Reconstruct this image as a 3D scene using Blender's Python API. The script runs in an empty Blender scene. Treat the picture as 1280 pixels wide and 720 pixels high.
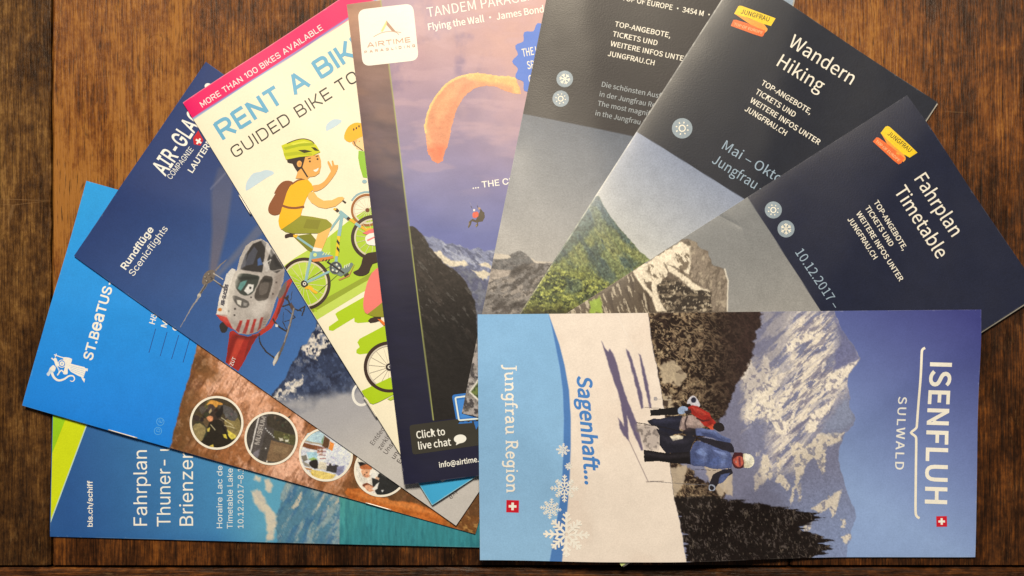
import bpy, bmesh, math, random
import numpy as np
from mathutils import Vector
from mathutils.geometry import tessellate_polygon

# ------------------------------------------------------------------ camera, light, exposure
SC = bpy.context.scene
COL = SC.collection
S = 0.336e-3            # metres of table per photo pixel
D = 0.42                # camera height above the table top
cam = bpy.data.cameras.new('camera')
cam.sensor_fit = 'HORIZONTAL'
cam.angle_x = 2 * math.atan(640 * S / D)
cam.clip_start = 0.01
cam.clip_end = 20
camo = bpy.data.objects.new('camera', cam)
camo.location = (0, 0, D)
COL.objects.link(camo)
SC.camera = camo

world = bpy.data.worlds.new('World')
SC.world = world
world.use_nodes = True
wbg = world.node_tree.nodes['Background']
wbg.inputs[0].default_value = (1.0, 0.93, 0.86, 1)
wbg.inputs[1].default_value = 0.09

def area_light(name, loc, target, sx, sy, power, color):
    l = bpy.data.lights.new(name, 'AREA')
    l.shape = 'RECTANGLE'
    l.size, l.size_y = sx, sy
    l.energy = power
    l.color = color
    o = bpy.data.objects.new(name, l)
    o.location = loc
    d = Vector(target) - Vector(loc)
    o.rotation_euler = d.to_track_quat('-Z', 'Y').to_euler()
    COL.objects.link(o)
    return o

LAMP = area_light('ceiling_lamp', (-0.02, 0.62, 1.0), (0.0, 0.0, 0.0), 0.26, 0.22, 19.4, (1.0, 0.86, 0.65))

SC.view_settings.view_transform = 'Standard'
SC.view_settings.look = 'None'
SC.view_settings.exposure = 0.0
SC.view_settings.gamma = 1.0
SC.render.engine = 'CYCLES'
SC.cycles.max_bounces = 6

# ------------------------------------------------------------------ small helpers
LIGHT = np.array((1.20, 1.06, 0.82))       # what the lamp makes of white paper

def lin(c):
    c = np.clip(np.asarray(c, dtype=np.float64) / 255.0, 0, 1)
    return np.where(c <= 0.04045, c / 12.92, ((c + 0.055) / 1.055) ** 2.4)

def ink(c):
    """printed ink: a colour as it looks under the warm lamp -> base colour"""
    return np.clip(lin(c) / LIGHT, 0.004, 0.84)

def hash2(ix, iy, seed):
    h = (ix.astype(np.int64) * 374761393 + iy.astype(np.int64) * 668265263 + seed * 974634777) & 0xffffffff
    h = ((h ^ (h >> 13)) * 1274126177) & 0xffffffff
    h = ((h ^ (h >> 16)) * 2246822519) & 0xffffffff
    return ((h ^ (h >> 15)) & 0xffff) / 65535.0

def vnoise(x, y, seed=0):
    x0 = np.floor(x); y0 = np.floor(y)
    fx = x - x0; fy = y - y0
    fx = fx * fx * (3 - 2 * fx); fy = fy * fy * (3 - 2 * fy)
    a = hash2(x0, y0, seed); b = hash2(x0 + 1, y0, seed)
    c = hash2(x0, y0 + 1, seed); d = hash2(x0 + 1, y0 + 1, seed)
    return (a + (b - a) * fx) * (1 - fy) + (c + (d - c) * fx) * fy

def fbm(x, y, seed=0, octv=4, gain=0.5):
    s = 0; a = 1.0; t = 0
    for i in range(octv):
        s = s + a * vnoise(x * 2 ** i + 17.3 * i, y * 2 ** i - 9.1 * i, seed + i); t += a; a *= gain
    return s / t

def ridge(x, y, seed=0, octv=4):
    s = 0; a = 1.0; t = 0
    for i in range(octv):
        s = s + a * (1 - np.abs(2 * vnoise(x * 2 ** i + 5.3 * i, y * 2 ** i + 3.7 * i, seed + i) - 1)); t += a; a *= 0.55
    return s / t

def sst(a, b, x):
    t = np.clip((x - a) / (b - a), 0, 1)
    return t * t * (3 - 2 * t)

def rot(x, y, deg):
    c, s = math.cos(math.radians(deg)), math.sin(math.radians(deg))
    return x * c + y * s, -x * s + y * c

def K(x0, y0, k):
    """measuring helper: a list of coordinates in an enlargement -> photograph coordinates"""
    return lambda pts: [(x0 + p[0] / k, y0 + p[1] / k) for p in pts]

class Painter:
    """works out the printed picture of a cover, one colour per vertex of its sheet"""
    def __init__(s, X, Y):
        s.X, s.Y = X, Y
        s.C = np.zeros((len(X), 3))
    def fill(s, col):
        s.C[:] = col
    def mix(s, m, col):
        m = np.clip(m, 0, 1)[:, None]
        s.C = s.C * (1 - m) + np.asarray(col, dtype=float) * m
    def grad(s, c0, c1, p0, p1):
        d = np.array(p1, float) - p0
        t = np.clip(((s.X - p0[0]) * d[0] + (s.Y - p0[1]) * d[1]) / (d @ d), 0, 1)[:, None]
        return np.array(c0, float) * (1 - t) + np.array(c1, float) * t
    def poly(s, pts, soft=1.2, warp=0, ws=10, seed=1):
        X, Y = s.X, s.Y
        P = np.array(pts, float)
        pad = soft + warp + 2
        idx = np.nonzero((X > P[:, 0].min() - pad) & (X < P[:, 0].max() + pad) & (Y > P[:, 1].min() - pad) & (Y < P[:, 1].max() + pad))[0]
        m = np.zeros(len(X))
        if not len(idx):
            return m
        x, y = X[idx], Y[idx]
        if warp:
            dx = (fbm(x / ws, y / ws, seed, 4, .6) - .5) * 2 * warp
            dy = (fbm(x / ws, y / ws, seed + 50, 4, .6) - .5) * 2 * warp
            x = x + dx; y = y + dy
        ins = np.zeros(len(x), bool); dist = np.full(len(x), 1e9)
        n = len(P)
        for i in range(n):
            ax, ay = P[i]; bx, by = P[(i + 1) % n]
            if ay != by:
                c = ((ay > y) != (by > y)) & (x < (bx - ax) * (y - ay) / (by - ay) + ax)
                ins ^= c
            ex, ey = bx - ax, by - ay
            L = ex * ex + ey * ey + 1e-12
            t = np.clip(((x - ax) * ex + (y - ay) * ey) / L, 0, 1)
            dist = np.minimum(dist, (x - ax - t * ex) ** 2 + (y - ay - t * ey) ** 2)
        sd = np.sqrt(dist) * np.where(ins, 1, -1)
        m[idx] = np.clip(0.5 + sd / soft, 0, 1)
        return m
    def grit(s, m, amt, sc=2.4, seed=7):
        g = 1 + m * amt * 2 * (fbm(s.X / sc, s.Y / sc, seed, 3, .7) - .5)
        s.C = np.clip(s.C * g[:, None], 0, 255)
    def line(s, pts, w, soft=1.0, warp=0, ws=8, seed=3):
        X, Y = s.X, s.Y
        if warp:
            X = X + (fbm(X / ws, Y / ws, seed) - .5) * 2 * warp
            Y = Y + (fbm(X / ws, Y / ws, seed + 9) - .5) * 2 * warp
        dist = np.full(len(X), 1e9)
        for (ax, ay), (bx, by) in zip(pts[:-1], pts[1:]):
            ex, ey = bx - ax, by - ay
            L = ex * ex + ey * ey + 1e-12
            t = np.clip(((X - ax) * ex + (Y - ay) * ey) / L, 0, 1)
            dist = np.minimum(dist, (X - ax - t * ex) ** 2 + (Y - ay - t * ey) ** 2)
        return np.clip(0.5 + (w / 2 - np.sqrt(dist)) / soft, 0, 1)

# ------------------------------------------------------------------ materials
def nn(nt, t, **kw):
    n = nt.nodes.new(t)
    for k, v in kw.items():
        setattr(n, k, v)
    return n

def ramp(n, stops):
    cr = n.color_ramp
    while len(cr.elements) > 1:
        cr.elements.remove(cr.elements[-1])
    cr.elements[0].position = stops[0][0]
    cr.elements[0].color = (*stops[0][1], 1)
    for p, c in stops[1:]:
        e = cr.elements.new(p)
        e.color = (*c, 1)

def paper_material(name, rough, spec=0.5, grain=0.05, bump=0.02):
    """printed paper: ink colours with a little fibre grain"""
    m = bpy.data.materials.new(name)
    m.use_nodes = True
    nt = m.node_tree
    b = nt.nodes['Principled BSDF']
    at = nn(nt, 'ShaderNodeAttribute', attribute_name='ink')
    tc = nn(nt, 'ShaderNodeTexCoord')
    n1 = nn(nt, 'ShaderNodeTexNoise')
    n1.inputs['Scale'].default_value = 1700
    n1.inputs['Detail'].default_value = 3
    nt.links.new(tc.outputs['Object'], n1.inputs['Vector'])
    mr = nn(nt, 'ShaderNodeMapRange')
    mr.inputs['From Min'].default_value = 0.3
    mr.inputs['From Max'].default_value = 0.7
    mr.inputs['To Min'].default_value = 1 - grain
    mr.inputs['To Max'].default_value = 1 + grain
    nt.links.new(n1.outputs['Fac'], mr.inputs['Value'])
    n3 = nn(nt, 'ShaderNodeTexNoise')
    n3.inputs['Scale'].default_value = 160
    n3.inputs['Detail'].default_value = 8
    n3.inputs['Roughness'].default_value = 0.7
    nt.links.new(tc.outputs['Object'], n3.inputs['Vector'])
    mr3 = nn(nt, 'ShaderNodeMapRange')
    mr3.inputs['From Min'].default_value = 0.3
    mr3.inputs['From Max'].default_value = 0.7
    mr3.inputs['To Min'].default_value = 1 - grain * 0.8
    mr3.inputs['To Max'].default_value = 1 + grain * 0.8
    nt.links.new(n3.outputs['Fac'], mr3.inputs['Value'])
    mm = nn(nt, 'ShaderNodeMath', operation='MULTIPLY')
    nt.links.new(mr.outputs[0], mm.inputs[0])
    nt.links.new(mr3.outputs[0], mm.inputs[1])
    mx = nn(nt, 'ShaderNodeVectorMath', operation='SCALE')
    nt.links.new(at.outputs['Color'], mx.inputs[0])
    nt.links.new(mm.outputs[0], mx.inputs['Scale'])
    nt.links.new(mx.outputs[0], b.inputs['Base Color'])
    n2 = nn(nt, 'ShaderNodeTexNoise')
    n2.inputs['Scale'].default_value = 55
    n2.inputs['Detail'].default_value = 5
    nt.links.new(tc.outputs['Object'], n2.inputs['Vector'])
    mr2 = nn(nt, 'ShaderNodeMapRange')
    mr2.inputs['To Min'].default_value = rough - 0.08
    mr2.inputs['To Max'].default_value = rough + 0.08
    nt.links.new(n2.outputs['Fac'], mr2.inputs['Value'])
    nt.links.new(mr2.outputs[0], b.inputs['Roughness'])
    b.inputs['Specular IOR Level'].default_value = spec
    bp = nn(nt, 'ShaderNodeBump')
    bp.inputs['Strength'].default_value = bump * 5
    bp.inputs['Distance'].default_value = 0.0001
    nt.links.new(n1.outputs['Fac'], bp.inputs['Height'])
    nt.links.new(bp.outputs[0], b.inputs['Normal'])
    return m

def page_material():
    m = bpy.data.materials.new('page_paper')
    m.use_nodes = True
    nt = m.node_tree
    b = nt.nodes['Principled BSDF']
    tc = nn(nt, 'ShaderNodeTexCoord')
    w = nn(nt, 'ShaderNodeTexWave', bands_direction='Z')
    w.inputs['Scale'].default_value = 1500
    w.inputs['Distortion'].default_value = 1.5
    nt.links.new(tc.outputs['Object'], w.inputs['Vector'])
    r = nn(nt, 'ShaderNodeValToRGB')
    ramp(r, [(0, (0.52, 0.50, 0.46)), (1, (0.80, 0.78, 0.73))])
    nt.links.new(w.outputs['Fac'], r.inputs['Fac'])
    nt.links.new(r.outputs[0], b.inputs['Base Color'])
    b.inputs['Roughness'].default_value = 0.7
    return m

def metal_material():
    m = bpy.data.materials.new('staple_wire')
    m.use_nodes = True
    nt = m.node_tree
    b = nt.nodes['Principled BSDF']
    n = nn(nt, 'ShaderNodeTexNoise')
    n.inputs['Scale'].default_value = 900
    r = nn(nt, 'ShaderNodeValToRGB')
    ramp(r, [(0.3, (0.55, 0.53, 0.5)), (0.7, (0.8, 0.78, 0.74))])
    nt.links.new(n.outputs['Fac'], r.inputs['Fac'])
    nt.links.new(r.outputs[0], b.inputs['Base Color'])
    b.inputs['Metallic'].default_value = 0.35
    b.inputs['Roughness'].default_value = 0.38
    return m

PAGE = page_material()
WIRE = metal_material()
GLOSS = paper_material('glossy_print', 0.46, 0.30, 0.03)
SATIN = paper_material('satin_print', 0.50, 0.27, 0.06)
MATT = paper_material('matt_print', 0.41, 0.40, 0.12, 0.06)

def mesh_object(name, V, F, mat, parent=None, loc=(0, 0, 0), C=None, smooth=False):
    """F: an (n,3/4) int array or a list of them; C: per-vertex ink colours"""
    me = bpy.data.meshes.new(name)
    V = np.asarray(V, dtype=np.float64) - np.asarray(loc)
    Fs = F if isinstance(F, list) else [F]
    Fs = [np.asarray(f, dtype=np.int32) for f in Fs if len(f)]
    loops = np.concatenate([f.ravel() for f in Fs])
    tot = np.concatenate([np.full(len(f), f.shape[1], np.int32) for f in Fs])
    st = np.concatenate([[0], np.cumsum(tot)[:-1]]).astype(np.int32)
    me.vertices.add(len(V)); me.vertices.foreach_set('co', V.astype(np.float32).ravel())
    me.loops.add(len(loops)); me.loops.foreach_set('vertex_index', loops)
    me.polygons.add(len(tot)); me.polygons.foreach_set('loop_start', st)
    if smooth:
        me.polygons.foreach_set('use_smooth', np.ones(len(tot), bool))
    me.update(calc_edges=True)
    me.validate()
    if C is not None:
        a = me.color_attributes.new('ink', 'FLOAT_COLOR', 'POINT')
        c4 = np.ones((len(V), 4), np.float32); c4[:, :3] = C
        a.data.foreach_set('color', c4.ravel())
    me.materials.append(mat)
    o = bpy.data.objects.new(name, me)
    COL.objects.link(o)
    if parent is not None:
        o.parent = parent
    return o
# ------------------------------------------------------------------ the pile: every brochure drapes over those below it
GX0, GY0, GD = -0.30, -0.20, 0.003
GNX, GNY = 201, 134
gx, gy = np.meshgrid(GX0 + GD * np.arange(GNX), GY0 + GD * np.arange(GNY))
HEIGHT = np.zeros((GNY, GNX))            # top of the pile so far

def shift(a, dy, dx):
    return np.roll(np.roll(a, dy, 0), dx, 1)

def bspline(Z, x, y):
    fx = (x - GX0) / GD; fy = (y - GY0) / GD
    ix = np.clip(np.floor(fx).astype(int), 1, GNX - 3); iy = np.clip(np.floor(fy).astype(int), 1, GNY - 3)
    tx = np.clip(fx - ix, 0, 1); ty = np.clip(fy - iy, 0, 1)
    def w(t):
        return ((1 - t) ** 3 / 6, (3 * t ** 3 - 6 * t ** 2 + 4) / 6, (-3 * t ** 3 + 3 * t ** 2 + 3 * t + 1) / 6, t ** 3 / 6)
    wx, wy = w(tx), w(ty)
    r = 0
    for j in range(4):
        for i in range(4):
            r = r + wy[j] * wx[i] * Z[iy + j - 1, ix + i - 1]
    return r

def drape(mask, sag):
    global HEIGHT
    obs = HEIGHT.copy()
    for dy, dx in ((0, 1), (0, -1), (1, 0), (-1, 0)):
        obs = np.maximum(obs, shift(HEIGHT, dy, dx))
    m = mask.astype(float)
    z = obs.copy()
    for it in range(420):
        zm = z * m
        num = 4 * zm; den = 4 * m
        for dy, dx in ((0, 1), (0, -1), (1, 0), (-1, 0)):
            num = num + 2 * shift(zm, dy, dx); den = den + 2 * shift(m, dy, dx)
        b = num / np.maximum(den, 1e-9)
        z = np.where(mask, np.maximum(obs, b - sag), 0)
    # carry the surface a little past the outline so its edge can be sampled
    ok = mask.copy()
    for it in range(8):
        num = np.zeros_like(z); den = np.zeros_like(z)
        for dy in (-1, 0, 1):
            for dx in (-1, 0, 1):
                num += shift(z * ok, dy, dx); den += shift(ok.astype(float), dy, dx)
        new = (~ok) & (den > 0)
        z = np.where(new, num / np.maximum(den, 1e-9), z)
        ok = ok | new
    for it in range(3):
        z = (4 * z + shift(z, 0, 1) + shift(z, 0, -1) + shift(z, 1, 0) + shift(z, -1, 0)) / 8
    return z + 0.00012

def homography(src, dst):
    A = []; b = []
    for (x, y), (u, v) in zip(src, dst):
        A.append([x, y, 1, 0, 0, 0, -u * x, -u * y]); b.append(u)
        A.append([0, 0, 0, x, y, 1, -v * x, -v * y]); b.append(v)
    h = np.linalg.solve(np.array(A, float), np.array(b, float))
    return np.append(h, 1).reshape(3, 3)

def hmap(H, x, y):
    w = H[2, 0] * x + H[2, 1] * y + H[2, 2]
    return (H[0, 0] * x + H[0, 1] * y + H[0, 2]) / w, (H[1, 0] * x + H[1, 1] * y + H[1, 2]) / w

EDGES = {'top': 0, 'right': 1, 'bottom': 2, 'left': 3}

class Brochure:
    """quad: the four corners as seen in the photograph, in order round the sheet"""
    def __init__(s, label, quad, thick, paint, mat, step=1.0, curl=None, wave=0.00012, seed=1, edge=(235, 225, 205), creep=None, worn=0.3, crease=0.0, lift=None, ripple=0.0, dents=(), sag=4.5e-6):
        s.ripple = ripple; s.dents = dents
        global HEIGHT
        s.quad = [tuple(map(float, q)) for q in quad]
        thick = thick * 1.3; s.mat = mat; s.t = thick; s.curl = curl or {}; s.wave = wave; s.seed = seed
        s.H = homography(s.quad, [(0, 0), (1, 0), (1, 1), (0, 1)])
        s.Hi = np.linalg.inv(s.H)
        zc = [0.004] * 4
        for it in range(2):
            s.W4 = np.array([((q[0] - 640) * S * (1 - z / D), (360 - q[1]) * S * (1 - z / D)) for q, z in zip(s.quad, zc)])
            s.Wh = homography(s.W4, [(0, 0), (1, 0), (1, 1), (0, 1)])
            u, v = hmap(s.Wh, gx, gy)
            mask = (u > -0.002) & (u < 1.002) & (v > -0.002) & (v < 1.002)
            s.zb = drape(mask, sag)
            wid = np.linalg.norm(s.W4[1] - s.W4[0]); hei = np.linalg.norm(s.W4[3] - s.W4[0])
            dd = {'top': v * hei, 'bottom': (1 - v) * hei, 'left': u * wid, 'right': (1 - u) * wid}
            for e_, (amp, ln, c0, cw) in (lift or {}).items():
                along = u if e_ in ('top', 'bottom') else v
                s.zb = s.zb + amp * np.exp(-np.maximum(dd[e_], 0) / ln) * np.exp(-((along - c0) / cw) ** 2)
            zc = [float(bspline(s.zb, w[0], w[1])) + thick for w in s.W4]
        HEIGHT = np.where(mask, s.zb + thick, HEIGHT)
        s.wid = np.linalg.norm(s.W4[1] - s.W4[0]); s.hei = np.linalg.norm(s.W4[3] - s.W4[0])
        cx, cy = s.W4.mean(0)
        s.loc = (cx, cy, float(bspline(s.zb, cx, cy)))
        s.root = bpy.data.objects.new('brochure', None)
        s.root.empty_display_size = 0.02
        s.root.location = s.loc
        COL.objects.link(s.root)
        s.root['label'] = label; s.root['category'] = 'brochure'
        s.root['group'] = 'travel brochures fanned out on the wooden table'
        s.build_cover(paint, step, edge, worn, crease)
        s.build_pages(creep or {})
    def xy(s, u, v):
        w = s.W4
        u = np.asarray(u)[..., None]; v = np.asarray(v)[..., None]
        # projective, so that straight printed lines stay straight
        Hw = np.linalg.inv(s.Wh)
        x, y = hmap(Hw, u[..., 0], v[..., 0])
        return x, y
    def top(s, u, v):
        x, y = s.xy(u, v)
        z = bspline(s.zb, x, y) + s.t
        d = {'top': v * s.hei, 'bottom': (1 - v) * s.hei, 'left': u * s.wid, 'right': (1 - u) * s.wid}
        for e, (amp, ln) in s.curl.items():
            z = z - amp * np.exp(-np.maximum(d[e], 0) / ln)
        z = z + s.wave * (fbm(u * 5 * s.wid / 0.1 * .5 + 3, v * 5 * s.hei / 0.1 * .5, s.seed, 3) - .5)
        if s.ripple:
            z = z + s.ripple * (fbm(u * 3, v * 34, s.seed + 3, 3) - .5)
        if s.dents:
            px, py = hmap(s.Hi, np.asarray(u), np.asarray(v))
            for cx, cy, deg, ln, wd, amp in s.dents:
                a_, c_ = rot(px - cx, py - cy, deg)
                z = z + amp * np.exp(-np.abs(c_) / wd - (a_ / ln) ** 2)
        return x, y, z
    def put(s, px, py, lift=0.0):
        u, v = hmap(s.H, np.asarray(px, float), np.asarray(py, float))
        x, y, z = s.top(np.clip(u, 0, 1), np.clip(v, 0, 1))
        x, y = s.xy(u, v)
        return np.stack([x, y, z + lift], -1)
    def build_cover(s, paint, step, edge, worn, crease):
        q = np.array(s.quad)
        wpx = np.linalg.norm(q[1] - q[0]); hpx = np.linalg.norm(q[3] - q[0])
        nu, nv = int(wpx / step) + 1, int(hpx / step) + 1
        u, v = np.meshgrid(np.linspace(0, 1, nu), np.linspace(0, 1, nv))
        u = u.ravel(); v = v.ravel()
        px, py = hmap(s.Hi, u, v)
        p = Painter(px, py)
        paint(p)
        # rubbed paper fibres along the cut and folded edges
        dpx = np.minimum.reduce([u * wpx, (1 - u) * wpx, v * hpx, (1 - v) * hpx])
        rub = (dpx < 0.7) * worn * sst(.40, .62, fbm(px / 14, py / 14, s.seed + 40, 4))
        rub = np.maximum(rub, (dpx < 1.4) * worn * (fbm(px / 4, py / 4, s.seed + 41, 4) > .74))
        if crease:
            rub = np.maximum(rub, (u * wpx < 1.1) * crease * (.55 + .45 * sst(.4, .6, fbm(px / 9, py / 9, s.seed + 42, 3))))
        p.mix(rub * .6, edge)
        x, y, z = s.top(u, v)
        V = np.stack([x, y, z], 1)
        C = ink(p.C)
        i = np.arange(nu * nv).reshape(nv, nu)
        F = np.stack([i[:-1, :-1], i[1:, :-1], i[1:, 1:], i[:-1, 1:]], -1).reshape(-1, 4)
        ring = np.concatenate([i[0, :], i[1:, -1], i[-1, -2::-1], i[-2:0:-1, 0]])
        n0 = len(V)
        lo = V[ring].copy(); lo[:, 2] -= 0.00022
        V = np.vstack([V, V[ring], lo])
        C = np.vstack([C, np.tile(ink(edge), (len(ring), 1)), np.tile(ink(edge), (len(ring), 1))])
        m = len(ring); a = np.arange(m); b = (a + 1) % m
        F2 = np.stack([n0 + a, n0 + b, n0 + m + b, n0 + m + a], -1)
        o = mesh_object('cover', V, [F[:, ::1], F2], s.mat, s.root, s.loc, C, True)
        me = o.data
        sm = np.ones(len(me.polygons), bool); sm[len(F):] = False
        me.polygons.foreach_set('use_smooth', sm)
    def build_pages(s, creep):
        """the block of inner leaves, a little inside the cover (or creeping past it where the photo shows that)"""
        g = {e: -0.00045 for e in EDGES}
        g.update(creep)
        u0, u1 = -g['left'] / s.wid, 1 + g['right'] / s.wid
        v0, v1 = -g['top'] / s.hei, 1 + g['bottom'] / s.hei
        nu, nv = int(s.wid / 0.003), int(s.hei / 0.003)
        u, v = np.meshgrid(np.linspace(u0, u1, nu), np.linspace(v0, v1, nv))
        x, y, z = s.top(u.ravel().clip(0, 1), v.ravel().clip(0, 1))
        x, y = s.xy(u.ravel(), v.ravel())
        zb = np.minimum(bspline(s.zb, x, y), z - 0.0003)
        z = z - (0.0005 if s.dents else 0)
        T = np.stack([x, y, z - 0.00012], 1); B = np.stack([x, y, zb], 1)
        i = np.arange(nu * nv).reshape(nv, nu); n = nu * nv
        F = np.stack([i[:-1, :-1], i[1:, :-1], i[1:, 1:], i[:-1, 1:]], -1).reshape(-1, 4)
        ring = np.concatenate([i[0, :], i[1:, -1], i[-1, -2::-1], i[-2:0:-1, 0]])
        a = ring; b = np.roll(ring, -1)
        mesh_object('pages', np.vstack([T, B]), [F, F[:, ::-1] + n, np.stack([a, b, b + n, a + n], -1)], PAGE, s.root, s.loc, None, False)
    def staple(s, p0, p1, out=0.4):
        """wire staple bent over the spine between two points of the photograph"""
        n = 9
        P = [s.put(p0[0] + (p1[0] - p0[0]) * k / (n - 1), p0[1] + (p1[1] - p0[1]) * k / (n - 1)) for k in range(n)]
        bm = bmesh.new()
        r = 0.00026
        d = Vector(P[-1] - P[0]).normalized()
        side = d.cross(Vector((0, 0, 1))).normalized(); up = Vector((0, 0, 1))
        pts = [Vector(P[0]) - up * 0.0006] + [Vector(p) + up * 0.00022 for p in P] + [Vector(P[-1]) - up * 0.0006]
        rings = []
        for p in pts:
            rings.append([bm.verts.new(p - Vector(s.loc) + (side * math.cos(t) + up * math.sin(t)) * r) for t in [2 * math.pi * q / 8 for q in range(8)]])
        for a, b in zip(rings[:-1], rings[1:]):
            for q in range(8):
                bm.faces.new((a[q], a[(q + 1) % 8], b[(q + 1) % 8], b[q]))
        bm.faces.new(rings[0][::-1]); bm.faces.new(rings[-1])
        me = bpy.data.meshes.new('staple'); bm.to_mesh(me); bm.free()
        me.materials.append(WIRE)
        for p in me.polygons: p.use_smooth = True
        o = bpy.data.objects.new('staple', me); COL.objects.link(o); o.parent = s.root
        return o

# ------------------------------------------------------------------ printed shapes and lettering
_cache = {}
def glyph(font, ch):
    k = (font, ch)
    if k not in _cache:
        if font in ('Q', 'L'):
            _cache[k] = STROKES[font].get(ch, (0.3, []))
        else:
            d = GLY[font].get(ord(ch)) or GLY[font][32]
            adv = d[0] / 500.0
            cs = [[(c[i] / 500.0, c[i + 1] / 500.0) for i in range(0, len(c), 2)] for c in d[1]]
            _cache[k] = (adv, cs)
    return _cache[k]

def area2(p):
    return sum(p[i - 1][0] * p[i][1] - p[i][0] * p[i - 1][1] for i in range(len(p)))

def pin(pt, poly):
    x, y = pt; r = False
    for i in range(len(poly)):
        ax, ay = poly[i - 1]; bx, by = poly[i]
        if (ay > y) != (by > y) and x < (bx - ax) * (y - ay) / (by - ay) + ax:
            r = not r
    return r

def fatten(c, d):
    n = len(c); out = []
    for i in range(n):
        ax, ay = c[i - 1]; bx, by = c[i]; cx, cy = c[(i + 1) % n]
        e1 = Vector((bx - ax, by - ay)); e2 = Vector((cx - bx, cy - by))
        if e1.length < 1e-9 or e2.length < 1e-9:
            out.append((bx, by)); continue
        e1.normalize(); e2.normalize()
        n1 = Vector((e1.y, -e1.x)); n2 = Vector((e2.y, -e2.x))
        m = n1 + n2
        L = m.length_squared
        m = m * (2 / L) if L > 0.35 else n1 + n2
        out.append((bx + m.x * d, by + m.y * d))
    return out

def clip_convex(sub, quad):
    sgn = 1 if area2(quad) > 0 else -1
    out = list(sub)
    for i in range(4):
        a, b = quad[i], quad[(i + 1) % 4]
        inp, out = out, []
        f = lambda p: sgn * ((b[0] - a[0]) * (p[1] - a[1]) - (b[1] - a[1]) * (p[0] - a[0]))
        for j in range(len(inp)):
            p, q = inp[j - 1], inp[j]
            fp, fq = f(p), f(q)
            if (fp >= 0) != (fq >= 0):
                t = fp / (fp - fq)
                out.append((p[0] + (q[0] - p[0]) * t, p[1] + (q[1] - p[1]) * t))
            if fq >= 0:
                out.append(q)
        if len(out) < 3:
            return []
    return out

def round_poly(pts, r, closed=True, n=4):
    """rounds the corners of a polyline; r one radius or one per corner"""
    out = []; N = len(pts)
    for i in range(N):
        rr = r[i] if isinstance(r, (list, tuple)) else r
        if (not closed and i in (0, N - 1)) or rr <= 0:
            out.append(pts[i]); continue
        a, b, c = Vector(pts[i - 1]), Vector(pts[i]), Vector(pts[(i + 1) % N])
        d1 = min(rr, (a - b).length * .499); d2 = min(rr, (c - b).length * .499)
        p = b + (a - b).normalized() * d1; q = b + (c - b).normalized() * d2
        for k in range(n + 1):
            t = k / n
            v = p * (1 - t) ** 2 + b * 2 * t * (1 - t) + q * t * t
            out.append((v.x, v.y))
    return out

def smooth_pts(pts, closed=True, n=4):
    """Catmull-Rom through the points"""
    N = len(pts); out = []
    rng = range(N) if closed else range(N - 1)
    for i in rng:
        if closed:
            p0, p1, p2, p3 = pts[i - 1], pts[i], pts[(i + 1) % N], pts[(i + 2) % N]
        else:
            p0, p1, p2, p3 = pts[max(i - 1, 0)], pts[i], pts[i + 1], pts[min(i + 2, N - 1)]
        for k in range(n):
            t = k / n
            out.append(tuple(0.5 * (2 * p1[c] + (p2[c] - p0[c]) * t + (2 * p0[c] - 5 * p1[c] + 4 * p2[c] - p3[c]) * t * t + (3 * p1[c] - p0[c] - 3 * p2[c] + p3[c]) * t ** 3) for c in (0, 1)))
    if not closed:
        out.append(tuple(pts[-1]))
    return out

def ell(cx, cy, rx, ry=None, n=28, deg=0):
    ry = rx if ry is None else ry
    c, s = math.cos(math.radians(deg)), math.sin(math.radians(deg))
    return [(cx + rx * math.cos(2 * math.pi * i / n) * c - ry * math.sin(2 * math.pi * i / n) * s,
             cy + rx * math.cos(2 * math.pi * i / n) * s + ry * math.sin(2 * math.pi * i / n) * c) for i in range(n)]

def triangles(cont):
    flat = [p for r in cont for p in r]
    if len(flat) == 3:
        return [(0, 1, 2)]
    want = abs(area2(cont[0])) - sum(abs(area2(h)) for h in cont[1:])
    best = None
    rj = random.Random(3)
    for k in range(12):
        j = 0.0 if k == 0 else 0.004 * k
        tr = tessellate_polygon([[Vector((p[0] + rj.uniform(-j, j), p[1] + rj.uniform(-j, j), 0)) for p in r] for r in cont])
        got = sum(abs(area2([flat[i] for i in t])) for t in tr)
        err = abs(got - want)
        if best is None or err < best[0]:
            best = (err, tr)
        if err < 0.02 * want + 1e-6:
            break
    return best[1]

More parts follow.
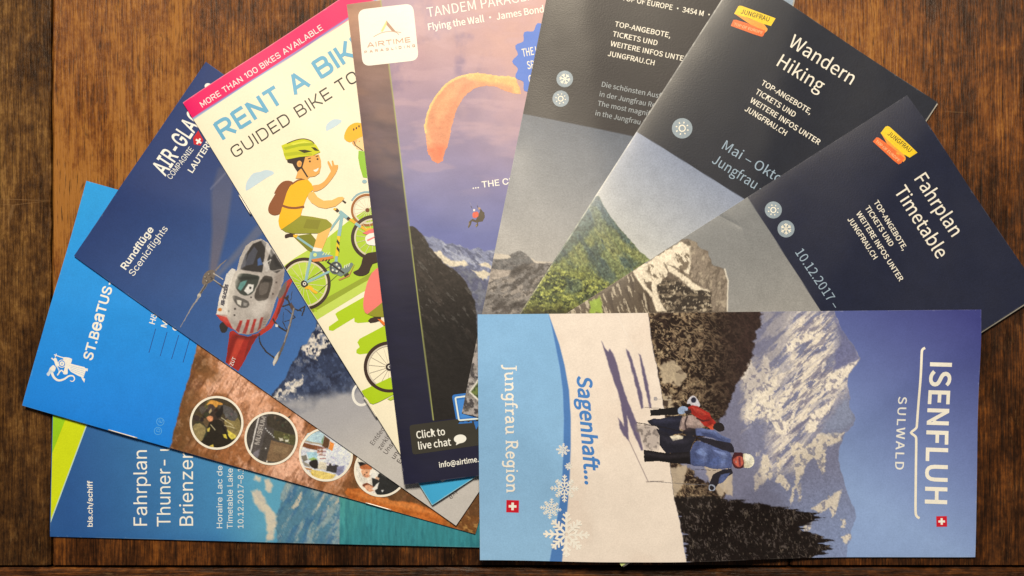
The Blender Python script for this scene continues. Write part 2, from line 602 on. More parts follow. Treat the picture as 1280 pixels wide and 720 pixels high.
class Art:
    """flat printed shapes of one part of a cover, in photograph coordinates, laid on the sheet"""
    def __init__(s, b, base=0):
        s.b = b; s.P = []; s.k = base
    def poly(s, pts, col, holes=(), sm=0):
        if sm:
            pts = smooth_pts(pts, True, sm)
        s.k += 1
        s.P.append(([list(pts)] + [list(h) for h in holes], col, s.k))
        return s
    def stroke(s, pts, w, col, closed=False, w1=None, cap=False, sm=0):
        if sm:
            pts = smooth_pts(pts, closed, sm)
        s.k += 1
        P = [Vector(p) for p in pts]; N = len(P)
        P = [p for i, p in enumerate(P) if i == 0 or (p - P[i - 1]).length > 1e-6]; N = len(P)
        L = []; R = []
        for i in range(N):
            if closed:
                a, c = P[i - 1], P[(i + 1) % N]
            else:
                a, c = P[max(i - 1, 0)], P[min(i + 1, N - 1)]
            e1 = (P[i] - a); e2 = (c - P[i])
            if e1.length < 1e-9: e1 = e2
            if e2.length < 1e-9: e2 = e1
            e1 = e1.normalized(); e2 = e2.normalized()
            n1 = Vector((e1.y, -e1.x)); n2 = Vector((e2.y, -e2.x)); m = n1 + n2
            m = m * (2 / m.length_squared) if m.length_squared > 0.5 else n1
            ww = w if w1 is None else w + (w1 - w) * i / (N - 1)
            L.append(P[i] + m * ww / 2); R.append(P[i] - m * ww / 2)
        for i in range(N if closed else N - 1):
            j = (i + 1) % N
            s.P.append(([[tuple(L[i]), tuple(L[j]), tuple(R[j]), tuple(R[i])]], col, s.k))
        if cap:
            s.k += 1
            for p in ((P[0], w), (P[-1], w1 or w)):
                s.P.append(([ell(p[0].x, p[0].y, p[1] / 2, None, 10)], col, s.k))
        return s
    def ring(s, cx, cy, r, w, col, ry=None, n=40):
        return s.stroke(ell(cx, cy, r, ry, n), w, col, True)
    def disc(s, cx, cy, r, col, ry=None, deg=0, n=28):
        return s.poly(ell(cx, cy, r, ry, n, deg), col)
    def text(s, txt, font, p0, p1, cap, col, bold=0.0, shear=0.0, fit=None, pre='', track=0.0, wt=0.1, uni=()):
        """p0..p1: baseline under the part `fit` of the writing; `pre` is what stands before p0"""
        fit = txt if fit is None else fit
        ex = Vector(p1) - Vector(p0); L = ex.length; ex.normalize(); ey = Vector((ex.y, -ex.x))
        adv = lambda t: sum(glyph(font, c)[0] * (1.2 if c in uni else 1) + track for c in t)
        sx = L / (adv(fit) - track); sy = cap / (1.0 if font in ('Q', 'L') else 0.7)
        x = -adv(pre)
        o = Vector(p0)
        M = lambda g: tuple(o + ex * ((x + g[0] * cs + shear * g[1]) * sx) + ey * (g[1] * ys * sy))
        for ch in txt:
            a, cs_ = glyph(font, ch)
            cs, ys = (1.2, 0.7 / 0.555) if ch in uni else (1, 1)
            if font in ('Q', 'L'):
                for pts, closed, lw in cs_:
                    s.stroke([M(p) for p in pts], wt * lw * cap, col, closed)
            elif cs_:
                big = max(cs_, key=lambda c: abs(area2(c)))
                sg = 1 if area2(big) > 0 else -1
                outs = [c for c in cs_ if area2(c) * sg > 0]; hol = [c for c in cs_ if area2(c) * sg <= 0]
                for oc in outs:
                    hs = [h for h in hol if pin(h[0], oc)]
                    if bold:
                        f_ = fatten(oc, bold * sg); hs = [fatten(h, bold * sg) for h in hs]
                    else:
                        f_ = oc
                    s.k += 1
                    s.P.append(([[M(p) for p in f_]] + [[M(p) for p in h] for h in hs], col, s.k))
            x += a * cs + track
        return s
    def photo(s, name, parent=None, step=0.55, soft=1.2, warp=0.5, grain=0.10, seed=1, label=None):
        """the same shapes as a printed photograph: soft tones, grain and mottling on a fine mesh cut to their outline"""
        b = s.b
        allp = np.array([p for c, q_, _ in s.P if len(q_) == 3 for p in c[0]])
        x0, y0 = allp.min(0) - 2; x1, y1 = allp.max(0) + 2
        nx, ny = int((x1 - x0) / step) + 1, int((y1 - y0) / step) + 1
        X, Y = np.meshgrid(np.linspace(x0, x1, nx), np.linspace(y0, y1, ny))
        X = X.ravel(); Y = Y.ravel()
        p = Painter(X, Y)
        wx = X + (fbm(X / 4, Y / 4, seed, 3) - .5) * 2 * warp
        wy = Y + (fbm(X / 4, Y / 4, seed + 30, 3) - .5) * 2 * warp
        p.X, p.Y = wx, wy
        cov = np.zeros(len(X)); hard = np.zeros(len(X))
        lastk = None
        for cont, col, k in s.P:
            m = p.poly(cont[0], col[4] if len(col) > 4 else soft)
            if len(col) > 3:
                p.mix(m * col[3], col[:3])
                continue
            for h in cont[1:]:
                m = m * (1 - p.poly(h, soft))
            new = (cov <= 0.02) & (m > 0)
            p.C[new] = col
            p.mix(m, col)
            cov = np.maximum(cov, m)
        g = 1 + grain * 2 * (fbm(X / 5, Y / 4, seed + 5, 4, .6) - .5) + grain * 1.3 * (vnoise(X / .9, Y / .9, seed + 8) - .5)
        p.C = np.clip(p.C * g[:, None], 0, 255)
        u, v = hmap(b.H, X, Y)
        du = 1.2 * S / b.wid; dv = 1.2 * S / b.hei
        ok = (cov > 0.5) & (u > du) & (u < 1 - du) & (v > dv) & (v < 1 - dv)
        i = np.arange(nx * ny).reshape(ny, nx); o2 = ok.reshape(ny, nx)
        keep = (o2[:-1, :-1].astype(int) + o2[1:, :-1] + o2[1:, 1:] + o2[:-1, 1:]) >= 3
        F = np.stack([i[:-1, :-1], i[1:, :-1], i[1:, 1:], i[:-1, 1:]], -1)[keep]
        used = np.unique(F)
        mp = np.full(nx * ny, -1); mp[used] = np.arange(len(used))
        w = b.put(X[used], Y[used])
        w[:, 2] += 0.00003 + 0.000003 * min(k_[2] for k_ in s.P)
        return mesh_object(name, w, mp[F], b.mat, parent if parent is not None else b.root, b.loc, ink(p.C[used]), True)
    def build(s, name, parent=None, mat=None, label=None, lift=0.00003):
        b = s.b
        quad = b.quad
        c = np.mean(quad, 0)
        q = [tuple(c + (np.array(p) - c) * (1 - 1.0 / np.linalg.norm(np.array(p) - c))) for p in quad]
        bm = bmesh.new()
        cl = bm.verts.layers.float_color.new('ink')
        sg = 1 if area2(q) > 0 else -1
        def outside(p):
            return any(sg * ((q[(i + 1) % 4][0] - q[i][0]) * (p[1] - q[i][1]) - (q[(i + 1) % 4][1] - q[i][1]) * (p[0] - q[i][0])) < 0 for i in range(4))
        for cont, col, k in s.P:
            if any(outside(p) for p in cont[0]):
                if len(cont) > 1:
                    if outside(np.mean(cont[0], 0)): continue
                else:
                    cc = clip_convex(cont[0], q)
                    if len(cc) < 3: continue
                    cont = [cc]
            flat = [p for r in cont for p in r]
            ic = ink(col)
            vs = []
            for p in flat:
                v = bm.verts.new((p[0], p[1], k)); v[cl] = (ic[0], ic[1], ic[2], 1); vs.append(v)
            tris = triangles(cont)
            for t in tris:
                try:
                    bm.faces.new([vs[i] for i in t])
                except ValueError:
                    pass
        lone = [v for v in bm.verts if not v.link_faces]
        if lone: bmesh.ops.delete(bm, geom=lone, context='VERTS')
        if not bm.verts:
            bm.free(); return None
        xs = [v.co.x for v in bm.verts]; ys = [v.co.y for v in bm.verts]
        gstep = 7.0
        for ax, lo, hi in ((0, min(xs), max(xs)), (1, min(ys), max(ys))):
            t = math.ceil(lo / gstep) * gstep + 0.0137
            while t < hi:
                co = Vector((0, 0, 0)); co[ax] = t; no = Vector((0, 0, 0)); no[ax] = 1
                bmesh.ops.bisect_plane(bm, geom=bm.verts[:] + bm.edges[:] + bm.faces[:], dist=1e-5, plane_co=co, plane_no=no)
                t += gstep
        bm.verts.ensure_lookup_table()
        P = np.array([v.co[:] for v in bm.verts])
        w = b.put(P[:, 0], P[:, 1])
        w[:, 2] += lift + P[:, 2] * 0.000003
        w = w - np.array(b.loc)
        for v, p in zip(bm.verts, w):
            v.co = p
        bmesh.ops.recalc_face_normals(bm, faces=bm.faces[:])
        for f in bm.faces:
            f.normal_update()
            if f.normal.z < 0: f.normal_flip()
            f.smooth = False
        me = bpy.data.meshes.new(name); bm.to_mesh(me); bm.free()
        me.materials.append(mat or b.mat)
        o = bpy.data.objects.new(name, me); COL.objects.link(o)
        o.parent = parent if parent is not None else b.root
        if parent is not None:
            pass
        if label: o['label'] = label
        return o
# outlines of the letters used in the printed texts, 500 units to the em: advance, then one list of x, y, x, y ... per contour
GLY = {}
GLY['S'] = {}
GLY['S'][32] = [107, []]
GLY['S'][44] = [132, [[36,-90,87,-51,106,9,96,46,69,60,46,52,36,30,46,7,68,-1,73,0,60,-38,26,-65]]]
GLY['S'][45] = [166, [[22,117,144,117,144,150,22,150]]]
GLY['S'][46] = [132, [[66,-6,88,3,98,26,88,51,66,60,44,51,35,26,44,3]]]
GLY['S'][47] = [187, [[6,-86,37,-86,180,379,148,379]]]
GLY['S'][48] = [265, [[132,-6,178,5,212,39,234,96,242,176,234,256,212,312,178,345,132,356,88,345,53,312,32,256,24,176,32,96,53,39,88,5],[132,29,106,38,84,64,71,110,66,176,71,242,84,288,106,314,132,322,160,314,181,288,194,242,200,176,194,110,181,64,160,38]]]
GLY['S'][49] = [265, [[42,0,234,0,234,36,164,36,164,350,130,350,98,336,58,325,58,298,120,298,120,36,42,36]]]
GLY['S'][50] = [265, [[21,0,241,0,241,38,144,38,87,34,159,110,207,183,224,254,218,296,197,328,164,349,122,356,82,350,48,332,19,305,44,280,78,310,117,321,153,312,174,288,182,252,164,188,112,114,21,26]]]
GLY['S'][51] = [265, [[126,-6,170,0,206,20,230,52,238,94,228,136,202,166,164,182,164,185,197,203,218,231,226,269,218,306,198,334,165,350,124,356,87,350,55,336,26,314,50,287,84,312,122,321,154,314,174,294,182,266,177,239,160,218,131,204,85,198,85,165,136,160,170,146,188,124,194,95,185,60,160,38,122,30,88,36,59,50,36,70,14,42,41,18,78,0]]]
GLY['S'][52] = [265, [[162,0,204,0,204,96,250,96,250,132,204,132,204,350,155,350,10,125,10,96,162,96],[162,132,55,132,134,250,163,302,164,302,162,238]]]
GLY['S'][53] = [265, [[125,-6,168,2,204,25,230,62,240,114,232,164,208,198,175,219,134,226,106,222,82,212,90,313,222,313,222,350,52,350,41,186,64,172,92,187,122,192,161,183,186,156,196,112,185,68,158,40,121,30,85,36,57,50,35,69,13,40,40,18,77,0]]]
GLY['S'][55] = [265, [[94,0,140,0,147,94,162,174,192,248,242,324,242,350,24,350,24,313,194,313,138,218,108,119]]]
GLY['S'][56] = [265, [[134,-6,178,1,213,20,235,48,243,84,234,126,213,155,184,176,184,178,206,200,223,228,230,263,224,300,205,330,175,348,134,356,86,344,52,313,38,266,46,233,62,206,86,186,86,184,55,162,32,129,22,87,30,50,54,20,89,1],[158,190,118,208,90,232,78,266,86,296,106,316,134,323,166,314,186,292,194,260,184,224],[134,26,96,34,70,58,60,90,67,122,84,149,109,170,155,150,188,124,202,86,193,54,170,34]]]
GLY['S'][57] = [265, [[112,-6,160,4,200,38,228,100,239,190,230,263,206,315,168,346,122,356,82,348,50,325,29,289,21,242,28,195,48,160,78,140,118,132,160,144,198,175,190,107,170,62,143,38,111,30,78,37,52,57,28,30,63,4],[198,212,174,185,149,170,124,165,90,175,69,202,62,242,70,284,91,312,122,322,160,310,186,272]]]
GLY['S'][64] = [452, [[214,-82,268,-76,316,-56,304,-30,264,-46,218,-54,154,-42,104,-11,71,40,58,110,74,194,116,260,176,301,246,316,310,304,356,274,384,226,394,166,383,107,356,69,322,56,299,63,289,84,292,119,314,226,285,226,279,204,278,204,260,223,236,230,193,218,160,189,140,149,132,106,141,64,164,39,196,30,232,41,262,67,263,67,272,44,292,30,318,26,355,36,390,62,414,106,424,168,412,240,377,296,322,332,250,344,164,328,94,280,45,206,26,108,42,26,82,-34,141,-70],[206,60,186,65,172,80,168,108,176,150,200,184,236,199,254,194,270,176,255,92,228,68]]]
GLY['S'][65] = [290, [[2,0,46,0,80,107,208,107,242,0,288,0,170,350,120,350],[91,142,108,196,143,314,145,314,180,196,197,142]]]
GLY['S'][66] = [314, [[48,0,160,0,214,6,255,26,282,58,292,102,283,144,258,172,221,186,221,188,249,205,266,232,272,264,264,304,238,330,200,346,152,350,48,350],[92,202,92,315,146,315,192,310,220,292,228,259,220,228,193,208,144,202],[92,36,92,167,154,167,206,160,238,140,249,104,238,66,205,42,154,36]]]
GLY['S'][67] = [304, [[180,-6,222,0,258,16,288,44,263,72,226,43,182,32,136,42,102,71,80,116,73,176,81,235,104,280,138,308,184,318,224,308,255,284,279,313,254,334,222,350,183,356,121,344,72,308,40,251,28,175,39,98,71,42,120,6]]]
GLY['S'][68] = [328, [[48,0,138,0,208,12,258,46,290,102,300,176,290,250,258,305,206,338,136,350,48,350],[92,36,92,314,132,314,186,305,224,278,248,235,255,176,248,117,224,73,186,46,132,36]]]
GLY['S'][69] = [281, [[48,0,255,0,255,38,92,38,92,165,225,165,225,203,92,203,92,313,250,313,250,350,48,350]]]
GLY['S'][70] = [264, [[48,0,92,0,92,157,226,157,226,194,92,194,92,313,250,313,250,350,48,350]]]
GLY['S'][71] = [329, [[186,-6,230,-1,266,14,294,34,294,182,178,182,178,144,253,144,253,53,226,38,190,32,140,42,104,71,81,116,73,176,82,235,105,280,142,308,190,318,234,308,265,284,289,313,264,334,232,350,188,356,124,344,73,308,40,251,28,175,40,98,72,42,122,6]]]
GLY['S'][72] = [348, [[48,0,92,0,92,165,256,165,256,0,300,0,300,350,256,350,256,204,92,204,92,350,48,350]]]
GLY['S'][73] = [140, [[48,0,92,0,92,350,48,350]]]
GLY['S'][74] = [256, [[113,-6,157,2,187,26,204,60,210,102,210,350,165,350,165,107,159,64,140,40,109,32,75,42,48,72,16,49,41,18,73,0]]]
GLY['S'][75] = [308, [[48,0,92,0,92,111,152,182,258,0,306,0,180,218,290,350,240,350,93,174,92,174,92,350,48,350]]]
GLY['S'][76] = [260, [[48,0,246,0,246,38,92,38,92,350,48,350]]]
GLY['S'][77] = [388, [[48,0,88,0,88,194,82,297,84,297,112,218,178,36,208,36,274,218,302,297,304,297,298,194,298,0,340,0,340,350,286,350,220,163,196,90,194,90,168,163,101,350,48,350]]]
GLY['S'][78] = [345, [[48,0,90,0,90,184,84,293,86,293,124,221,252,0,297,0,297,350,255,350,255,168,261,58,259,58,221,130,93,350,48,350]]]
GLY['S'][79] = [354, [[177,-6,238,6,285,43,316,100,326,176,316,252,285,308,238,344,177,356,116,344,70,308,38,252,28,176,38,100,70,43,116,6],[177,32,134,42,102,72,80,117,73,176,80,235,102,280,134,308,177,318,220,308,253,280,274,235,281,176,274,117,253,72,220,42]]]
GLY['S'][80] = [302, [[48,0,92,0,92,140,150,140,202,146,243,166,270,200,279,248,270,296,243,328,202,344,148,350,48,350],[92,175,92,314,142,314,183,311,212,300,229,280,235,248,225,206,195,183,144,175]]]
GLY['S'][81] = [354, [[177,30,134,41,102,70,80,116,73,176,80,235,102,280,134,308,177,318,220,308,253,280,274,235,281,176,274,116,253,70,220,41],[284,-88,313,-86,334,-80,326,-46,289,-51,254,-46,224,-30,203,-4,254,15,292,53,318,108,326,176,316,252,285,308,238,344,177,356,116,344,70,308,38,252,28,176,37,106,63,51,104,14,156,-5,184,-48,226,-77]]]
GLY['S'][82] = [303, [[92,184,92,314,151,314,198,308,226,288,236,252,226,214,198,192,151,184],[240,0,290,0,201,154,242,172,270,204,280,252,270,298,246,328,206,345,158,350,48,350,48,0,92,0,92,148,155,148]]]
GLY['S'][83] = [284, [[145,-6,194,2,232,22,256,54,264,93,254,136,228,166,192,186,142,208,115,221,93,239,84,267,92,294,115,312,150,318,194,309,229,285,252,313,224,336,189,350,150,356,106,350,70,330,48,301,39,264,50,220,78,192,110,174,160,152,190,137,212,118,219,90,210,60,186,40,146,32,93,44,49,76,23,46,57,18,98,0]]]
GLY['S'][84] = [286, [[121,0,165,0,165,313,271,313,271,350,15,350,15,313,121,313]]]
GLY['S'][85] = [344, [[172,-6,222,2,262,27,288,74,298,144,298,350,256,350,256,143,249,90,232,56,205,38,172,32,140,38,114,56,97,90,90,143,90,350,47,350,47,144,56,74,82,27,122,2]]]
GLY['S'][86] = [274, [[112,0,164,0,274,350,230,350,174,160,140,45,138,45,104,160,47,350,0,350]]]
GLY['S'][87] = [419, [[86,0,139,0,191,211,208,291,210,291,228,211,281,0,334,0,406,350,364,350,326,160,308,46,304,46,280,160,231,350,190,350,142,160,118,46,116,46,94,160,58,350,12,350]]]
GLY['S'][88] = [274, [[8,0,55,0,105,94,133,152,135,152,165,94,218,0,266,0,164,178,259,350,212,350,166,260,141,209,139,209,112,260,64,350,15,350,110,181]]]
GLY['S'][89] = [254, [[104,0,148,0,148,136,254,350,208,350,164,251,128,174,126,174,92,251,46,350,0,350,104,136]]]
GLY['S'][90] = [288, [[24,0,266,0,266,38,78,38,263,324,263,350,40,350,40,313,208,313,24,26]]]
GLY['S'][97] = [269, [[104,-6,150,4,190,31,191,31,195,0,230,0,230,160,226,204,210,237,182,258,141,266,83,254,39,232,56,202,91,221,134,230,166,220,183,196,187,164,116,152,66,132,38,104,28,68,38,28,64,2],[116,29,92,33,76,46,70,70,81,100,118,122,187,135,187,63,152,38]]]
GLY['S'][98] = [295, [[158,-6,200,3,236,30,262,74,270,134,264,188,244,230,212,256,168,266,125,256,86,230,88,276,88,380,44,380,44,0,79,0,82,26,84,26,120,2],[151,30,122,36,88,58,88,194,124,220,156,229,188,222,210,203,222,172,226,133,216,78,190,43]]]
GLY['S'][99] = [244, [[146,-6,191,2,230,26,211,56,184,38,150,30,108,42,80,77,70,130,80,182,109,216,152,229,179,223,203,207,225,236,193,257,150,266,102,257,62,230,35,187,25,130,34,72,60,30,98,3]]]
GLY['S'][100] = [296, [[132,-6,176,4,211,30,212,30,216,0,252,0,252,380,208,380,208,280,210,236,177,258,138,266,95,256,59,229,34,186,26,130,33,72,54,29,88,3],[142,30,103,42,78,76,70,130,80,182,108,216,145,229,176,223,208,202,208,66,176,40]]]
GLY['S'][101] = [264, [[149,-6,196,2,234,20,218,49,188,34,154,28,110,40,80,71,68,120,242,120,244,144,238,194,218,233,185,258,141,266,98,256,60,230,34,186,25,130,34,72,61,30,100,3],[68,150,81,194,108,222,142,231,176,222,198,194,206,150]]]
GLY['S'][102] = [155, [[16,224,51,224,51,0,94,0,94,224,150,224,150,260,94,260,94,300,98,328,110,346,132,352,160,344,170,378,126,386,84,376,59,346,51,301,51,260,16,257]]]
GLY['S'][103] = [270, [[132,-120,186,-112,227,-92,254,-64,262,-30,252,6,222,26,172,32,122,32,94,36,80,46,76,60,80,78,92,91,131,82,168,88,198,106,218,135,226,172,220,203,205,226,258,226,258,260,168,260,131,266,94,260,63,241,42,212,34,174,44,132,68,104,68,102,48,82,39,54,46,28,62,11,62,8,34,-18,24,-50,38,-88,76,-112],[131,112,104,120,84,140,76,174,84,206,103,226,131,234,159,226,179,206,186,174,178,140,158,120],[138,-90,97,-84,72,-68,62,-44,68,-22,89,0,122,-4,167,-4,196,-7,214,-18,220,-37,210,-62,181,-82]]]
GLY['S'][104] = [290, [[44,0,88,0,88,188,123,218,158,228,186,220,202,198,208,158,208,0,251,0,251,164,246,208,232,240,207,260,172,266,139,260,111,244,86,222,88,276,88,380,44,380]]]
GLY['S'][105] = [132, [[44,0,88,0,88,260,44,260],[66,313,87,320,95,342,87,362,66,370,45,362,37,342,45,320]]]
GLY['S'][106] = [132, [[16,-116,58,-105,81,-76,88,-30,88,260,44,260,44,-30,42,-57,32,-74,12,-80,-12,-76,-21,-109],[66,313,86,320,95,342,86,362,66,370,45,362,37,342,45,320]]]
GLY['S'][107] = [264, [[44,0,87,0,87,68,136,125,212,0,259,0,161,154,248,260,198,260,89,122,87,122,87,380,44,380]]]
GLY['S'][108] = [136, [[90,-6,115,-2,109,31,100,30,92,34,88,48,88,380,44,380,44,52,48,20,64,0]]]
GLY['S'][109] = [442, [[44,0,88,0,88,188,122,218,153,228,180,220,196,198,201,158,201,0,244,0,244,188,279,218,310,228,337,220,353,198,358,158,358,0,402,0,402,164,397,208,382,240,358,260,324,266,293,260,264,242,238,216,223,243,200,260,166,266,122,253,85,222,84,222,80,260,44,260]]]
GLY['S'][110] = [292, [[44,0,88,0,88,188,123,218,158,228,186,220,202,198,208,158,208,0,251,0,251,164,246,208,232,240,207,260,172,266,139,260,110,244,85,222,84,222,80,260,44,260]]]
GLY['S'][111] = [290, [[144,-6,190,3,228,30,254,72,264,130,254,187,228,230,190,257,144,266,99,257,61,230,34,187,25,130,34,72,61,30,99,3],[144,30,106,42,79,77,70,130,79,182,106,216,144,229,184,216,210,182,220,130,210,77,184,42]]]
GLY['S'][112] = [296, [[44,-110,88,-110,88,-22,86,24,122,2,158,-6,200,3,236,30,262,74,270,134,264,188,244,230,212,256,168,266,124,255,85,229,84,229,80,260,44,260],[151,30,122,36,88,58,88,194,124,220,156,229,188,222,210,203,222,172,226,133,216,78,190,43]]]
GLY['S'][113] = [296, [[208,-110,252,-110,252,260,218,260,213,235,212,235,178,258,138,266,95,256,59,229,34,186,26,130,33,72,54,29,88,3,132,-6,175,4,210,30,208,-17],[142,30,103,42,78,76,70,130,80,182,108,216,145,229,176,223,208,202,208,66,176,40]]]
GLY['S'][114] = [186, [[44,0,88,0,88,166,108,202,130,221,153,227,178,222,186,260,158,266,131,260,106,240,85,212,84,212,80,260,44,260]]]
GLY['S'][115] = [224, [[112,-6,164,4,195,32,206,70,194,110,164,134,127,150,100,160,79,174,71,194,76,213,92,227,120,232,150,226,178,209,199,236,164,257,119,266,70,256,40,230,30,192,41,156,70,133,105,118,133,106,156,90,164,68,158,48,142,33,113,28,72,36,36,58,16,30,59,4]]]
GLY['S'][116] = [180, [[125,-6,150,-3,174,4,164,36,135,29,112,35,98,52,95,79,95,224,166,224,166,260,95,260,95,332,58,332,54,260,13,257,13,224,52,224,52,80,56,45,68,18,90,0]]]
GLY['S'][117] = [290, [[120,-6,152,0,180,16,206,40,207,40,210,0,246,0,246,260,203,260,203,76,168,42,132,32,105,38,89,61,84,100,84,260,40,260,40,95,45,51,60,20,84,0]]]
GLY['S'][118] = [249, [[100,0,151,0,242,260,200,260,150,112,126,36,124,36,100,112,52,260,6,260]]]
GLY['S'][119] = [383, [[85,0,136,0,172,139,190,214,192,214,210,140,248,0,300,0,370,260,328,260,291,110,275,37,272,37,254,110,214,260,172,260,131,110,114,37,112,37,96,110,58,260,13,260]]]
GLY['S'][120] = [238, [[7,0,53,0,88,60,114,107,116,107,144,60,183,0,230,0,145,131,224,260,178,260,146,202,124,159,122,159,96,202,61,260,14,260,92,135]]]
GLY['S'][121] = [249, [[48,-112,92,-100,124,-68,145,-22,242,260,200,260,154,116,132,42,130,42,104,116,52,260,6,260,110,0,104,-20,91,-49,72,-68,46,-76,26,-72,18,-106]]]
GLY['S'][122] = [227, [[16,0,213,0,213,36,72,36,208,236,208,260,32,260,32,224,154,224,16,24]]]
GLY['S'][183] = [478, [[238,232,213,225,195,207,188,182,195,156,213,138,238,131,264,138,282,156,290,182,282,207,264,225]]]
GLY['S'][246] = [290, [[144,-6,190,3,228,30,254,72,264,130,254,187,228,230,190,257,144,266,99,257,61,230,34,187,25,130,34,72,61,30,99,3],[144,30,106,42,79,77,70,130,79,182,106,216,144,229,184,216,210,182,220,130,210,77,184,42],[94,314,112,322,120,340,112,358,94,366,74,358,68,340,74,322],[196,314,214,322,222,340,214,358,196,366,177,358,170,340,177,322]]]
GLY['S'][252] = [290, [[120,-6,152,0,180,16,206,40,207,40,210,0,246,0,246,260,203,260,203,76,168,42,132,32,105,38,89,61,84,100,84,260,40,260,40,95,45,51,60,20,84,0],[93,314,112,322,120,340,112,358,93,366,74,358,67,340,74,322],[196,314,215,322,222,340,215,358,196,366,177,358,170,340,177,322]]]
GLY['S'][8211] = [256, [[22,120,234,120,234,149,22,149]]]
GLY['S'][8226] = [478, [[238,232,213,225,195,207,188,182,195,156,213,138,238,131,264,138,282,156,290,182,282,207,264,225]]]
GLY['I'] = {}
GLY['I'][32] = [129, []]
GLY['I'][44] = [129, [[26,-82,46,49,94,49,58,-82]]]
GLY['I'][45] = [312, [[232,168,232,129,78,129,78,168]]]
GLY['I'][46] = [129, [[66,-3,54,-1,44,6,36,16,34,28,36,40,44,50,54,58,66,60,78,58,88,50,94,40,97,28,94,16,88,6,78,-1]]]
GLY['I'][47] = [172, [[162,366,49,-52,10,-52,122,366]]]
GLY['I'][48] = [312, [[156,-4,120,0,90,16,65,42,48,78,36,122,33,175,36,228,48,272,66,307,90,334,120,350,156,354,192,350,222,334,246,307,264,272,275,228,279,175,275,122,264,78,246,42,222,16,192,0],[156,34,180,38,200,50,216,71,227,99,234,134,236,175,234,216,227,251,216,279,200,300,180,312,156,316,132,312,112,300,96,279,84,251,78,216,75,175,78,134,84,99,96,71,112,50,132,38]]]
GLY['I'][49] = [312, [[52,0,52,38,269,38,269,0],[190,350,190,0,146,0,146,308,144,308,59,246,59,294,136,350]]]
GLY['I'][50] = [312, [[44,0,44,32,161,158,194,194,214,224,220,256,218,273,212,288,188,309,154,316,135,314,118,308,106,298,96,284,90,268,88,249,45,249,48,278,60,304,76,326,98,342,125,352,155,354,184,352,210,342,232,326,248,306,258,282,262,256,255,218,231,178,184,124,105,42,105,39,268,39,268,0]]]
GLY['I'][51] = [312, [[150,-4,119,-2,92,6,67,20,48,40,36,63,30,90,75,90,79,74,87,60,114,41,150,34,189,42,204,51,216,64,224,80,226,100,224,118,218,135,206,150,189,160,166,168,138,170,108,170,108,206,198,308,198,311,48,311,48,350,256,350,256,317,151,198,182,198,212,190,237,174,255,153,266,128,270,100,266,71,255,46,236,24,212,8,183,-2]]]
GLY['I'][52] = [312, [[27,72,27,109,170,350,214,350,74,114,74,112,284,112,284,72],[194,0,194,84,194,100,194,218,236,218,236,0]]]
GLY['I'][53] = [312, [[152,-4,122,-2,96,8,74,22,57,42,46,64,41,90,84,90,95,61,119,42,152,34,172,37,190,44,205,56,216,72,223,90,226,112,223,133,216,152,204,168,189,180,170,188,150,190,115,184,88,169,46,174,66,350,252,350,252,311,104,311,92,208,94,208,122,224,158,230,181,228,202,221,238,196,260,159,269,112,265,80,254,52,236,28,212,10,184,-1]]]
GLY['I'][55] = [312, [[66,0,222,308,222,311,43,311,43,350,268,350,268,308,114,0]]]
GLY['I'][56] = [312, [[156,-4,122,-2,94,8,69,23,51,42,40,66,36,93,38,114,44,134,56,152,70,166,86,176,105,182,105,184,82,194,64,212,52,235,48,262,52,287,62,310,78,328,100,342,126,352,156,354,185,352,210,342,232,328,248,310,259,287,262,262,259,236,247,212,230,194,206,184,206,182,225,176,242,166,266,134,274,114,276,93,272,66,260,42,242,23,218,8,189,-2],[156,34,196,42,211,50,222,63,230,78,232,96,229,114,222,130,210,143,194,154,176,160,156,162,135,160,116,154,101,143,90,130,82,114,80,96,82,78,88,63,100,50,115,42],[156,199,188,206,212,228,218,242,220,258,212,289,189,309,156,316,122,309,100,289,94,275,92,258,100,228,122,206]]]
GLY['I'][57] = [312, [[156,354,186,351,214,340,236,322,253,299,264,270,268,238,265,213,256,186,217,116,138,0,90,0,194,150,176,139,150,134,120,137,94,148,73,164,57,185,47,212,44,242,48,273,58,300,76,323,98,340,125,351],[156,316,136,314,120,307,106,296,95,280,88,262,86,242,88,222,95,204,106,188,120,177,136,170,156,168,175,170,192,177,206,188,216,203,223,221,226,241,223,262,216,280,206,296,192,307,175,314]]]
GLY['I'][64] = [465, [[244,-93,196,-90,152,-78,115,-60,84,-36,60,-6,42,32,32,75,28,124,32,170,42,213,60,250,84,280,115,306,152,324,193,334,240,338,286,334,325,323,359,304,387,280,408,252,424,220,434,184,437,148,434,98,423,52,412,34,398,20,380,10,356,8,328,12,304,24,295,34,291,47,289,47,280,33,267,20,248,12,224,8,196,12,172,24,154,42,140,66,132,94,130,126,133,156,142,182,157,204,177,222,200,232,227,236,248,234,265,228,286,210,288,210,288,230,326,230,326,76,334,51,343,44,356,40,372,44,383,52,391,66,396,88,400,148,398,178,390,207,378,234,360,257,337,276,310,292,276,301,239,304,200,301,166,292,137,276,112,256,93,230,79,198,70,162,67,122,70,82,79,46,93,14,113,-12,138,-32,169,-46,205,-56,246,-58,283,-55,315,-48,336,-40,347,-74,320,-82,282,-90],[226,44,247,47,263,54,275,66,284,82,290,127,283,171,274,185,262,194,228,200,210,198,194,190,182,179,174,164,166,127,172,86,180,70,192,56,207,48]]]
GLY['I'][65] = [330, [[12,0,138,350,190,350,318,0,272,0,198,208,182,256,164,316,146,255,131,208,58,0],[76,98,76,136,254,136,254,98]]]
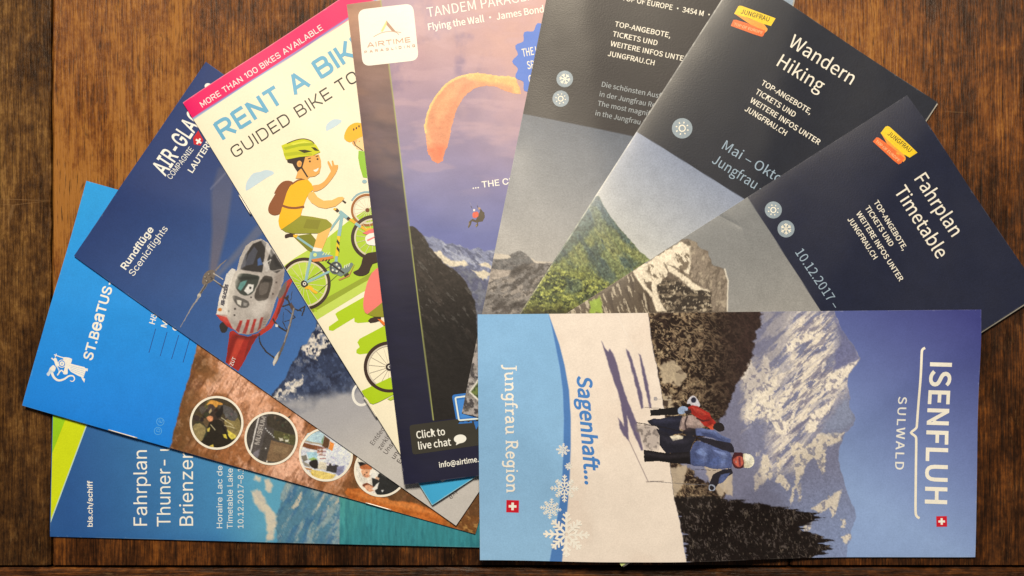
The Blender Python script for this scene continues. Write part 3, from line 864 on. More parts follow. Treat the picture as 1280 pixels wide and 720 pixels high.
GLY['I'][66] = [314, [[42,0,42,350,166,350,199,347,226,338,247,323,262,304,271,282,274,257,272,237,266,220,245,196,216,184,216,180,250,169,264,156,277,140,285,119,288,94,284,68,276,46,260,27,237,12,207,3,170,0],[86,39,168,39,204,43,227,55,240,72,244,94,242,111,236,126,225,140,210,150,192,156,171,159,86,159],[86,196,164,196,198,204,222,224,229,239,231,256,227,278,215,295,194,307,165,311,86,311]]]
GLY['I'][67] = [351, [[184,-4,141,1,104,17,72,44,48,80,33,124,28,175,33,226,48,270,72,306,104,332,141,349,184,354,234,347,276,324,308,288,318,265,326,240,281,240,268,272,246,294,217,309,184,314,154,310,126,298,104,278,86,250,75,216,71,175,75,134,86,100,104,72,126,52,154,40,184,36,217,41,246,56,268,78,281,110,326,110,319,85,308,62,277,26,234,3]]]
GLY['I'][68] = [346, [[150,0,66,0,66,39,148,39,187,44,218,56,244,76,260,102,271,136,274,176,271,215,261,248,244,275,220,294,190,306,152,311,64,311,64,350,155,350,202,345,242,329,274,304,298,269,312,226,318,176,312,125,298,82,274,47,241,21,200,6],[86,350,86,0,42,0,42,350]]]
GLY['I'][69] = [288, [[42,0,42,350,256,350,256,311,86,311,86,196,244,196,244,158,86,158,86,39,258,39,258,0]]]
GLY['I'][70] = [282, [[42,0,42,350,254,350,254,311,86,311,86,192,238,192,238,152,86,152,86,0]]]
GLY['I'][71] = [358, [[185,-4,141,1,103,18,72,44,48,80,32,124,28,175,32,226,48,270,71,306,102,332,140,349,182,354,234,346,278,323,309,286,326,240,280,240,266,270,245,294,217,308,182,314,153,310,126,298,104,278,86,250,75,216,71,175,75,134,86,100,104,72,126,52,154,40,185,36,212,40,237,49,258,64,272,85,282,110,286,137,194,137,194,176,329,176,329,138,324,97,310,62,288,34,259,13,224,0]]]
GLY['I'][72] = [356, [[42,0,42,350,86,350,86,198,270,198,270,350,314,350,314,0,270,0,270,160,86,160,86,0]]]
GLY['I'][73] = [206, [[22,0,22,39,82,39,82,311,22,311,22,350,186,350,186,311,126,311,126,39,186,39,186,0]]]
GLY['I'][74] = [272, [[128,-4,86,2,52,22,30,56,23,100,23,119,67,119,67,100,72,72,84,51,103,38,128,34,152,38,170,51,183,72,187,100,187,350,232,350,232,100,224,56,202,22,169,2]]]
GLY['I'][75] = [321, [[72,100,72,148,96,180,120,208,146,237,250,350,308,350,159,190,156,190],[42,0,42,350,86,350,86,230,86,155,86,133,86,0],[256,0,129,178,157,213,308,0]]]
GLY['I'][76] = [270, [[42,0,42,350,86,350,86,39,248,39,248,0]]]
GLY['I'][77] = [432, [[42,0,42,350,104,350,190,128,198,110,206,84,214,58,216,51,218,57,227,84,236,109,242,128,328,350,390,350,390,0,347,0,347,200,347,225,348,254,348,284,349,301,342,282,332,250,322,222,314,200,235,0,197,0,117,200,110,221,100,248,89,280,82,300,82,286,83,256,84,226,84,200,84,0]]]
GLY['I'][78] = [360, [[42,0,42,350,94,350,236,126,250,104,266,74,277,52,276,74,274,108,274,134,274,350,319,350,319,0,266,0,139,200,122,228,102,262,83,296,84,264,86,226,86,200,86,0]]]
GLY['I'][79] = [367, [[184,-4,141,1,104,17,72,44,48,80,33,124,28,175,33,226,48,270,72,306,104,332,141,349,184,354,226,349,264,332,296,306,319,270,334,226,339,175,334,124,319,80,296,44,264,17,226,1],[184,36,214,40,240,52,264,72,281,99,292,134,296,175,292,216,281,251,264,278,240,298,214,310,184,314,154,310,126,298,104,278,86,250,75,216,71,175,75,134,86,99,104,72,126,52,154,40]]]
GLY['I'][80] = [306, [[42,0,42,350,162,350,199,346,228,336,252,318,268,296,278,269,281,239,278,210,268,182,252,160,228,142,199,132,162,128,86,128,86,0],[86,167,160,167,185,169,204,176,219,188,229,202,237,239,229,276,219,290,204,302,184,308,160,311,86,311]]]
GLY['I'][81] = [367, [[168,110,215,110,254,58,264,44,322,-33,276,-33,238,18,228,32],[184,-4,141,1,104,17,72,44,48,80,33,124,28,175,33,226,48,270,72,306,104,332,141,349,184,354,226,349,264,332,296,306,319,270,334,226,339,175,334,124,319,80,296,44,264,17,226,1],[184,36,214,40,240,52,264,72,281,99,292,134,296,175,292,216,281,251,264,278,240,298,214,310,184,314,154,310,126,298,104,278,86,250,75,216,71,175,75,134,86,99,104,72,126,52,154,40]]]
GLY['I'][82] = [309, [[42,0,42,350,162,350,199,346,229,336,252,320,268,298,278,272,282,242,278,212,268,186,252,166,229,150,199,140,162,136,86,136,86,0],[86,176,160,176,186,178,205,184,220,194,230,206,238,242,230,278,220,292,204,302,185,309,160,311,86,311],[243,0,158,158,208,158,294,0]]]
GLY['I'][83] = [307, [[154,-6,118,-3,88,6,62,22,44,42,32,66,26,94,72,94,76,76,85,60,98,48,114,40,154,34,196,42,214,50,226,63,235,78,238,96,236,111,228,123,204,140,168,153,126,164,88,179,60,199,42,224,36,256,40,284,52,308,70,328,94,342,124,352,156,354,189,352,218,342,242,328,260,308,271,286,276,260,232,260,224,284,208,301,184,312,155,316,115,308,100,300,88,288,82,274,79,258,82,242,90,230,116,212,146,202,182,192,214,182,247,164,272,136,278,118,281,96,277,68,266,44,248,23,222,8,191,-3]]]
GLY['I'][84] = [308, [[22,311,22,350,287,350,287,311,176,311,176,0,132,0,132,311]]]
GLY['I'][85] = [356, [[178,-6,140,-2,106,10,78,30,58,55,46,85,42,119,42,350,86,350,86,122,88,99,97,78,110,60,128,46,152,38,178,36,205,38,228,46,246,60,259,78,268,99,270,122,270,350,314,350,314,119,310,85,298,55,278,30,250,10,216,-2]]]
GLY['I'][86] = [330, [[140,0,12,350,58,350,132,142,148,94,166,34,184,95,199,142,272,350,318,350,191,0]]]
GLY['I'][87] = [472, [[106,0,12,350,56,350,112,135,120,100,128,64,133,41,138,64,146,100,154,135,210,350,261,350,318,135,326,100,334,64,339,42,343,64,351,100,360,135,415,350,460,350,365,0,314,0,253,222,242,270,236,302,230,272,218,222,158,0]]]
GLY['I'][88] = [326, [[12,0,138,179,20,350,72,350,122,276,140,248,154,226,164,208,174,226,187,248,206,276,257,350,307,350,190,181,314,0,262,0,201,89,184,114,172,134,163,150,155,135,142,114,125,89,63,0]]]
GLY['I'][89] = [324, [[140,0,140,144,12,350,62,350,132,237,153,201,163,179,173,202,193,237,262,350,313,350,184,144,184,0]]]
GLY['I'][90] = [302, [[28,0,28,32,188,265,210,296,222,312,196,311,154,311,28,311,28,350,273,350,273,318,116,88,92,56,79,38,104,39,148,39,275,39,275,0]]]
GLY['I'][97] = [268, [[110,-6,86,-4,65,4,46,15,33,30,24,50,21,74,23,94,30,111,54,133,86,145,122,152,161,156,182,162,190,175,190,176,184,204,165,222,134,228,102,222,81,207,69,188,28,200,39,222,54,238,92,258,134,264,164,261,196,248,210,236,222,220,229,200,232,173,232,0,190,0,190,36,188,36,174,17,148,0],[117,31,139,34,157,40,171,51,181,64,190,95,190,130,178,125,159,121,138,118,120,116,92,109,71,96,65,86,63,72,70,50,90,36]]]
GLY['I'][98] = [292, [[158,-6,136,-4,118,2,95,22,82,40,77,40,77,0,36,0,36,350,78,350,78,220,82,220,94,238,118,256,136,262,158,264,188,260,216,248,238,228,254,202,265,168,268,130,265,92,254,58,238,31,216,11,188,-2],[152,32,174,36,192,45,207,60,218,80,224,104,226,130,224,156,218,180,207,200,192,214,174,224,152,227,130,224,111,214,96,200,86,181,80,158,78,130,80,103,86,79,96,60,111,44,130,36]]]
GLY['I'][99] = [272, [[142,-6,110,-2,80,12,56,32,38,58,27,92,24,129,27,167,38,200,56,228,80,248,110,260,142,264,179,260,210,245,234,222,249,190,208,180,200,199,186,214,166,224,142,227,119,224,100,214,85,198,74,178,66,129,74,81,85,61,100,46,119,36,142,32,167,36,186,46,200,61,210,80,250,70,235,38,210,14,180,0]]]
GLY['I'][100] = [292, [[134,-6,104,-2,76,11,54,31,38,58,27,92,24,130,27,168,38,202,54,228,77,248,104,260,134,264,156,262,174,256,198,238,210,220,214,220,214,350,256,350,256,0,215,0,215,40,211,40,198,22,174,2,156,-4],[140,32,162,36,181,44,196,60,206,79,212,103,214,130,212,158,206,181,196,200,181,214,163,224,140,227,118,224,100,214,85,200,74,180,68,156,66,130,68,104,74,80,85,60,100,45,118,36]]]
GLY['I'][101] = [278, [[146,-6,110,-2,80,12,56,32,38,58,27,91,24,128,27,166,38,200,56,226,79,247,108,260,141,264,183,258,202,248,220,234,234,216,246,194,253,166,256,134,256,116,66,116,68,96,76,73,88,56,104,42,124,34,146,32,174,36,196,50,210,72,251,62,243,44,230,27,214,14,194,3,172,-4],[67,152,212,152,211,164,205,184,194,202,180,216,163,224,141,227,119,224,100,216,86,202,75,186,68,166]]]
GLY['I'][102] = [174, [[157,261,157,225,4,225,4,261],[56,0,56,297,58,318,66,334,78,348,93,357,129,364,153,362,167,358,156,322,148,324,134,326,118,324,106,316,100,304,98,288,98,0]]]
GLY['I'][103] = [292, [[142,-104,92,-96,56,-76,35,-48,70,-28,84,-46,106,-60,142,-67,171,-63,194,-52,209,-32,214,-4,214,47,210,47,197,28,174,11,156,5,134,4,104,7,78,18,55,37,38,62,27,94,24,132,27,170,38,202,55,228,78,248,104,260,135,264,157,262,174,256,198,238,212,220,216,220,216,261,256,261,256,-6,252,-37,241,-62,223,-80,200,-94,172,-101],[141,40,163,44,182,52,196,65,206,84,213,106,215,132,213,158,206,182,196,200,182,215,163,224,141,227,118,224,100,214,85,200,74,180,68,158,66,132,68,106,75,84,86,66,100,52,118,44]]]
GLY['I'][104] = [282, [[78,156,78,0,36,0,36,350,78,350,78,214,85,228,104,249,128,260,156,264,182,262,203,254,221,240,234,220,243,196,246,166,246,0,204,0,204,162,200,189,188,210,169,222,144,226,110,218,97,208,87,194,80,177]]]
GLY['I'][105] = [114, [[36,0,36,261,78,261,78,0],[58,304,37,313,30,322,28,332,30,343,37,352,58,360,78,352,85,343,87,332,85,322,78,313]]]
GLY['I'][106] = [114, [[36,261,78,261,78,-20,76,-43,70,-62,60,-78,44,-89,26,-96,2,-98,-7,-98,-7,-60,2,-60,17,-57,28,-50,34,-37,36,-20],[58,304,37,313,30,322,28,332,30,343,37,352,58,360,78,352,84,343,86,332,84,322,78,313]]]
GLY['I'][107] = [262, [[76,94,76,146,83,146,196,261,248,261,126,137,122,137],[36,0,36,350,78,350,78,0],[202,0,102,128,132,158,256,0]]]
GLY['I'][108] = [130, [[96,-2,70,2,51,14,40,32,36,58,36,350,78,350,78,68,82,43,90,38,100,36,110,36,116,38,124,2,111,0]]]
GLY['I'][109] = [420, [[36,0,36,261,77,261,78,211,91,238,118,258,151,266,177,262,198,248,212,228,218,210,222,220,232,236,262,258,300,266,322,263,342,256,359,244,372,226,380,204,383,176,383,0,341,0,341,174,337,199,325,215,308,224,288,228,258,220,238,200,230,170,230,0,188,0,188,179,185,198,174,214,158,224,137,228,108,220,86,199,80,183,78,164,78,0]]]
GLY['I'][110] = [282, [[78,156,78,0,36,0,36,261,77,261,77,212,85,228,104,249,128,260,156,264,182,262,203,254,221,240,234,220,243,196,246,166,246,0,204,0,204,162,200,189,188,210,169,222,144,226,110,218,97,208,87,194,80,177]]]
GLY['I'][111] = [286, [[142,-6,110,-2,80,12,56,32,38,58,27,92,24,129,27,167,38,200,56,228,80,248,110,260,142,264,176,260,206,248,230,228,247,200,258,167,262,129,258,92,247,58,230,32,206,12,176,-2],[142,32,166,36,186,46,201,61,212,81,220,129,212,178,201,198,186,214,166,224,142,227,119,224,100,214,85,198,74,178,66,129,74,81,85,61,100,46,119,36]]]
GLY['I'][112] = [292, [[36,-98,36,261,77,261,77,220,82,220,94,238,118,256,136,262,158,264,188,260,216,248,238,228,254,202,265,168,268,130,265,92,254,58,238,31,216,11,188,-2,158,-6,136,-4,118,2,95,22,82,40,78,40,78,-98],[152,32,174,36,192,45,207,60,218,80,224,104,226,130,224,156,218,180,207,200,192,214,174,224,152,227,130,224,111,214,96,200,86,181,80,158,78,130,80,103,86,79,96,60,111,44,130,36]]]
GLY['I'][113] = [292, [[256,-98,214,-98,214,40,210,40,198,22,174,2,156,-4,134,-6,104,-2,76,11,54,31,38,58,27,92,24,130,27,168,38,202,54,228,77,248,104,260,134,264,156,262,174,256,198,238,211,220,215,220,215,261,256,261],[140,32,162,36,181,44,196,60,206,79,212,103,214,130,212,158,206,181,196,200,181,214,163,224,140,227,118,224,100,214,85,200,74,180,68,156,66,130,68,104,74,80,85,60,100,45,118,36]]]
GLY['I'][114] = [178, [[36,0,36,261,77,261,77,221,80,221,90,238,105,252,124,262,146,264,158,264,168,264,168,222,158,223,142,224,110,216,86,195,80,180,78,163,78,0]]]
GLY['I'][115] = [251, [[125,-6,77,2,58,12,42,26,31,44,24,65,64,74,72,54,86,42,103,34,124,31,149,34,168,43,180,56,184,70,182,83,175,94,146,106,102,117,72,128,50,143,36,164,32,188,36,210,44,228,60,244,79,255,102,262,128,264,154,262,174,256,192,246,206,234,223,200,184,190,167,217,151,226,129,229,108,226,90,218,78,206,74,190,78,178,86,168,118,154,158,144,189,133,210,118,224,98,228,74,224,52,215,32,200,16,179,4,154,-3]]]
GLY['I'][116] = [156, [[140,261,140,225,4,225,4,261],[44,324,86,324,86,67,88,52,94,42,103,36,117,34,128,35,139,37,146,1,132,-2,116,-3,86,2,64,14,50,36,44,64]]]
GLY['I'][117] = [282, [[126,-4,100,-1,79,8,61,21,48,40,39,65,36,96,36,261,78,261,78,99,82,72,94,52,113,39,138,34,172,42,184,52,195,66,202,84,204,105,204,261,246,261,246,0,205,0,205,49,196,32,177,12,153,0]]]
GLY['I'][118] = [268, [[112,0,12,261,58,261,114,106,128,60,134,40,140,60,154,106,210,261,256,261,156,0]]]
GLY['I'][119] = [390, [[94,0,16,261,60,261,92,147,106,94,117,42,128,92,142,147,174,261,218,261,249,147,262,94,273,44,284,93,298,147,330,261,374,261,296,0,254,0,220,118,210,155,200,193,195,212,190,193,180,154,170,118,136,0]]]
GLY['I'][120] = [260, [[14,0,107,134,20,261,69,261,102,210,124,174,132,161,140,174,160,210,194,261,242,261,155,132,246,0,198,0,159,58,138,94,130,107,122,94,102,58,63,0]]]
GLY['I'][121] = [268, [[32,-96,42,-59,49,-60,72,-61,90,-51,104,-24,112,-1,12,261,58,261,114,106,128,60,134,40,140,60,154,106,210,261,256,261,140,-40,122,-74,96,-94,63,-100,44,-98]]]
GLY['I'][122] = [262, [[28,0,28,32,175,220,175,222,33,222,33,261,229,261,229,228,86,42,86,39,233,39,233,0]]]
GLY['I'][183] = [135, [[68,135,56,138,45,144,38,154,36,166,38,178,45,188,56,196,68,198,80,196,90,188,96,178,99,166,96,154,90,144,80,138]]]
GLY['I'][246] = [286, [[142,-6,110,-2,80,12,56,32,38,58,27,92,24,129,27,167,38,200,56,228,80,248,110,260,142,264,176,260,206,248,230,228,247,200,258,167,262,129,258,92,247,58,230,32,206,12,176,-2],[142,32,166,36,186,46,201,61,212,81,220,129,212,178,201,198,186,214,166,224,142,227,119,224,100,214,85,198,74,178,66,129,74,81,85,61,100,46,119,36],[192,304,172,313,164,332,172,352,192,360,212,352,220,332,212,313],[94,304,74,313,66,332,74,352,94,360,113,352,121,332,113,313]]]
GLY['I'][252] = [282, [[126,-4,100,-1,79,8,61,21,48,40,39,65,36,96,36,261,78,261,78,99,82,72,94,52,113,39,138,34,172,42,184,52,195,66,202,84,204,105,204,261,246,261,246,0,205,0,205,49,196,32,177,12,153,0],[190,304,171,313,162,332,171,352,190,360,210,352,218,332,210,313],[92,304,72,313,64,332,72,352,92,360,111,352,120,332,111,313]]]
GLY['I'][8211] = [240, [[240,168,240,129,0,129,0,168]]]
GLY['I'][8226] = [268, [[134,64,114,66,96,74,80,86,68,101,61,119,58,139,61,159,68,177,80,192,96,204,114,212,134,214,154,212,172,204,187,192,198,177,206,159,209,139,206,119,198,101,187,86,172,74,154,66]]]
def _q():
    a, b, x0 = .06, .94, .06
    G = {}
    def put(ch, w, *st):
        G[ch] = (w + .17, [(p, c, 1.0) for p, c in st])
    w = .74; x1 = w - .06; r = .26
    R = lambda p, rr=r, c=False: (round_poly(p, rr, c), c)
    put('O', w, R([(x0, a), (x1, a), (x1, b), (x0, b)], .3, True)); G['0'] = G['O']
    put('R', w, ([(x0, 0), (x0, 1)], False), R([(x0, b), (x1, b), (x1, .46), (x0, .46)]), ([(.38, .46), (x1 + .02, 0)], False))
    put('P', w, ([(x0, 0), (x0, 1)], False), R([(x0, b), (x1, b), (x1, .42), (x0, .42)]))
    put('E', .62, ([(x0, 0), (x0, 1)], False), ([(x0, b), (.62, b)], False), ([(x0, .5), (.58, .5)], False), ([(x0, a), (.62, a)], False))
    put('F', .6, ([(x0, 0), (x0, 1)], False), ([(x0, b), (.6, b)], False), ([(x0, .48), (.56, .48)], False))
    put('N', w, ([(x0, 0), (x0, 1)], False), ([(x0, .97), (x1, .03)], False), ([(x1, 0), (x1, 1)], False))
    put('T', .66, ([(0, b), (.66, b)], False), ([(.33, b), (.33, 0)], False))
    put('A', .8, ([(.03, 0), (.4, 1)], False), ([(.4, 1), (.77, 0)], False), ([(.15, .3), (.65, .3)], False))
    put('B', .72, ([(x0, 0), (x0, 1)], False), R([(x0, b), (.62, b), (.62, .52), (x0, .52)], .2), R([(x0, .52), (.67, .52), (.67, a), (x0, a)], .22))
    put('I', .12, ([(x0, 0), (x0, 1)], False))
    put('1', .34, ([(.26, 0), (.26, 1)], False), ([(.26, .97), (.03, .75)], False))
    put('K', .7, ([(x0, 0), (x0, 1)], False), ([(x0, .46), (.3, .46), (.66, 1)], False), ([(.3, .46), (.7, 0)], False))
    put('G', w, R([(x1, .72), (x1, b), (x0, b), (x0, a), (x1, a), (x1, .46), (.38, .46)], [0, .26, .3, .3, .26, 0, 0]))
    put('U', w, R([(x0, 1), (x0, a), (x1, a), (x1, 1)], .3))
    put('D', w, R([(x0, a), (x1, a), (x1, b), (x0, b)], [0, .34, .34, 0], True))
    put('M', .86, ([(x0, 0), (x0, 1)], False), ([(x0, .97), (.43, .25), (.8, .97)], False), ([(.8, 0), (.8, 1)], False))
    put('H', w, ([(x0, 0), (x0, 1)], False), ([(x0, .5), (x1, .5)], False), ([(x1, 0), (x1, 1)], False))
    put('S', .7, R([(.64, .74), (.64, b), (x0, b), (x0, .5), (.64, .5), (.64, a), (x0, a), (x0, .26)], [0, .22, .22, .2, .2, .22, .22, 0]))
    put('V', .76, ([(.03, 1), (.38, 0)], False), ([(.38, 0), (.73, 1)], False))
    put('L', .58, ([(x0, 1), (x0, 0)], False), ([(x0, a), (.58, a)], False))
    put('C', .7, R([(.64, .7), (.64, b), (x0, b), (x0, a), (.64, a), (.64, .3)], [0, .26, .3, .3, .26, 0]))
    G[' '] = (.42, [])
    return G

def _slab():
    G = {}
    sm = lambda p: smooth_pts(p, False, 4)
    t = .55           # weight of serifs against stems
    def put(ch, w, *st):
        G[ch] = (w, [(s[0], s[1] if len(s) > 1 else False, s[2] if len(s) > 2 else 1.0) for s in st])
    def ser(x0, x1, y):
        return ([(x0, y), (x1, y)], False, t)
    put('J', .52, (sm([(.3, .97), (.3, .3), (.29, -.02), (.2, -.2), (.02, -.24)]),), ser(.1, .48, .97))
    put('u', .78, (sm([(.16, .66), (.16, .25), (.22, .06), (.36, .03), (.5, .12), (.56, .24)]),), ([(.57, .67), (.57, .03)],), ser(.02, .16, .65), ser(.44, .57, .65), ser(.57, .73, .03))
    put('n', .8, ([(.17, .67), (.17, 0)],), (sm([(.17, .44), (.28, .6), (.42, .65), (.55, .58), (.59, .42), (.59, 0)]),), ser(.03, .17, .65), ser(.04, .3, .03), ser(.46, .73, .03))
    put('g', .68, (smooth_pts(ell(.31, .38, .2, .27, 10), True, 3), True), ([(.52, .66), (.52, -.05)],), (sm([(.52, -.05), (.46, -.22), (.3, -.29), (.1, -.24)]),), ser(.5, .66, .65))
    put('f', .5, (sm([(.2, 0), (.2, .4), (.2, .75), (.27, .93), (.4, .98), (.5, .93)]),), ser(.05, .44, .64), ser(.06, .38, .03))
    put('r', .58, ([(.18, .67), (.18, 0)],), (sm([(.18, .42), (.28, .58), (.4, .65), (.52, .61)]),), ser(.04, .18, .65), ser(.05, .36, .03))
    put('a', .68, (sm([(.1, .52), (.18, .63), (.32, .66), (.44, .6), (.47, .45), (.47, .2), (.5, .03)]),), ser(.5, .63, .03), (sm([(.47, .4), (.22, .37), (.09, .26), (.1, .1), (.22, .02), (.38, .08), (.47, .2)]),))
    put('R', .88, ([(.2, 1), (.2, 0)],), (sm([(.2, .97), (.45, .97), (.6, .88), (.62, .72), (.55, .56), (.4, .5), (.2, .5)]),), ([(.4, .5), (.68, .03)],), ser(.05, .22, .97), ser(.06, .36, .03), ser(.66, .86, .03))
    put('e', .66, ([(.1, .37), (.54, .37)], False, .7), (sm([(.54, .37), (.5, .56), (.34, .66), (.17, .58), (.1, .38), (.14, .14), (.3, .02), (.46, .06), (.55, .16)]),))
    put('i', .42, ([(.2, .67), (.2, 0)],), ser(.06, .2, .65), ser(.06, .36, .03), ([(.2, .86), (.2, .98)],))
    put('o', .72, (smooth_pts(ell(.34, .34, .25, .31, 10), True, 3), True))
    G[' '] = (.34, [])
    return G
STROKES = {'Q': _q(), 'L': _slab()}
# ------------------------------------------------------------------ the table top: old boards, worn varnish
def wood_material(name, stops, fleck=(0.30, 0.17, 0.07), fleckamt=0.5, rough=0.42, streak=1.0, bump=0.5, seed=0.0, wear=None, mottle=0.8, lo=0.68, hi=1.26):
    m = bpy.data.materials.new(name)
    m.use_nodes = True
    nt = m.node_tree
    L = nt.links.new
    b = nt.nodes['Principled BSDF']
    tc = nn(nt, 'ShaderNodeTexCoord')
    def mapped(sx, sy, off=0.0, dist=None):
        mp = nn(nt, 'ShaderNodeMapping')
        mp.inputs['Scale'].default_value = (sx, sy, 1)
        mp.inputs['Location'].default_value = (seed + off, seed * 1.7 + off, 0)
        L(dist if dist is not None else tc.outputs['Object'], mp.inputs['Vector'])
        return mp.outputs[0]
    def noise(vec, scale, detail=6, rg=0.6, dist=0.0):
        n = nn(nt, 'ShaderNodeTexNoise')
        n.inputs['Scale'].default_value = scale
        n.inputs['Detail'].default_value = detail
        n.inputs['Roughness'].default_value = rg
        n.inputs['Distortion'].default_value = dist
        L(vec, n.inputs['Vector'])
        return n.outputs['Fac']
    def math_(op, a, c, clamp=False):
        n = nn(nt, 'ShaderNodeMath', operation=op, use_clamp=clamp)
        for i, v in enumerate((a, c)):
            if isinstance(v, (int, float)): n.inputs[i].default_value = v
            else: L(v, n.inputs[i])
        return n.outputs[0]
    def rng(v, a, c, d=0.0, e=1.0):
        n = nn(nt, 'ShaderNodeMapRange')
        n.inputs['From Min'].default_value = a; n.inputs['From Max'].default_value = c
        n.inputs['To Min'].default_value = d; n.inputs['To Max'].default_value = e
        L(v, n.inputs['Value'])
        return n.outputs[0]
    fine = noise(mapped(1300, 55), 1.0, 5, 0.65, 0.6)          # fibres
    mid = noise(mapped(300, 12, 3.1), 1.0, 6, 0.6, 1.2)       # growth rings
    big = noise(mapped(64, 20, 7.7), 1.0, 4, 0.55, 0.8)        # patches of worn varnish
    huge = noise(mapped(15, 9, 1.3), 1.0, 3, 0.5, 0.4)
    t = math_('ADD', math_('MULTIPLY', fine, 0.62 * streak), math_('MULTIPLY', mid, 0.40 * streak))
    t = math_('ADD', t, math_('MULTIPLY', big, 0.42))
    t = math_('ADD', t, math_('MULTIPLY', huge, 0.40))
    t = rng(t, lo, hi)
    mott = noise(mapped(420, 260, 6.0), 1.0, 7, 0.72)          # mottled, pitted finish
    mott2 = noise(mapped(120, 60, 8.0), 1.0, 6, 0.65, 0.5)
    t = math_('ADD', t, math_('MULTIPLY', math_('SUBTRACT', mott, 0.5), mottle))
    t = math_('ADD', t, math_('MULTIPLY', math_('SUBTRACT', mott2, 0.5), mottle * 0.9))
    if wear is not None:            # where hands and plates have polished the varnish away
        for (px, py, rx, ry, amt) in wear:
            mp = nn(nt, 'ShaderNodeMapping', vector_type='TEXTURE')
            mp.inputs['Location'].default_value = (px, py, 0)
            mp.inputs['Scale'].default_value = (rx, ry, 1)
            wn = nn(nt, 'ShaderNodeTexNoise'); wn.inputs['Scale'].default_value = 22; wn.inputs['Detail'].default_value = 5
            L(tc.outputs['Object'], wn.inputs['Vector'])
            va = nn(nt, 'ShaderNodeVectorMath', operation='MULTIPLY_ADD')
            L(wn.outputs['Color'], va.inputs[0]); va.inputs[1].default_value = (0.09, 0.09, 0); L(tc.outputs['Object'], va.inputs[2])
            L(va.outputs[0], mp.inputs['Vector'])
            gr = nn(nt, 'ShaderNodeTexGradient', gradient_type='SPHERICAL')
            fl = nn(nt, 'ShaderNodeVectorMath', operation='MULTIPLY'); fl.inputs[1].default_value = (1, 1, 0)
            L(mp.outputs[0], fl.inputs[0]); L(fl.outputs[0], gr.inputs['Vector'])
            t = math_('ADD', t, math_('MULTIPLY', gr.outputs['Fac'], amt))
    cr = nn(nt, 'ShaderNodeValToRGB')
    ramp(cr, stops)
    L(t, cr.inputs['Fac'])
    # pale flecks where the finish is rubbed through, along the grain
    f1 = noise(mapped(900, 150, 5.0), 1.0, 4, 0.7)
    f2 = noise(mapped(150, 34, 9.0), 1.0, 5, 0.6)
    fm = math_('MULTIPLY', rng(f1, 0.54, 0.66), rng(f2, 0.46, 0.62))
    mx = nn(nt, 'ShaderNodeMix', data_type='RGBA')
    L(math_('MULTIPLY', fm, fleckamt), mx.inputs['Factor'])
    L(cr.outputs[0], mx.inputs['A'])
    mx.inputs['B'].default_value = (*fleck, 1)
    # dark pores and stains
    p1 = noise(mapped(1500, 80, 2.0), 1.0, 3, 0.6)
    p2 = noise(mapped(70, 40, 4.0), 1.0, 5, 0.65, 1.5)
    pm = math_('MAXIMUM', rng(p1, 0.58, 0.68, 0.0, 0.8), rng(p2, 0.64, 0.74, 0.0, 0.7))
    mx2 = nn(nt, 'ShaderNodeMix', data_type='RGBA')
    L(pm, mx2.inputs['Factor'])
    L(mx.outputs['Result'], mx2.inputs['A'])
    mx2.inputs['B'].default_value = (0.016, 0.007, 0.003, 1)
    # scratches
    out = mx2.outputs['Result']
    for k, (sx, sy, ang) in enumerate(((7.0, 60.0, 0.45), (9.0, 80.0, -0.7))):
        mp = nn(nt, 'ShaderNodeMapping')
        mp.inputs['Rotation'].default_value = (0, 0, ang)
        mp.inputs['Scale'].default_value = (sx, sy, 1)
        mp.inputs['Location'].default_value = (k * 3.3 + seed, k * 1.9, 0)
        L(tc.outputs['Object'], mp.inputs['Vector'])
        v = nn(nt, 'ShaderNodeTexVoronoi', feature='DISTANCE_TO_EDGE')
        v.inputs['Scale'].default_value = 1.0
        L(mp.outputs[0], v.inputs['Vector'])
        gate = noise(mapped(14, 14, 20 + k * 5), 1.0, 2)
        sm = math_('MULTIPLY', rng(v.outputs['Distance'], 0.010, 0.003), rng(gate, 0.66, 0.72))
        m3 = nn(nt, 'ShaderNodeMix', data_type='RGBA')
        L(math_('MULTIPLY', sm, 0.35), m3.inputs['Factor'])
        L(out, m3.inputs['A'])
        m3.inputs['B'].default_value = (0.34, 0.20, 0.09, 1)
        out = m3.outputs['Result']
    L(out, b.inputs['Base Color'])
    L(rng(big, 0.3, 0.7, rough - 0.10, rough + 0.14), b.inputs['Roughness'])
    b.inputs['Specular IOR Level'].default_value = 0.22
    h = math_('ADD', math_('MULTIPLY', fine, 0.6), math_('MULTIPLY', p1, -0.5))
    h = math_('ADD', h, math_('MULTIPLY', mid, 0.7))
    bp = nn(nt, 'ShaderNodeBump')
    bp.inputs['Strength'].default_value = bump
    bp.inputs['Distance'].default_value = 0.0012
    L(h, bp.inputs['Height'])
    L(bp.outputs[0], b.inputs['Normal'])
    return m

WALNUT = [(0.0, (0.006, 0.0024, 0.001)), (0.28, (0.022, 0.0078, 0.0026)), (0.50, (0.062, 0.021, 0.0055)), (0.74, (0.170, 0.056, 0.010)), (1.0, (0.32, 0.134, 0.026))]
OLIVE = [(0.0, (0.007, 0.003, 0.0013)), (0.30, (0.024, 0.0098, 0.0032)), (0.56, (0.066, 0.028, 0.0075)), (0.80, (0.135, 0.062, 0.016)), (1.0, (0.24, 0.125, 0.036))]
W_MAIN = wood_material('worn_walnut_board', WALNUT, seed=0.0, fleckamt=0.35, wear=[(-0.135, 0.095, 0.19, 0.17, 0.62), (0.175, 0.135, 0.15, 0.08, 0.42)], fleck=(0.27, 0.13, 0.045))
W_SIDE = wood_material('rough_olive_board', OLIVE, seed=4.2, fleck=(0.24, 0.14, 0.055), fleckamt=0.45, rough=0.48, bump=1.0, wear=[(-0.21, 0.11, 0.10, 0.20, 0.62)], mottle=1.15)
W_END = wood_material('dark_end_board', WALNUT, seed=8.4, fleckamt=0.3)

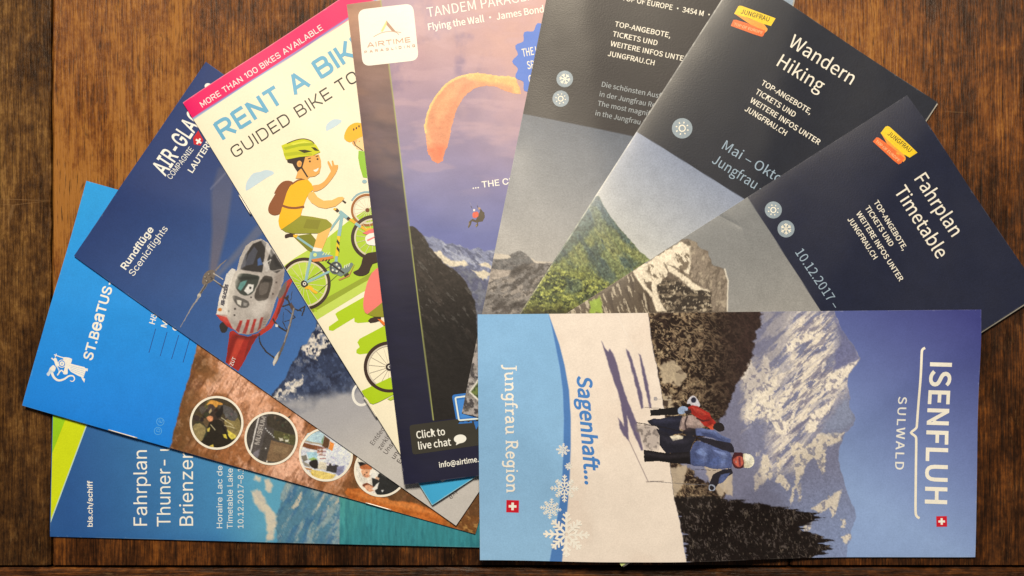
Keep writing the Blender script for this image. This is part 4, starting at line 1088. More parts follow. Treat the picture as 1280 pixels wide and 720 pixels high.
table = bpy.data.objects.new('wooden_table', None)
table.location = (0, 0, 0)
COL.objects.link(table)
table['label'] = 'worn dark brown wooden table of old scratched boards under all the brochures'
table['category'] = 'table'

def board(name, x0, x1, y0, y1, mat, dz=0.0, turn=False):
    """one board with eased, slightly chipped edges; turn: the grain runs along x"""
    T = 0.028
    bm = bmesh.new()
    n = 60
    if turn:
        x0, x1, y0, y1 = y0, y1, -x1, -x0
    e = 0.0010
    rnd = random.Random(int((x0 + y0) * 1e4))
    ys = [y0 + (y1 - y0) * i / n for i in range(n + 1)]
    prev = None
    for y in ys:
        j = [rnd.uniform(-0.00025, 0.00025) for _ in range(4)]
        row = [(x0 + j[0], -T), (x0 + j[0], -e), (x0 + e + j[1], 0), (x1 - e + j[2], 0), (x1 + j[3], -e), (x1 + j[3], -T)]
        vs = [bm.verts.new((p[0], y, p[1] + dz)) for p in row]
        if prev:
            for k in range(6):
                bm.faces.new((prev[k], prev[(k + 1) % 6], vs[(k + 1) % 6], vs[k]))
        else:
            bm.faces.new(vs)
        prev = vs
    bm.faces.new(prev[::-1])
    bmesh.ops.recalc_face_normals(bm, faces=bm.faces[:])
    me = bpy.data.meshes.new(name); bm.to_mesh(me); bm.free()
    me.materials.append(mat)
    o = bpy.data.objects.new(name, me)
    COL.objects.link(o)
    o.parent = table
    if turn:
        o.rotation_euler = (0, 0, math.pi / 2)
    return o
SEAM_X = (63.5 - 640) * S
SEAM_Y = (360 - 709) * S
SEAM_R = (987 - 640) * S
board('board', SEAM_X + 0.0004, SEAM_R - 0.0003, SEAM_Y + 0.0009, 0.42, W_MAIN)
board('board', SEAM_R + 0.0003, 0.46, SEAM_Y + 0.0009, 0.42, W_MAIN, -0.0002)
board('board', -0.50, SEAM_X - 0.0004, SEAM_Y + 0.0009, 0.42, W_SIDE, 0.0001)
board('end_board', -0.50, 0.46, SEAM_Y - 0.15, SEAM_Y - 0.0006, W_END, -0.0003, True)
bm = bmesh.new()
bmesh.ops.create_cube(bm, size=1.0)  # unseen box added beneath the boards to block light from the gaps
for v in bm.verts:
    v.co = ((v.co.x) * 0.90 - 0.02, v.co.y * 0.62 + 0.08, v.co.z * 0.03 - 0.0436)
bmesh.ops.bevel(bm, geom=bm.edges[:], offset=0.002, segments=2, affect='EDGES')
me = bpy.data.meshes.new('gap_light_blocker'); bm.to_mesh(me); bm.free()
me.materials.append(W_END)
o = bpy.data.objects.new('gap_light_blocker', me); COL.objects.link(o); o.parent = table
# ------------------------------------------------------------------ shared printed things
CREAM = (252, 238, 206)

def snow_icon(b, cx, cy, r, a0=0.0, sun=False):
    a = Art(b); a.disc(cx, cy, r, (150, 160, 160), n=36)
    o = a.build('season_badge')
    i = Art(b, 2)
    if sun:
        i.ring(cx, cy, r * .30, r * .11, CREAM, n=20)
        for k in range(8):
            t = a0 + k * math.pi / 4
            i.stroke([(cx + math.cos(t) * r * .50, cy + math.sin(t) * r * .50), (cx + math.cos(t) * r * .66, cy + math.sin(t) * r * .66)], r * .12, CREAM)
    else:
        for k in range(6):
            t = a0 + k * math.pi / 3
            d = Vector((math.cos(t), math.sin(t))); n = Vector((-d.y, d.x)); c = Vector((cx, cy))
            i.stroke([c + d * r * .05, c + d * r * .66], r * .11, CREAM)
            for s_ in (-1, 1):
                i.stroke([c + d * r * .36, c + d * r * .56 + n * s_ * r * .2], r * .10, CREAM)
    i.build('icon', o)
    o2 = b.root.children[-1] if False else None
    return o

def under(child, parent):
    child.parent = parent

def ribbon_logo(b, yel, mid, low, t1, t2, c1, c2):
    a = Art(b)
    a.poly(mid, (246, 160, 60)); a.poly(low, (240, 112, 50)); a.poly(yel, (250, 205, 35))
    lo = a.build('ribbon_logo')
    w = Art(b, 6)
    w.text('JUNGFRAU', 'S', t1[0], t1[1], c1, (75, 55, 20), .012)
    w.text('TOP OF EUROPE', 'S', t2[0], t2[1], c2, (250, 190, 130), .012)
    w.build('logo_lettering', lo)

# ------------------------------------------------------------------ 1  boat timetable, lowest of the pile
def paint_boat(p):
    X, Y = p.X, p.Y
    p.C = p.grad((44, 88, 142), (78, 152, 188), (90, 640), (330, 590))
    p.mix(sst(655, 690, Y) * .35, (40, 100, 165))
    rx, ry = rot(X, Y, -62)
    sky = p.poly([(300, 380), (424, 380), (424, 700), (300, 700)], 60)
    p.mix(sky * .8, (98, 165, 182))
    mount = p.poly([(366, 380), (430, 380), (430, 700), (343, 700), (346, 668), (344, 648), (352, 622), (357, 600)], 1.5, 4, 9, 4)
    p.mix(mount, (84, 128, 144))
    n = fbm(rx / 34, ry / 8, 11, 5, .6)
    p.mix(mount * sst(.50, .62, n) * .85, (150, 165, 158))
    p.mix(mount * sst(.60, .70, fbm(rx / 22, ry / 6, 21, 5, .65)) * sst(.38, .5, fbm(X / 26, Y / 26, 5)) , (196, 186, 160))
    p.mix(mount * sst(.52, .66, fbm(rx / 18, ry / 5, 31, 4)) * .5, (52, 100, 140))
    edge = p.poly([(412, 380), (425, 380), (425, 700), (414, 700)], 5, 3, 8, 2)
    p.mix(edge * sst(.45, .6, fbm(X / 3, Y / 4, 8, 4)) * .7, (150, 172, 168))
    for pts in ([(314, 614), (322, 612), (331, 622), (338, 636), (346, 645), (345, 662), (341, 676), (333, 676), (334, 655), (330, 640), (320, 631), (316, 622)],
                [(331, 600), (336, 597), (341, 608), (338, 615), (332, 612)], [(320, 594), (326, 596), (324, 601), (319, 600)]):
        cl = p.poly(pts, 3, 3, 6, 14)
        p.mix(cl * .95, (222, 204, 172))
        p.mix(cl * sst(.5, .7, fbm(X / 5, Y / 5, 15)) * .5, (185, 178, 165))
    p.grit(mount, .12, 2.4)
    water = (X > 424.5) * 1.0
    c = p.grad((86, 162, 146), (56, 136, 138), (425, 600), (470, 640))
    st = fbm(X / 2.2, Y / 26, 61, 4, .6)
    c = c * (0.86 + .28 * st[:, None])
    p.C = p.C * (1 - water[:, None]) + c * water[:, None]
    p.mix(water * sst(.56, .72, fbm(X / 3, Y / 18, 71, 4)) * .35, (34, 98, 108))
    p.mix(sst(676, 684, Y - (X - 62) * .024 + 6) * .25, (25, 70, 110))

b = Brochure('blue and teal boat timetable with a lime green corner, lowest of the left pile', [(68, 388), (664, 402), (660, 686), (62, 671)], 0.0010, paint_boat, SATIN, 1.35, {'bottom': (.0004, .004)}, seed=11, lift={'bottom': (.0008, .03, .6, .5)})
a = Art(b)
a.poly([(61, 657), (60, 515), (66, 389), (160, 391)], (214, 222, 20))
a.poly([(61.2, 577), (60, 515), (66, 389), (134, 390)], (158, 205, 25))
a.stroke([(61, 658), (160.5, 391)], 1.3, (190, 215, 190))
a.build('corner_motif')
W = (250, 240, 215)
Art(b).text('bls.ch/schiff', 'I', (115.6, 659), (115.6, 601), 6.3, W, .02).build('web_address')
t = Art(b)
t.text('Fahrplan', 'I', (184, 659), (183.6, 561), 17, W)
t.text('Thuner- und', 'I', (213.3, 659), (213, 571), 17, W, fit='Thuner-')
t.text('Brienzersee', 'I', (241.6, 659), (241.3, 565), 17, W, fit='Brienzer')
t.build('title_lettering')
t = Art(b)
t.text('Horaire Lac de Thoune', 'I', (278, 661), (278, 571), 7, (225, 228, 215), .008, fit='Horaire Lac de T')
t.text('Timetable Lake', 'I', (291, 661), (291, 585), 7, (225, 228, 215), .008)
t.text('10.12.2017–8.12.', 'I', (304.5, 661), (304.5, 584), 7, (225, 228, 215), .008, fit='10.12.2017–8.1')
t.build('subtitle_lettering')

# ------------------------------------------------------------------ 2  cave booklet
def paint_cave(p):
    X, Y = p.X, p.Y
    p.C = p.grad((44, 158, 228), (28, 132, 218), (120, 250), (90, 520))
    rock = p.poly([(262, 380), (247, 432), (241, 455), (236, 475), (231, 490), (226, 506), (219, 533), (212, 561), (204, 600), (620, 720), (720, 380)], 1.2, 2, 12, 3)
    rx, ry = rot(X, Y, -58)
    n = fbm(rx / 46, ry / 15, 5, 5, .55); n2 = fbm(rx / 16, ry / 5, 9, 5, .6); nb = fbm(X / 55, Y / 40, 2, 3)
    base = np.zeros((len(X), 3)) + (158, 98, 55)
    def mx(m, c):
        m = np.clip(m, 0, 1)[:, None]; base[:] = base * (1 - m) + np.array(c, float) * m
    mx(sst(.50, .64, n), (205, 140, 95))
    mx(sst(.54, .66, n) * sst(.46, .58, n2), (235, 176, 138))
    lit = p.poly([(268, 455), (285, 452), (330, 490), (360, 520), (375, 545), (350, 590), (330, 600), (300, 500), (280, 490)], 30, 14, 20, 6)
    mx(lit * .75, (226, 164, 124))
    lit2 = p.poly([(370, 560), (385, 560), (395, 610), (340, 598), (352, 585)], 14, 8, 14, 8)
    mx(lit2 * .8, (228, 170, 136))
    for q, wv, am in (([(268, 470), (281, 448), (294, 456), (316, 480), (338, 494), (330, 508), (306, 500), (296, 508), (284, 492), (262, 494), (256, 480)], 7, .9), ([(366, 520), (378, 512), (384, 545), (376, 590), (368, 606), (340, 598), (342, 586), (364, 575), (374, 556)], 6, .9), ([(296, 570), (318, 584), (322, 592), (300, 588)], 5, .7), ([(318, 500), (350, 508), (340, 514), (316, 520), (304, 545), (300, 530)], 6, .6)):
        l_ = p.poly(q, 4, wv, 9, 6)
        mx(l_ * am * (.45 + .55 * sst(.40, .52, n2)), (244, 184, 146))
    left = 1 - sst(225, 285, X + (fbm(X / 18, Y / 18, 77) - .5) * 70)
    mx(left * .8, (104, 70, 36))
    dark = sst(395, 450, X + (fbm(X / 25, Y / 18, 31) - .5) * 60 - (Y - 560) * .2)
    mx(dark * .85, (94, 62, 32))
    mx(sst(.58, .70, n2) * .45, (120, 68, 36))
    mx(sst(.60, .68, ridge(rx / 40, ry / 11, 14, 4)) * .0 + sst(.80, .93, ridge(rx / 60, ry / 16, 14, 4)) * .55, (92, 52, 28))
    mx(sst(.62, .75, fbm(X / 5, Y / 5, 55, 4)) * .22, (245, 200, 165))
    root = p.poly([(432, 616), (436, 611), (450, 610), (462, 618), (478, 622), (492, 627), (508, 626), (530, 634), (548, 640), (562, 652), (582, 668), (560, 664), (540, 657), (510, 648), (480, 641), (455, 634), (438, 626)], 2, 3, 10, 91)
    mx(root, (206, 112, 44))
    mx(root * sst(.5, .7, fbm(X / 6, Y / 6, 41, 4)) * .55, (170, 84, 28))
    mx(root * sst(.0, 1., p.poly([(438, 614), (470, 621), (520, 631), (550, 645), (500, 634), (455, 624)], 6)) * .5, (232, 150, 80))
    tail = sst(545, 575, X) * sst(640, 650, Y + 8 * (fbm(X / 8, Y / 8, 3) - .5))
    mx(tail * .6, (130, 78, 34))
    mx(tail * sst(.55, .68, fbm(X / 7, Y / 4, 44, 4)) * .8, (190, 140, 75))
    p.C = p.C * (1 - rock[:, None]) + base * rock[:, None]
    p.grit(rock, .20, 2.2)

b = Brochure('bright blue cave booklet with a brown rock photo and four round pictures, at far left', [(108, 226), (675, 387), (594, 668), (27, 507)], 0.0009, paint_cave, SATIN, 1.1, {'bottom': (.0005, .004)}, seed=12, lift={'bottom': (.0016, .03, .25, .45)})
b.staple((136, 537.0), (172, 547.3)); b.staple((457, 628.4), (489, 637.6))
Art(b).text('ST.BeaTUS-H', 'I', (115.2, 451.5), (140.8, 359.4), 11.6, W, .024, fit='ST.BeaTUS', uni='ea').build('title_lettering')
k = K(50, 340, 4.8)
e = Art(b); cr = (250, 238, 214); sh = (190, 208, 222)
e.poly(k([(180, 548), (205, 555), (270, 571), (276, 592), (262, 634), (230, 622), (186, 598), (166, 572)]), cr)
for i in range(4):
    e.stroke(k([(184, 562 + i * 9), (268, 583 + i * 13)]), .7, sh)
e.poly(k([(270, 576), (290, 580), (287, 596), (272, 590)]), cr); e.poly(k([(248, 628), (272, 641), (268, 663), (255, 645)]), cr)
e.poly(k([(140, 512), (190, 519), (190, 540), (180, 560), (168, 582), (166, 612), (140, 610), (148, 580), (152, 550)]), cr, sm=3)
e.disc(50 + 133 / 4.8, 340 + 550 / 4.8, 3.0, cr); e.ring(50 + 133 / 4.8, 340 + 550 / 4.8, 4.6, .9, cr, n=20)
e.disc(50 + 133 / 4.8, 340 + 550 / 4.8, 1.3, (170, 190, 205))
e.stroke(k([(70, 598), (85, 632), (112, 650), (145, 643), (175, 624), (200, 624), (209, 642), (198, 656), (182, 652)]), 3.2, cr, w1=.8, sm=4)
e.poly(k([(40, 612), (52, 596), (58, 578), (72, 566), (86, 572), (92, 592), (80, 602), (66, 606), (58, 620), (50, 624)]), (206, 216, 222), sm=3)
e.poly(k([(60, 580), (74, 562), (84, 560), (96, 574), (88, 592), (72, 590)]), cr, sm=3)
e.poly(k([(84, 520), (98, 516), (108, 540), (118, 560), (100, 570), (90, 548)]), cr, sm=2); e.stroke(k([(100, 562), (116, 590), (112, 612)]), 1.5, (206, 216, 222), sm=3)
e.stroke(k([(105, 620), (128, 590), (140, 600)]), 1.6, cr, sm=3)
e.stroke(k([(86, 496), (120, 508), (160, 520)]), 1.2, cr); e.stroke(k([(100, 490), (92, 512)]), 1.0, cr); e.stroke(k([(70, 516), (92, 534)]), 1.6, cr)
e.build('emblem')
t = Art(b)
t.text('Höhlen', 'I', (193.7, 406.3), (197.4, 393.4), 7, W, .018, fit='Hö')
t.text('Museum', 'I', (208.3, 410.5), (211.0, 401), 7, W, .018, fit='M')
t.text('Grotte', 'I', (222.2, 414.5), (224.6, 406), 7, W, .018, fit='G')
t.build('list_lettering')
t = Art(b)
for (x0, y0), (x1, y1) in (((186.7, 440.8), (195.3, 410.8)), ((200.8, 445), (209.5, 415)), ((215, 448.7), (224.1, 418.9)), ((229.3, 453), (238, 423))):
    t.stroke([(x0, y0), (x1, y1)], .8, (40, 70, 130))
t.build('list_rules')
t = Art(b); fa = (96, 172, 226)
for cx, cy, ch in ((198, 538.5, 'D'), (201, 527, 'E')):
    t.ring(cx, cy, 4.6, .7, fa, n=24)
    t.text(ch, 'I', (cx + 1.9, cy + 2.4), (cx + 3.4, cy - 2.6), 4.6, fa)
t.build('language_mark')
def medal(cx, cy, r, draw):
    a = Art(b, 2)
    a.disc(cx, cy, r, (70, 58, 40), n=44)
    draw(a, cx, cy, r)
    o = a.photo('round_picture', warp=.7, grain=.16, seed=int(cx))
    rim = Art(b, 70)
    rim.ring(cx, cy, r, 2.7, (250, 236, 206), n=56)
    rim.build('rim', o)
rnd = random.Random(5)
def blobs(a, cx, cy, r, n, cols, s0, s1, rr=.85):
    for i in range(n):
        t = rnd.uniform(0, 6.28); d = r * rr * math.sqrt(rnd.random())
        x, y = cx + d * math.cos(t), cy + d * math.sin(t)
        s_ = rnd.uniform(s0, s1)
        s_ = min(s_, max(.8, r - 1 - d))
        pts = [(x + s_ * rnd.uniform(.5, 1.1) * math.cos(q), y + s_ * rnd.uniform(.5, 1.1) * math.sin(q)) for q in [6.283 * j / 7 for j in range(7)]]
        c = rnd.choice(cols)
        a.poly(pts, tuple(v + rnd.uniform(-9, 9) for v in c))
def draw1(a, cx, cy, r):
    blobs(a, cx, cy, r, 60, [(62, 52, 36), (80, 66, 46), (48, 40, 30), (96, 84, 60)], 3, 9)
    k = K(225, 480, 7.2)
    a.poly(k([(120, 380), (180, 350), (235, 400), (220, 470), (190, 520), (140, 460)]), (150, 130, 82), sm=2)
    a.poly(k([(400, 330), (520, 300), (550, 380), (530, 470), (470, 490), (430, 400)]), (140, 120, 70), sm=2)
    a.poly(k([(380, 190), (440, 200), (520, 260), (500, 330), (430, 310), (390, 250)]), (88, 82, 76), sm=2)
    blobs(a, 288, 517, 9, 14, [(70, 66, 62), (105, 98, 90), (58, 54, 50)], 1, 2.6)
    a.poly(k([(320, 270), (390, 190), (390, 270), (340, 310)]), (36, 30, 26))
    a.poly(k([(270, 340), (330, 320), (380, 330), (420, 420), (450, 490), (500, 500), (440, 550), (330, 570), (220, 540), (200, 510), (240, 460), (250, 400)]), (40, 33, 24), sm=2)
    a.poly(k([(240, 185), (270, 150), (300, 142), (340, 155), (388, 178), (370, 192), (345, 190), (325, 212), (295, 180), (262, 180)]), (226, 158, 66), sm=2)
    a.poly(k([(245, 300), (275, 282), (302, 300), (295, 330), (262, 335)]), (226, 150, 100), sm=2)
    a.poly(k([(262, 250), (285, 218), (290, 240), (270, 268)]), (196, 170, 120))
    a.poly(k([(388, 450), (420, 450), (430, 490), (395, 480)]), (224, 200, 70)); a.poly(k([(430, 410), (500, 460), (510, 480), (470, 500), (440, 470)]), (222, 198, 78))
    a.poly(k([(245, 400), (272, 390), (268, 425), (248, 425)]), (214, 190, 80)); a.poly(k([(260, 560), (300, 540), (310, 568)]), (226, 196, 80))
    a.stroke(k([(375, 300), (480, 375)]), .7, (220, 205, 160)); a.stroke(k([(400, 370), (500, 395)]), .7, (220, 205, 160))
    a.stroke(k([(280, 365), (320, 415)]), 1, (214, 200, 150)); a.stroke(k([(380, 370), (450, 500)]), 1.6, (28, 22, 18))
def draw2(a, cx, cy, r):
    k = K(300, 500, 7.2)
    a.poly(ell(cx, cy, r * .97, None, 40), (74, 66, 58))
    a.poly(k([(178, 130), (260, 118), (230, 300), (170, 520), (110, 480)]), (88, 80, 74))
    a.poly(k([(110, 480), (180, 440), (160, 540), (120, 510)]), (120, 112, 112))
    a.poly(k([(245, 150), (340, 120), (430, 150), (490, 230), (505, 320), (330, 270), (250, 230)]), (64, 56, 44))
    blobs(a, 353, 524, 12, 16, [(76, 68, 52), (58, 50, 40), (92, 82, 62)], 1, 3)
    a.poly(k([(310, 270), (505, 320), (500, 410), (330, 355), (300, 330)]), (86, 80, 48))
    blobs(a, 358, 548, 8, 16, [(110, 104, 60), (70, 66, 40), (140, 134, 84)], .8, 2.0)
    a.poly(k([(285, 360), (490, 410), (450, 520), (380, 560), (235, 550)]), (126, 98, 68))
    a.poly(k([(310, 400), (440, 430), (420, 480), (300, 470)]), (140, 112, 78))
    a.poly(k([(350, 340), (385, 340), (395, 362), (365, 368)]), (226, 214, 184)); a.poly(k([(405, 358), (440, 355), (436, 375), (410, 375)]), (212, 206, 180))
    for i in range(6):
        a.disc(300 + (235 + i * 14) / 7.2, 500 + (258 + i * 15) / 7.2, .9, (210, 206, 196), n=8)
    a.disc(300 + 232 / 7.2, 500 + 435 / 7.2, .8, (220, 215, 200), n=8); a.disc(300 + 245 / 7.2, 500 + 552 / 7.2, 1, (220, 215, 200), n=8)
    a.stroke(k([(172, 150), (95, 470)]), 1.7, (226, 216, 200))
    a.text('MUSEUM', 'I', (300 + 172 / 7.2, 500 + 408 / 7.2), (300 + 238 / 7.2, 500 + 150 / 7.2), 5.6, (196, 184, 166), .02)
def draw3(a, cx, cy, r):
    k = K(365, 520, 6)
    a.poly(ell(cx, cy, r * .98, None, 40), (222, 220, 222))
    a.poly(k([(120, 130), (190, 100), (245, 140), (230, 215), (85, 185)]), (190, 214, 216))
    a.poly(k([(82, 195), (240, 235), (232, 268), (78, 230)]), (128, 76, 44))
    a.poly(k([(92, 180), (235, 208), (235, 222), (90, 192)]), (176, 160, 130))
    a.poly(k([(245, 148), (285, 180), (270, 250), (228, 225)]), (96, 66, 42)); a.poly(k([(285, 190), (318, 205), (305, 262), (275, 245)]), (232, 140, 60))
    a.poly(k([(240, 150), (228, 215), (222, 190)]), (110, 150, 80))
    a.poly(k([(110, 270), (190, 270), (190, 330), (130, 325)]), (166, 200, 206)); a.poly(k([(120, 320), (160, 310), (190, 325), (170, 345)]), (150, 176, 96))
    a.poly(k([(72, 300), (110, 290), (120, 330), (85, 345)]), (130, 122, 104))
    a.poly(k([(75, 340), (130, 360), (140, 385), (95, 372)]), (150, 140, 120)); a.poly(k([(100, 385), (150, 395), (150, 410), (112, 400)]), (190, 130, 70))
    a.poly(k([(128, 350), (160, 330), (192, 335), (195, 395), (150, 385)]), (44, 38, 34), sm=2)
    a.poly(k([(205, 335), (265, 350), (255, 405), (190, 395)]), (226, 212, 180))
    a.poly(k([(268, 348), (352, 372), (335, 430), (255, 410)]), (62, 58, 56))
    a.poly(k([(140, 400), (210, 410), (330, 440), (300, 480), (210, 480), (150, 450)]), (232, 202, 110)); a.poly(k([(130, 410), (160, 430), (160, 455)]), (206, 170, 60))
    a.poly(k([(340, 380), (395, 370), (385, 420), (350, 450), (330, 430)]), (140, 138, 160))
    blobs(a, 413, 571, 14, 26, [(196, 194, 204), (226, 226, 230), (170, 170, 186), (236, 232, 228)], .8, 2.4)
    blobs(a, 401, 564, 6, 12, [(196, 130, 110), (214, 190, 170), (150, 104, 84)], .8, 2)
    for i in range(7):
        a.stroke(k([(190 + i * 3, 235 + i * 14), (255, 240 + i * 13)]), 1.0, [(150, 92, 74), (214, 200, 186)][i % 2])
def draw4(a, cx, cy, r):
    k = K(365, 520, 6)
    a.poly(ell(cx, cy, r * .98, None, 40), (240, 228, 204))
    a.poly(k([(495, 345), (525, 345), (570, 365), (560, 385), (510, 380)]), (34, 30, 28))
    a.poly(k([(600, 460), (660, 430), (820, 530), (760, 590), (690, 605), (640, 590), (610, 560)]), (42, 42, 40))
    a.poly(k([(512, 378), (560, 362), (595, 380), (600, 400), (570, 402), (520, 398)]), (196, 110, 60), sm=2)
    a.poly(k([(518, 405), (560, 398), (598, 410), (600, 440), (565, 465), (530, 445)]), (222, 162, 118), sm=3)
    a.poly(k([(590, 400), (650, 420), (640, 470), (600, 465), (580, 440)]), (244, 236, 216)); a.poly(k([(630, 452), (658, 465), (650, 482), (625, 470)]), (226, 180, 140))
    a.poly(k([(528, 515), (560, 502), (600, 520), (620, 545), (590, 550), (540, 535)]), (120, 60, 34), sm=2)
    a.poly(k([(545, 525), (580, 515), (615, 540), (620, 565), (580, 568), (555, 550)]), (228, 166, 124), sm=3)
    a.poly(k([(598, 548), (640, 510), (655, 498), (640, 545), (620, 560)]), (246, 240, 224))
    a.poly(k([(578, 570), (620, 560), (632, 590), (600, 590)]), (240, 226, 204))
    a.disc(365 + 560 / 6, 520 + 425 / 6, .8, (60, 40, 30), n=8); a.disc(365 + 545 / 6, 520 + 440 / 6, .8, (60, 40, 30), n=8)
    a.stroke(k([(552, 452), (572, 448)]), .7, (180, 80, 60))
    a.poly(k([(668, 556), (690, 552), (680, 570)]), (230, 224, 210))
medal(271.4, 528.3, 32.2, draw1)
medal(339.4, 547.8, 32.0, draw2)
medal(407.7, 568.0, 32.4, draw3)
medal(476.3, 587.6, 32.2, draw4)

# ------------------------------------------------------------------ 3  helicopter brochure
def paint_heli(p):
    X, Y = p.X, p.Y
    p.C = p.grad((38, 58, 104), (66, 112, 166), (230, 200), (400, 450))
    p.mix(sst(300, 130, Y) * .35, (42, 60, 108))
    # blurred rotor blades
    bl = p.poly([(264, 345), (270, 342), (283, 290), (292, 222), (300, 205), (272, 210), (264, 240), (265, 290), (262, 335)], 5)
    t = np.clip((345 - Y) / 140, 0, 1)
    p.mix(bl * (.85 - .45 * t), (112, 100, 104))
    p.mix(p.line([(263, 236), (274, 224), (300, 196)], 2.2, 2) * .5, (130, 126, 140))
    bl2 = p.poly([(268, 345), (272, 348), (330, 290), (360, 262), (352, 258), (318, 285)], 5)
    p.mix(bl2 * .65, (112, 108, 116))
    m = p.poly([(398, 400), (392.6, 413), (384, 428), (375.8, 434.4), (372.8, 446.6), (366, 455), (362, 462), (358, 472), (354.4, 477), (346, 486), (339, 495.5), (330, 505), (330, 620), (560, 700), (790, 480), (700, 380), (430, 400)], 1.2, 3, 8, 5)
    p.mix(m, (48, 58, 82))
    n = fbm(X / 14, Y / 11, 5, 5, .6); n3 = fbm(X / 5, Y / 6, 23, 4, .6)
    p.mix(m * sst(.5, .62, n) * .7, (30, 36, 56))
    p.mix(m * sst(.54, .64, n3) * .45, (92, 106, 134))
    sn = p.poly([(394, 410), (406, 418), (416, 430), (402, 438), (397, 450), (388, 447), (376, 437)], 2, 7, 9, 12)
    sn2 = p.poly([(336, 498), (360, 480), (377, 470), (379, 478), (368, 486), (378, 498), (370, 502), (350, 502)], 2, 7, 8, 15)
    snow = np.maximum(np.maximum(sn, sn2), m * sst(.60, .66, fbm(X / 9, Y / 7, 33, 5, .6)) * sst(470, 420, Y + X * 0))
    p.mix(snow * m * sst(.34, .46, n3), (222, 208, 186))
    p.mix(snow * m * sst(.55, .66, fbm(X / 6, Y / 5, 71, 4)) * .6, (70, 82, 110))
    fog = sst(-16, 22, (Y - (497 - (X - 385) * .36)) + (fbm(X / 22, Y / 18, 88, 4) - .5) * 44)
    p.grit(m, .2, 2.2)
    p.mix(m * fog, (172, 166, 160))
    p.mix(m * sst(20, 120, Y - (497 - (X - 385) * .36)), (200, 190, 174))

b = Brochure('dark blue brochure with a red and white helicopter photo, beside the bright blue booklet', [(257, 77), (735, 414), (570, 657), (92, 320)], 0.0008, paint_heli, SATIN, 1.05, {'left': (.0003, .003)}, seed=13, lift={'left': (.0011, .02, .35, .4)})
W = (248, 240, 220)
Art(b).text('AIR-GLACIERS', 'I', (206.4, 220.4), (277, 113), 20.5, W, .02, track=.03).build('title_lettering')
t = Art(b)
t.text('COMPAGNIE', 'I', (213.6, 225), (242.2, 186.6), 7, W)
t.text('LAUTERBRUNNEN', 'I', (239.8, 217), (262, 182.5), 7.2, W, .02, fit='LAUTER')
t.build('company_lettering')
k = K(180, 60, 4.235)
a = Art(b); a.poly(k([(262, 509), (298, 516), (312, 486), (286, 436), (258, 476)]), (205, 30, 40)); o_ = a.build('flag_mark')
a = Art(b, 4); c = (247.8, 176.4); ex = Vector((.549, -.836)); ey = Vector((.836, .549)); c = Vector(c)
a.stroke([c - ex * 4, c + ex * 4], 2.3, W); a.stroke([c - ey * 4, c + ey * 4], 2.3, W); a.build('cross', o_)
t = Art(b)
t.text('Rundflüge', 'I', (156.9, 338.2), (192.8, 286.6), 8.4, W, .022); t.build('subtitle_lettering')
Art(b).text('Scenicflights', 'I', (166.9, 346.2), (210.6, 285.6), 8.4, W).build('subtitle_lettering')
h = Art(b); k = K(200, 280, 3.6)
GR, DK = (180, 168, 152), (48, 44, 42)
h.poly(k([(315, 485), (330, 478), (360, 498), (400, 505), (450, 492), (415, 550), (380, 620), (350, 668), (330, 690), (280, 660), (295, 628), (306, 560)]), (164, 42, 32))
h.poly(k([(352, 505), (385, 510), (345, 600), (318, 652), (305, 640), (330, 570)]), (190, 62, 44)); h.poly(k([(410, 508), (445, 497), (412, 550), (378, 615), (390, 560)]), (130, 34, 28))
h.poly(k([(270, 458), (285, 440), (308, 455), (302, 484), (280, 490)]), DK, sm=3)
h.poly(k([(253, 405), (312, 408), (330, 440), (345, 480), (330, 474), (306, 462), (275, 432)]), (176, 48, 40))
h.poly(k([(600, 235), (565, 262), (548, 300), (520, 390), (490, 450), (440, 492), (400, 500), (455, 502), (505, 468), (532, 420), (562, 335), (598, 255)]), (184, 56, 40))
h.poly(k([(588, 262), (570, 290), (545, 352), (530, 400), (520, 430), (540, 402), (566, 330)]), (120, 36, 30))
h.poly(k([(345, 210), (360, 150), (385, 100), (415, 76), (455, 66), (482, 82), (522, 132), (562, 205), (556, 262), (524, 340), (500, 420), (470, 468), (430, 490), (395, 498), (358, 494), (330, 470), (302, 420), (255, 406), (268, 330), (290, 262), (320, 212)]), GR)
h.poly(k([(255, 406), (268, 330), (290, 262), (320, 212), (336, 216), (312, 300), (306, 408)]), (224, 212, 192))
h.poly(k([(300, 225), (325, 198), (342, 205), (330, 235), (290, 290), (282, 285)]), (212, 202, 184))
h.poly(k([(362, 205), (383, 138), (418, 90), (462, 72), (478, 85), (470, 150), (460, 218), (410, 214)]), DK)
h.poly(k([(380, 190), (396, 140), (424, 102), (440, 120), (420, 180)]), (74, 74, 80)); h.poly(k([(438, 160), (452, 150), (462, 182), (440, 188)]), (70, 96, 140))
h.poly(k([(482, 165), (500, 108), (556, 198), (528, 222), (494, 206)]), (60, 56, 52)); h.poly(k([(462, 175), (482, 160), (494, 206), (476, 212)]), (190, 180, 166))
h.stroke(k([(470, 180), (500, 160), (482, 215)]), 1.4, (206, 196, 180)); h.stroke(k([(362, 208), (460, 222), (548, 204)]), 1.2, (170, 158, 144))
h.poly(k([(350, 238), (365, 222), (440, 232), (446, 250), (426, 300), (400, 322), (368, 316), (344, 290), (340, 262)]), (58, 62, 54), sm=3)
h.poly(k([(352, 290), (362, 262), (392, 252), (384, 275), (365, 300)]), (92, 140, 128)); h.poly(k([(380, 300), (400, 270), (424, 272), (420, 300), (398, 318)]), (220, 212, 196)); h.disc(200 + 408 / 3.6, 280 + 288 / 3.6, 1.6, (40, 40, 40))
h.poly(k([(462, 240), (490, 234), (508, 248), (496, 310), (480, 340), (446, 346), (428, 332), (432, 300)]), (70, 62, 54), sm=3)
h.poly(k([(450, 270), (490, 262), (482, 310), (450, 318)]), (98, 88, 78), sm=2)
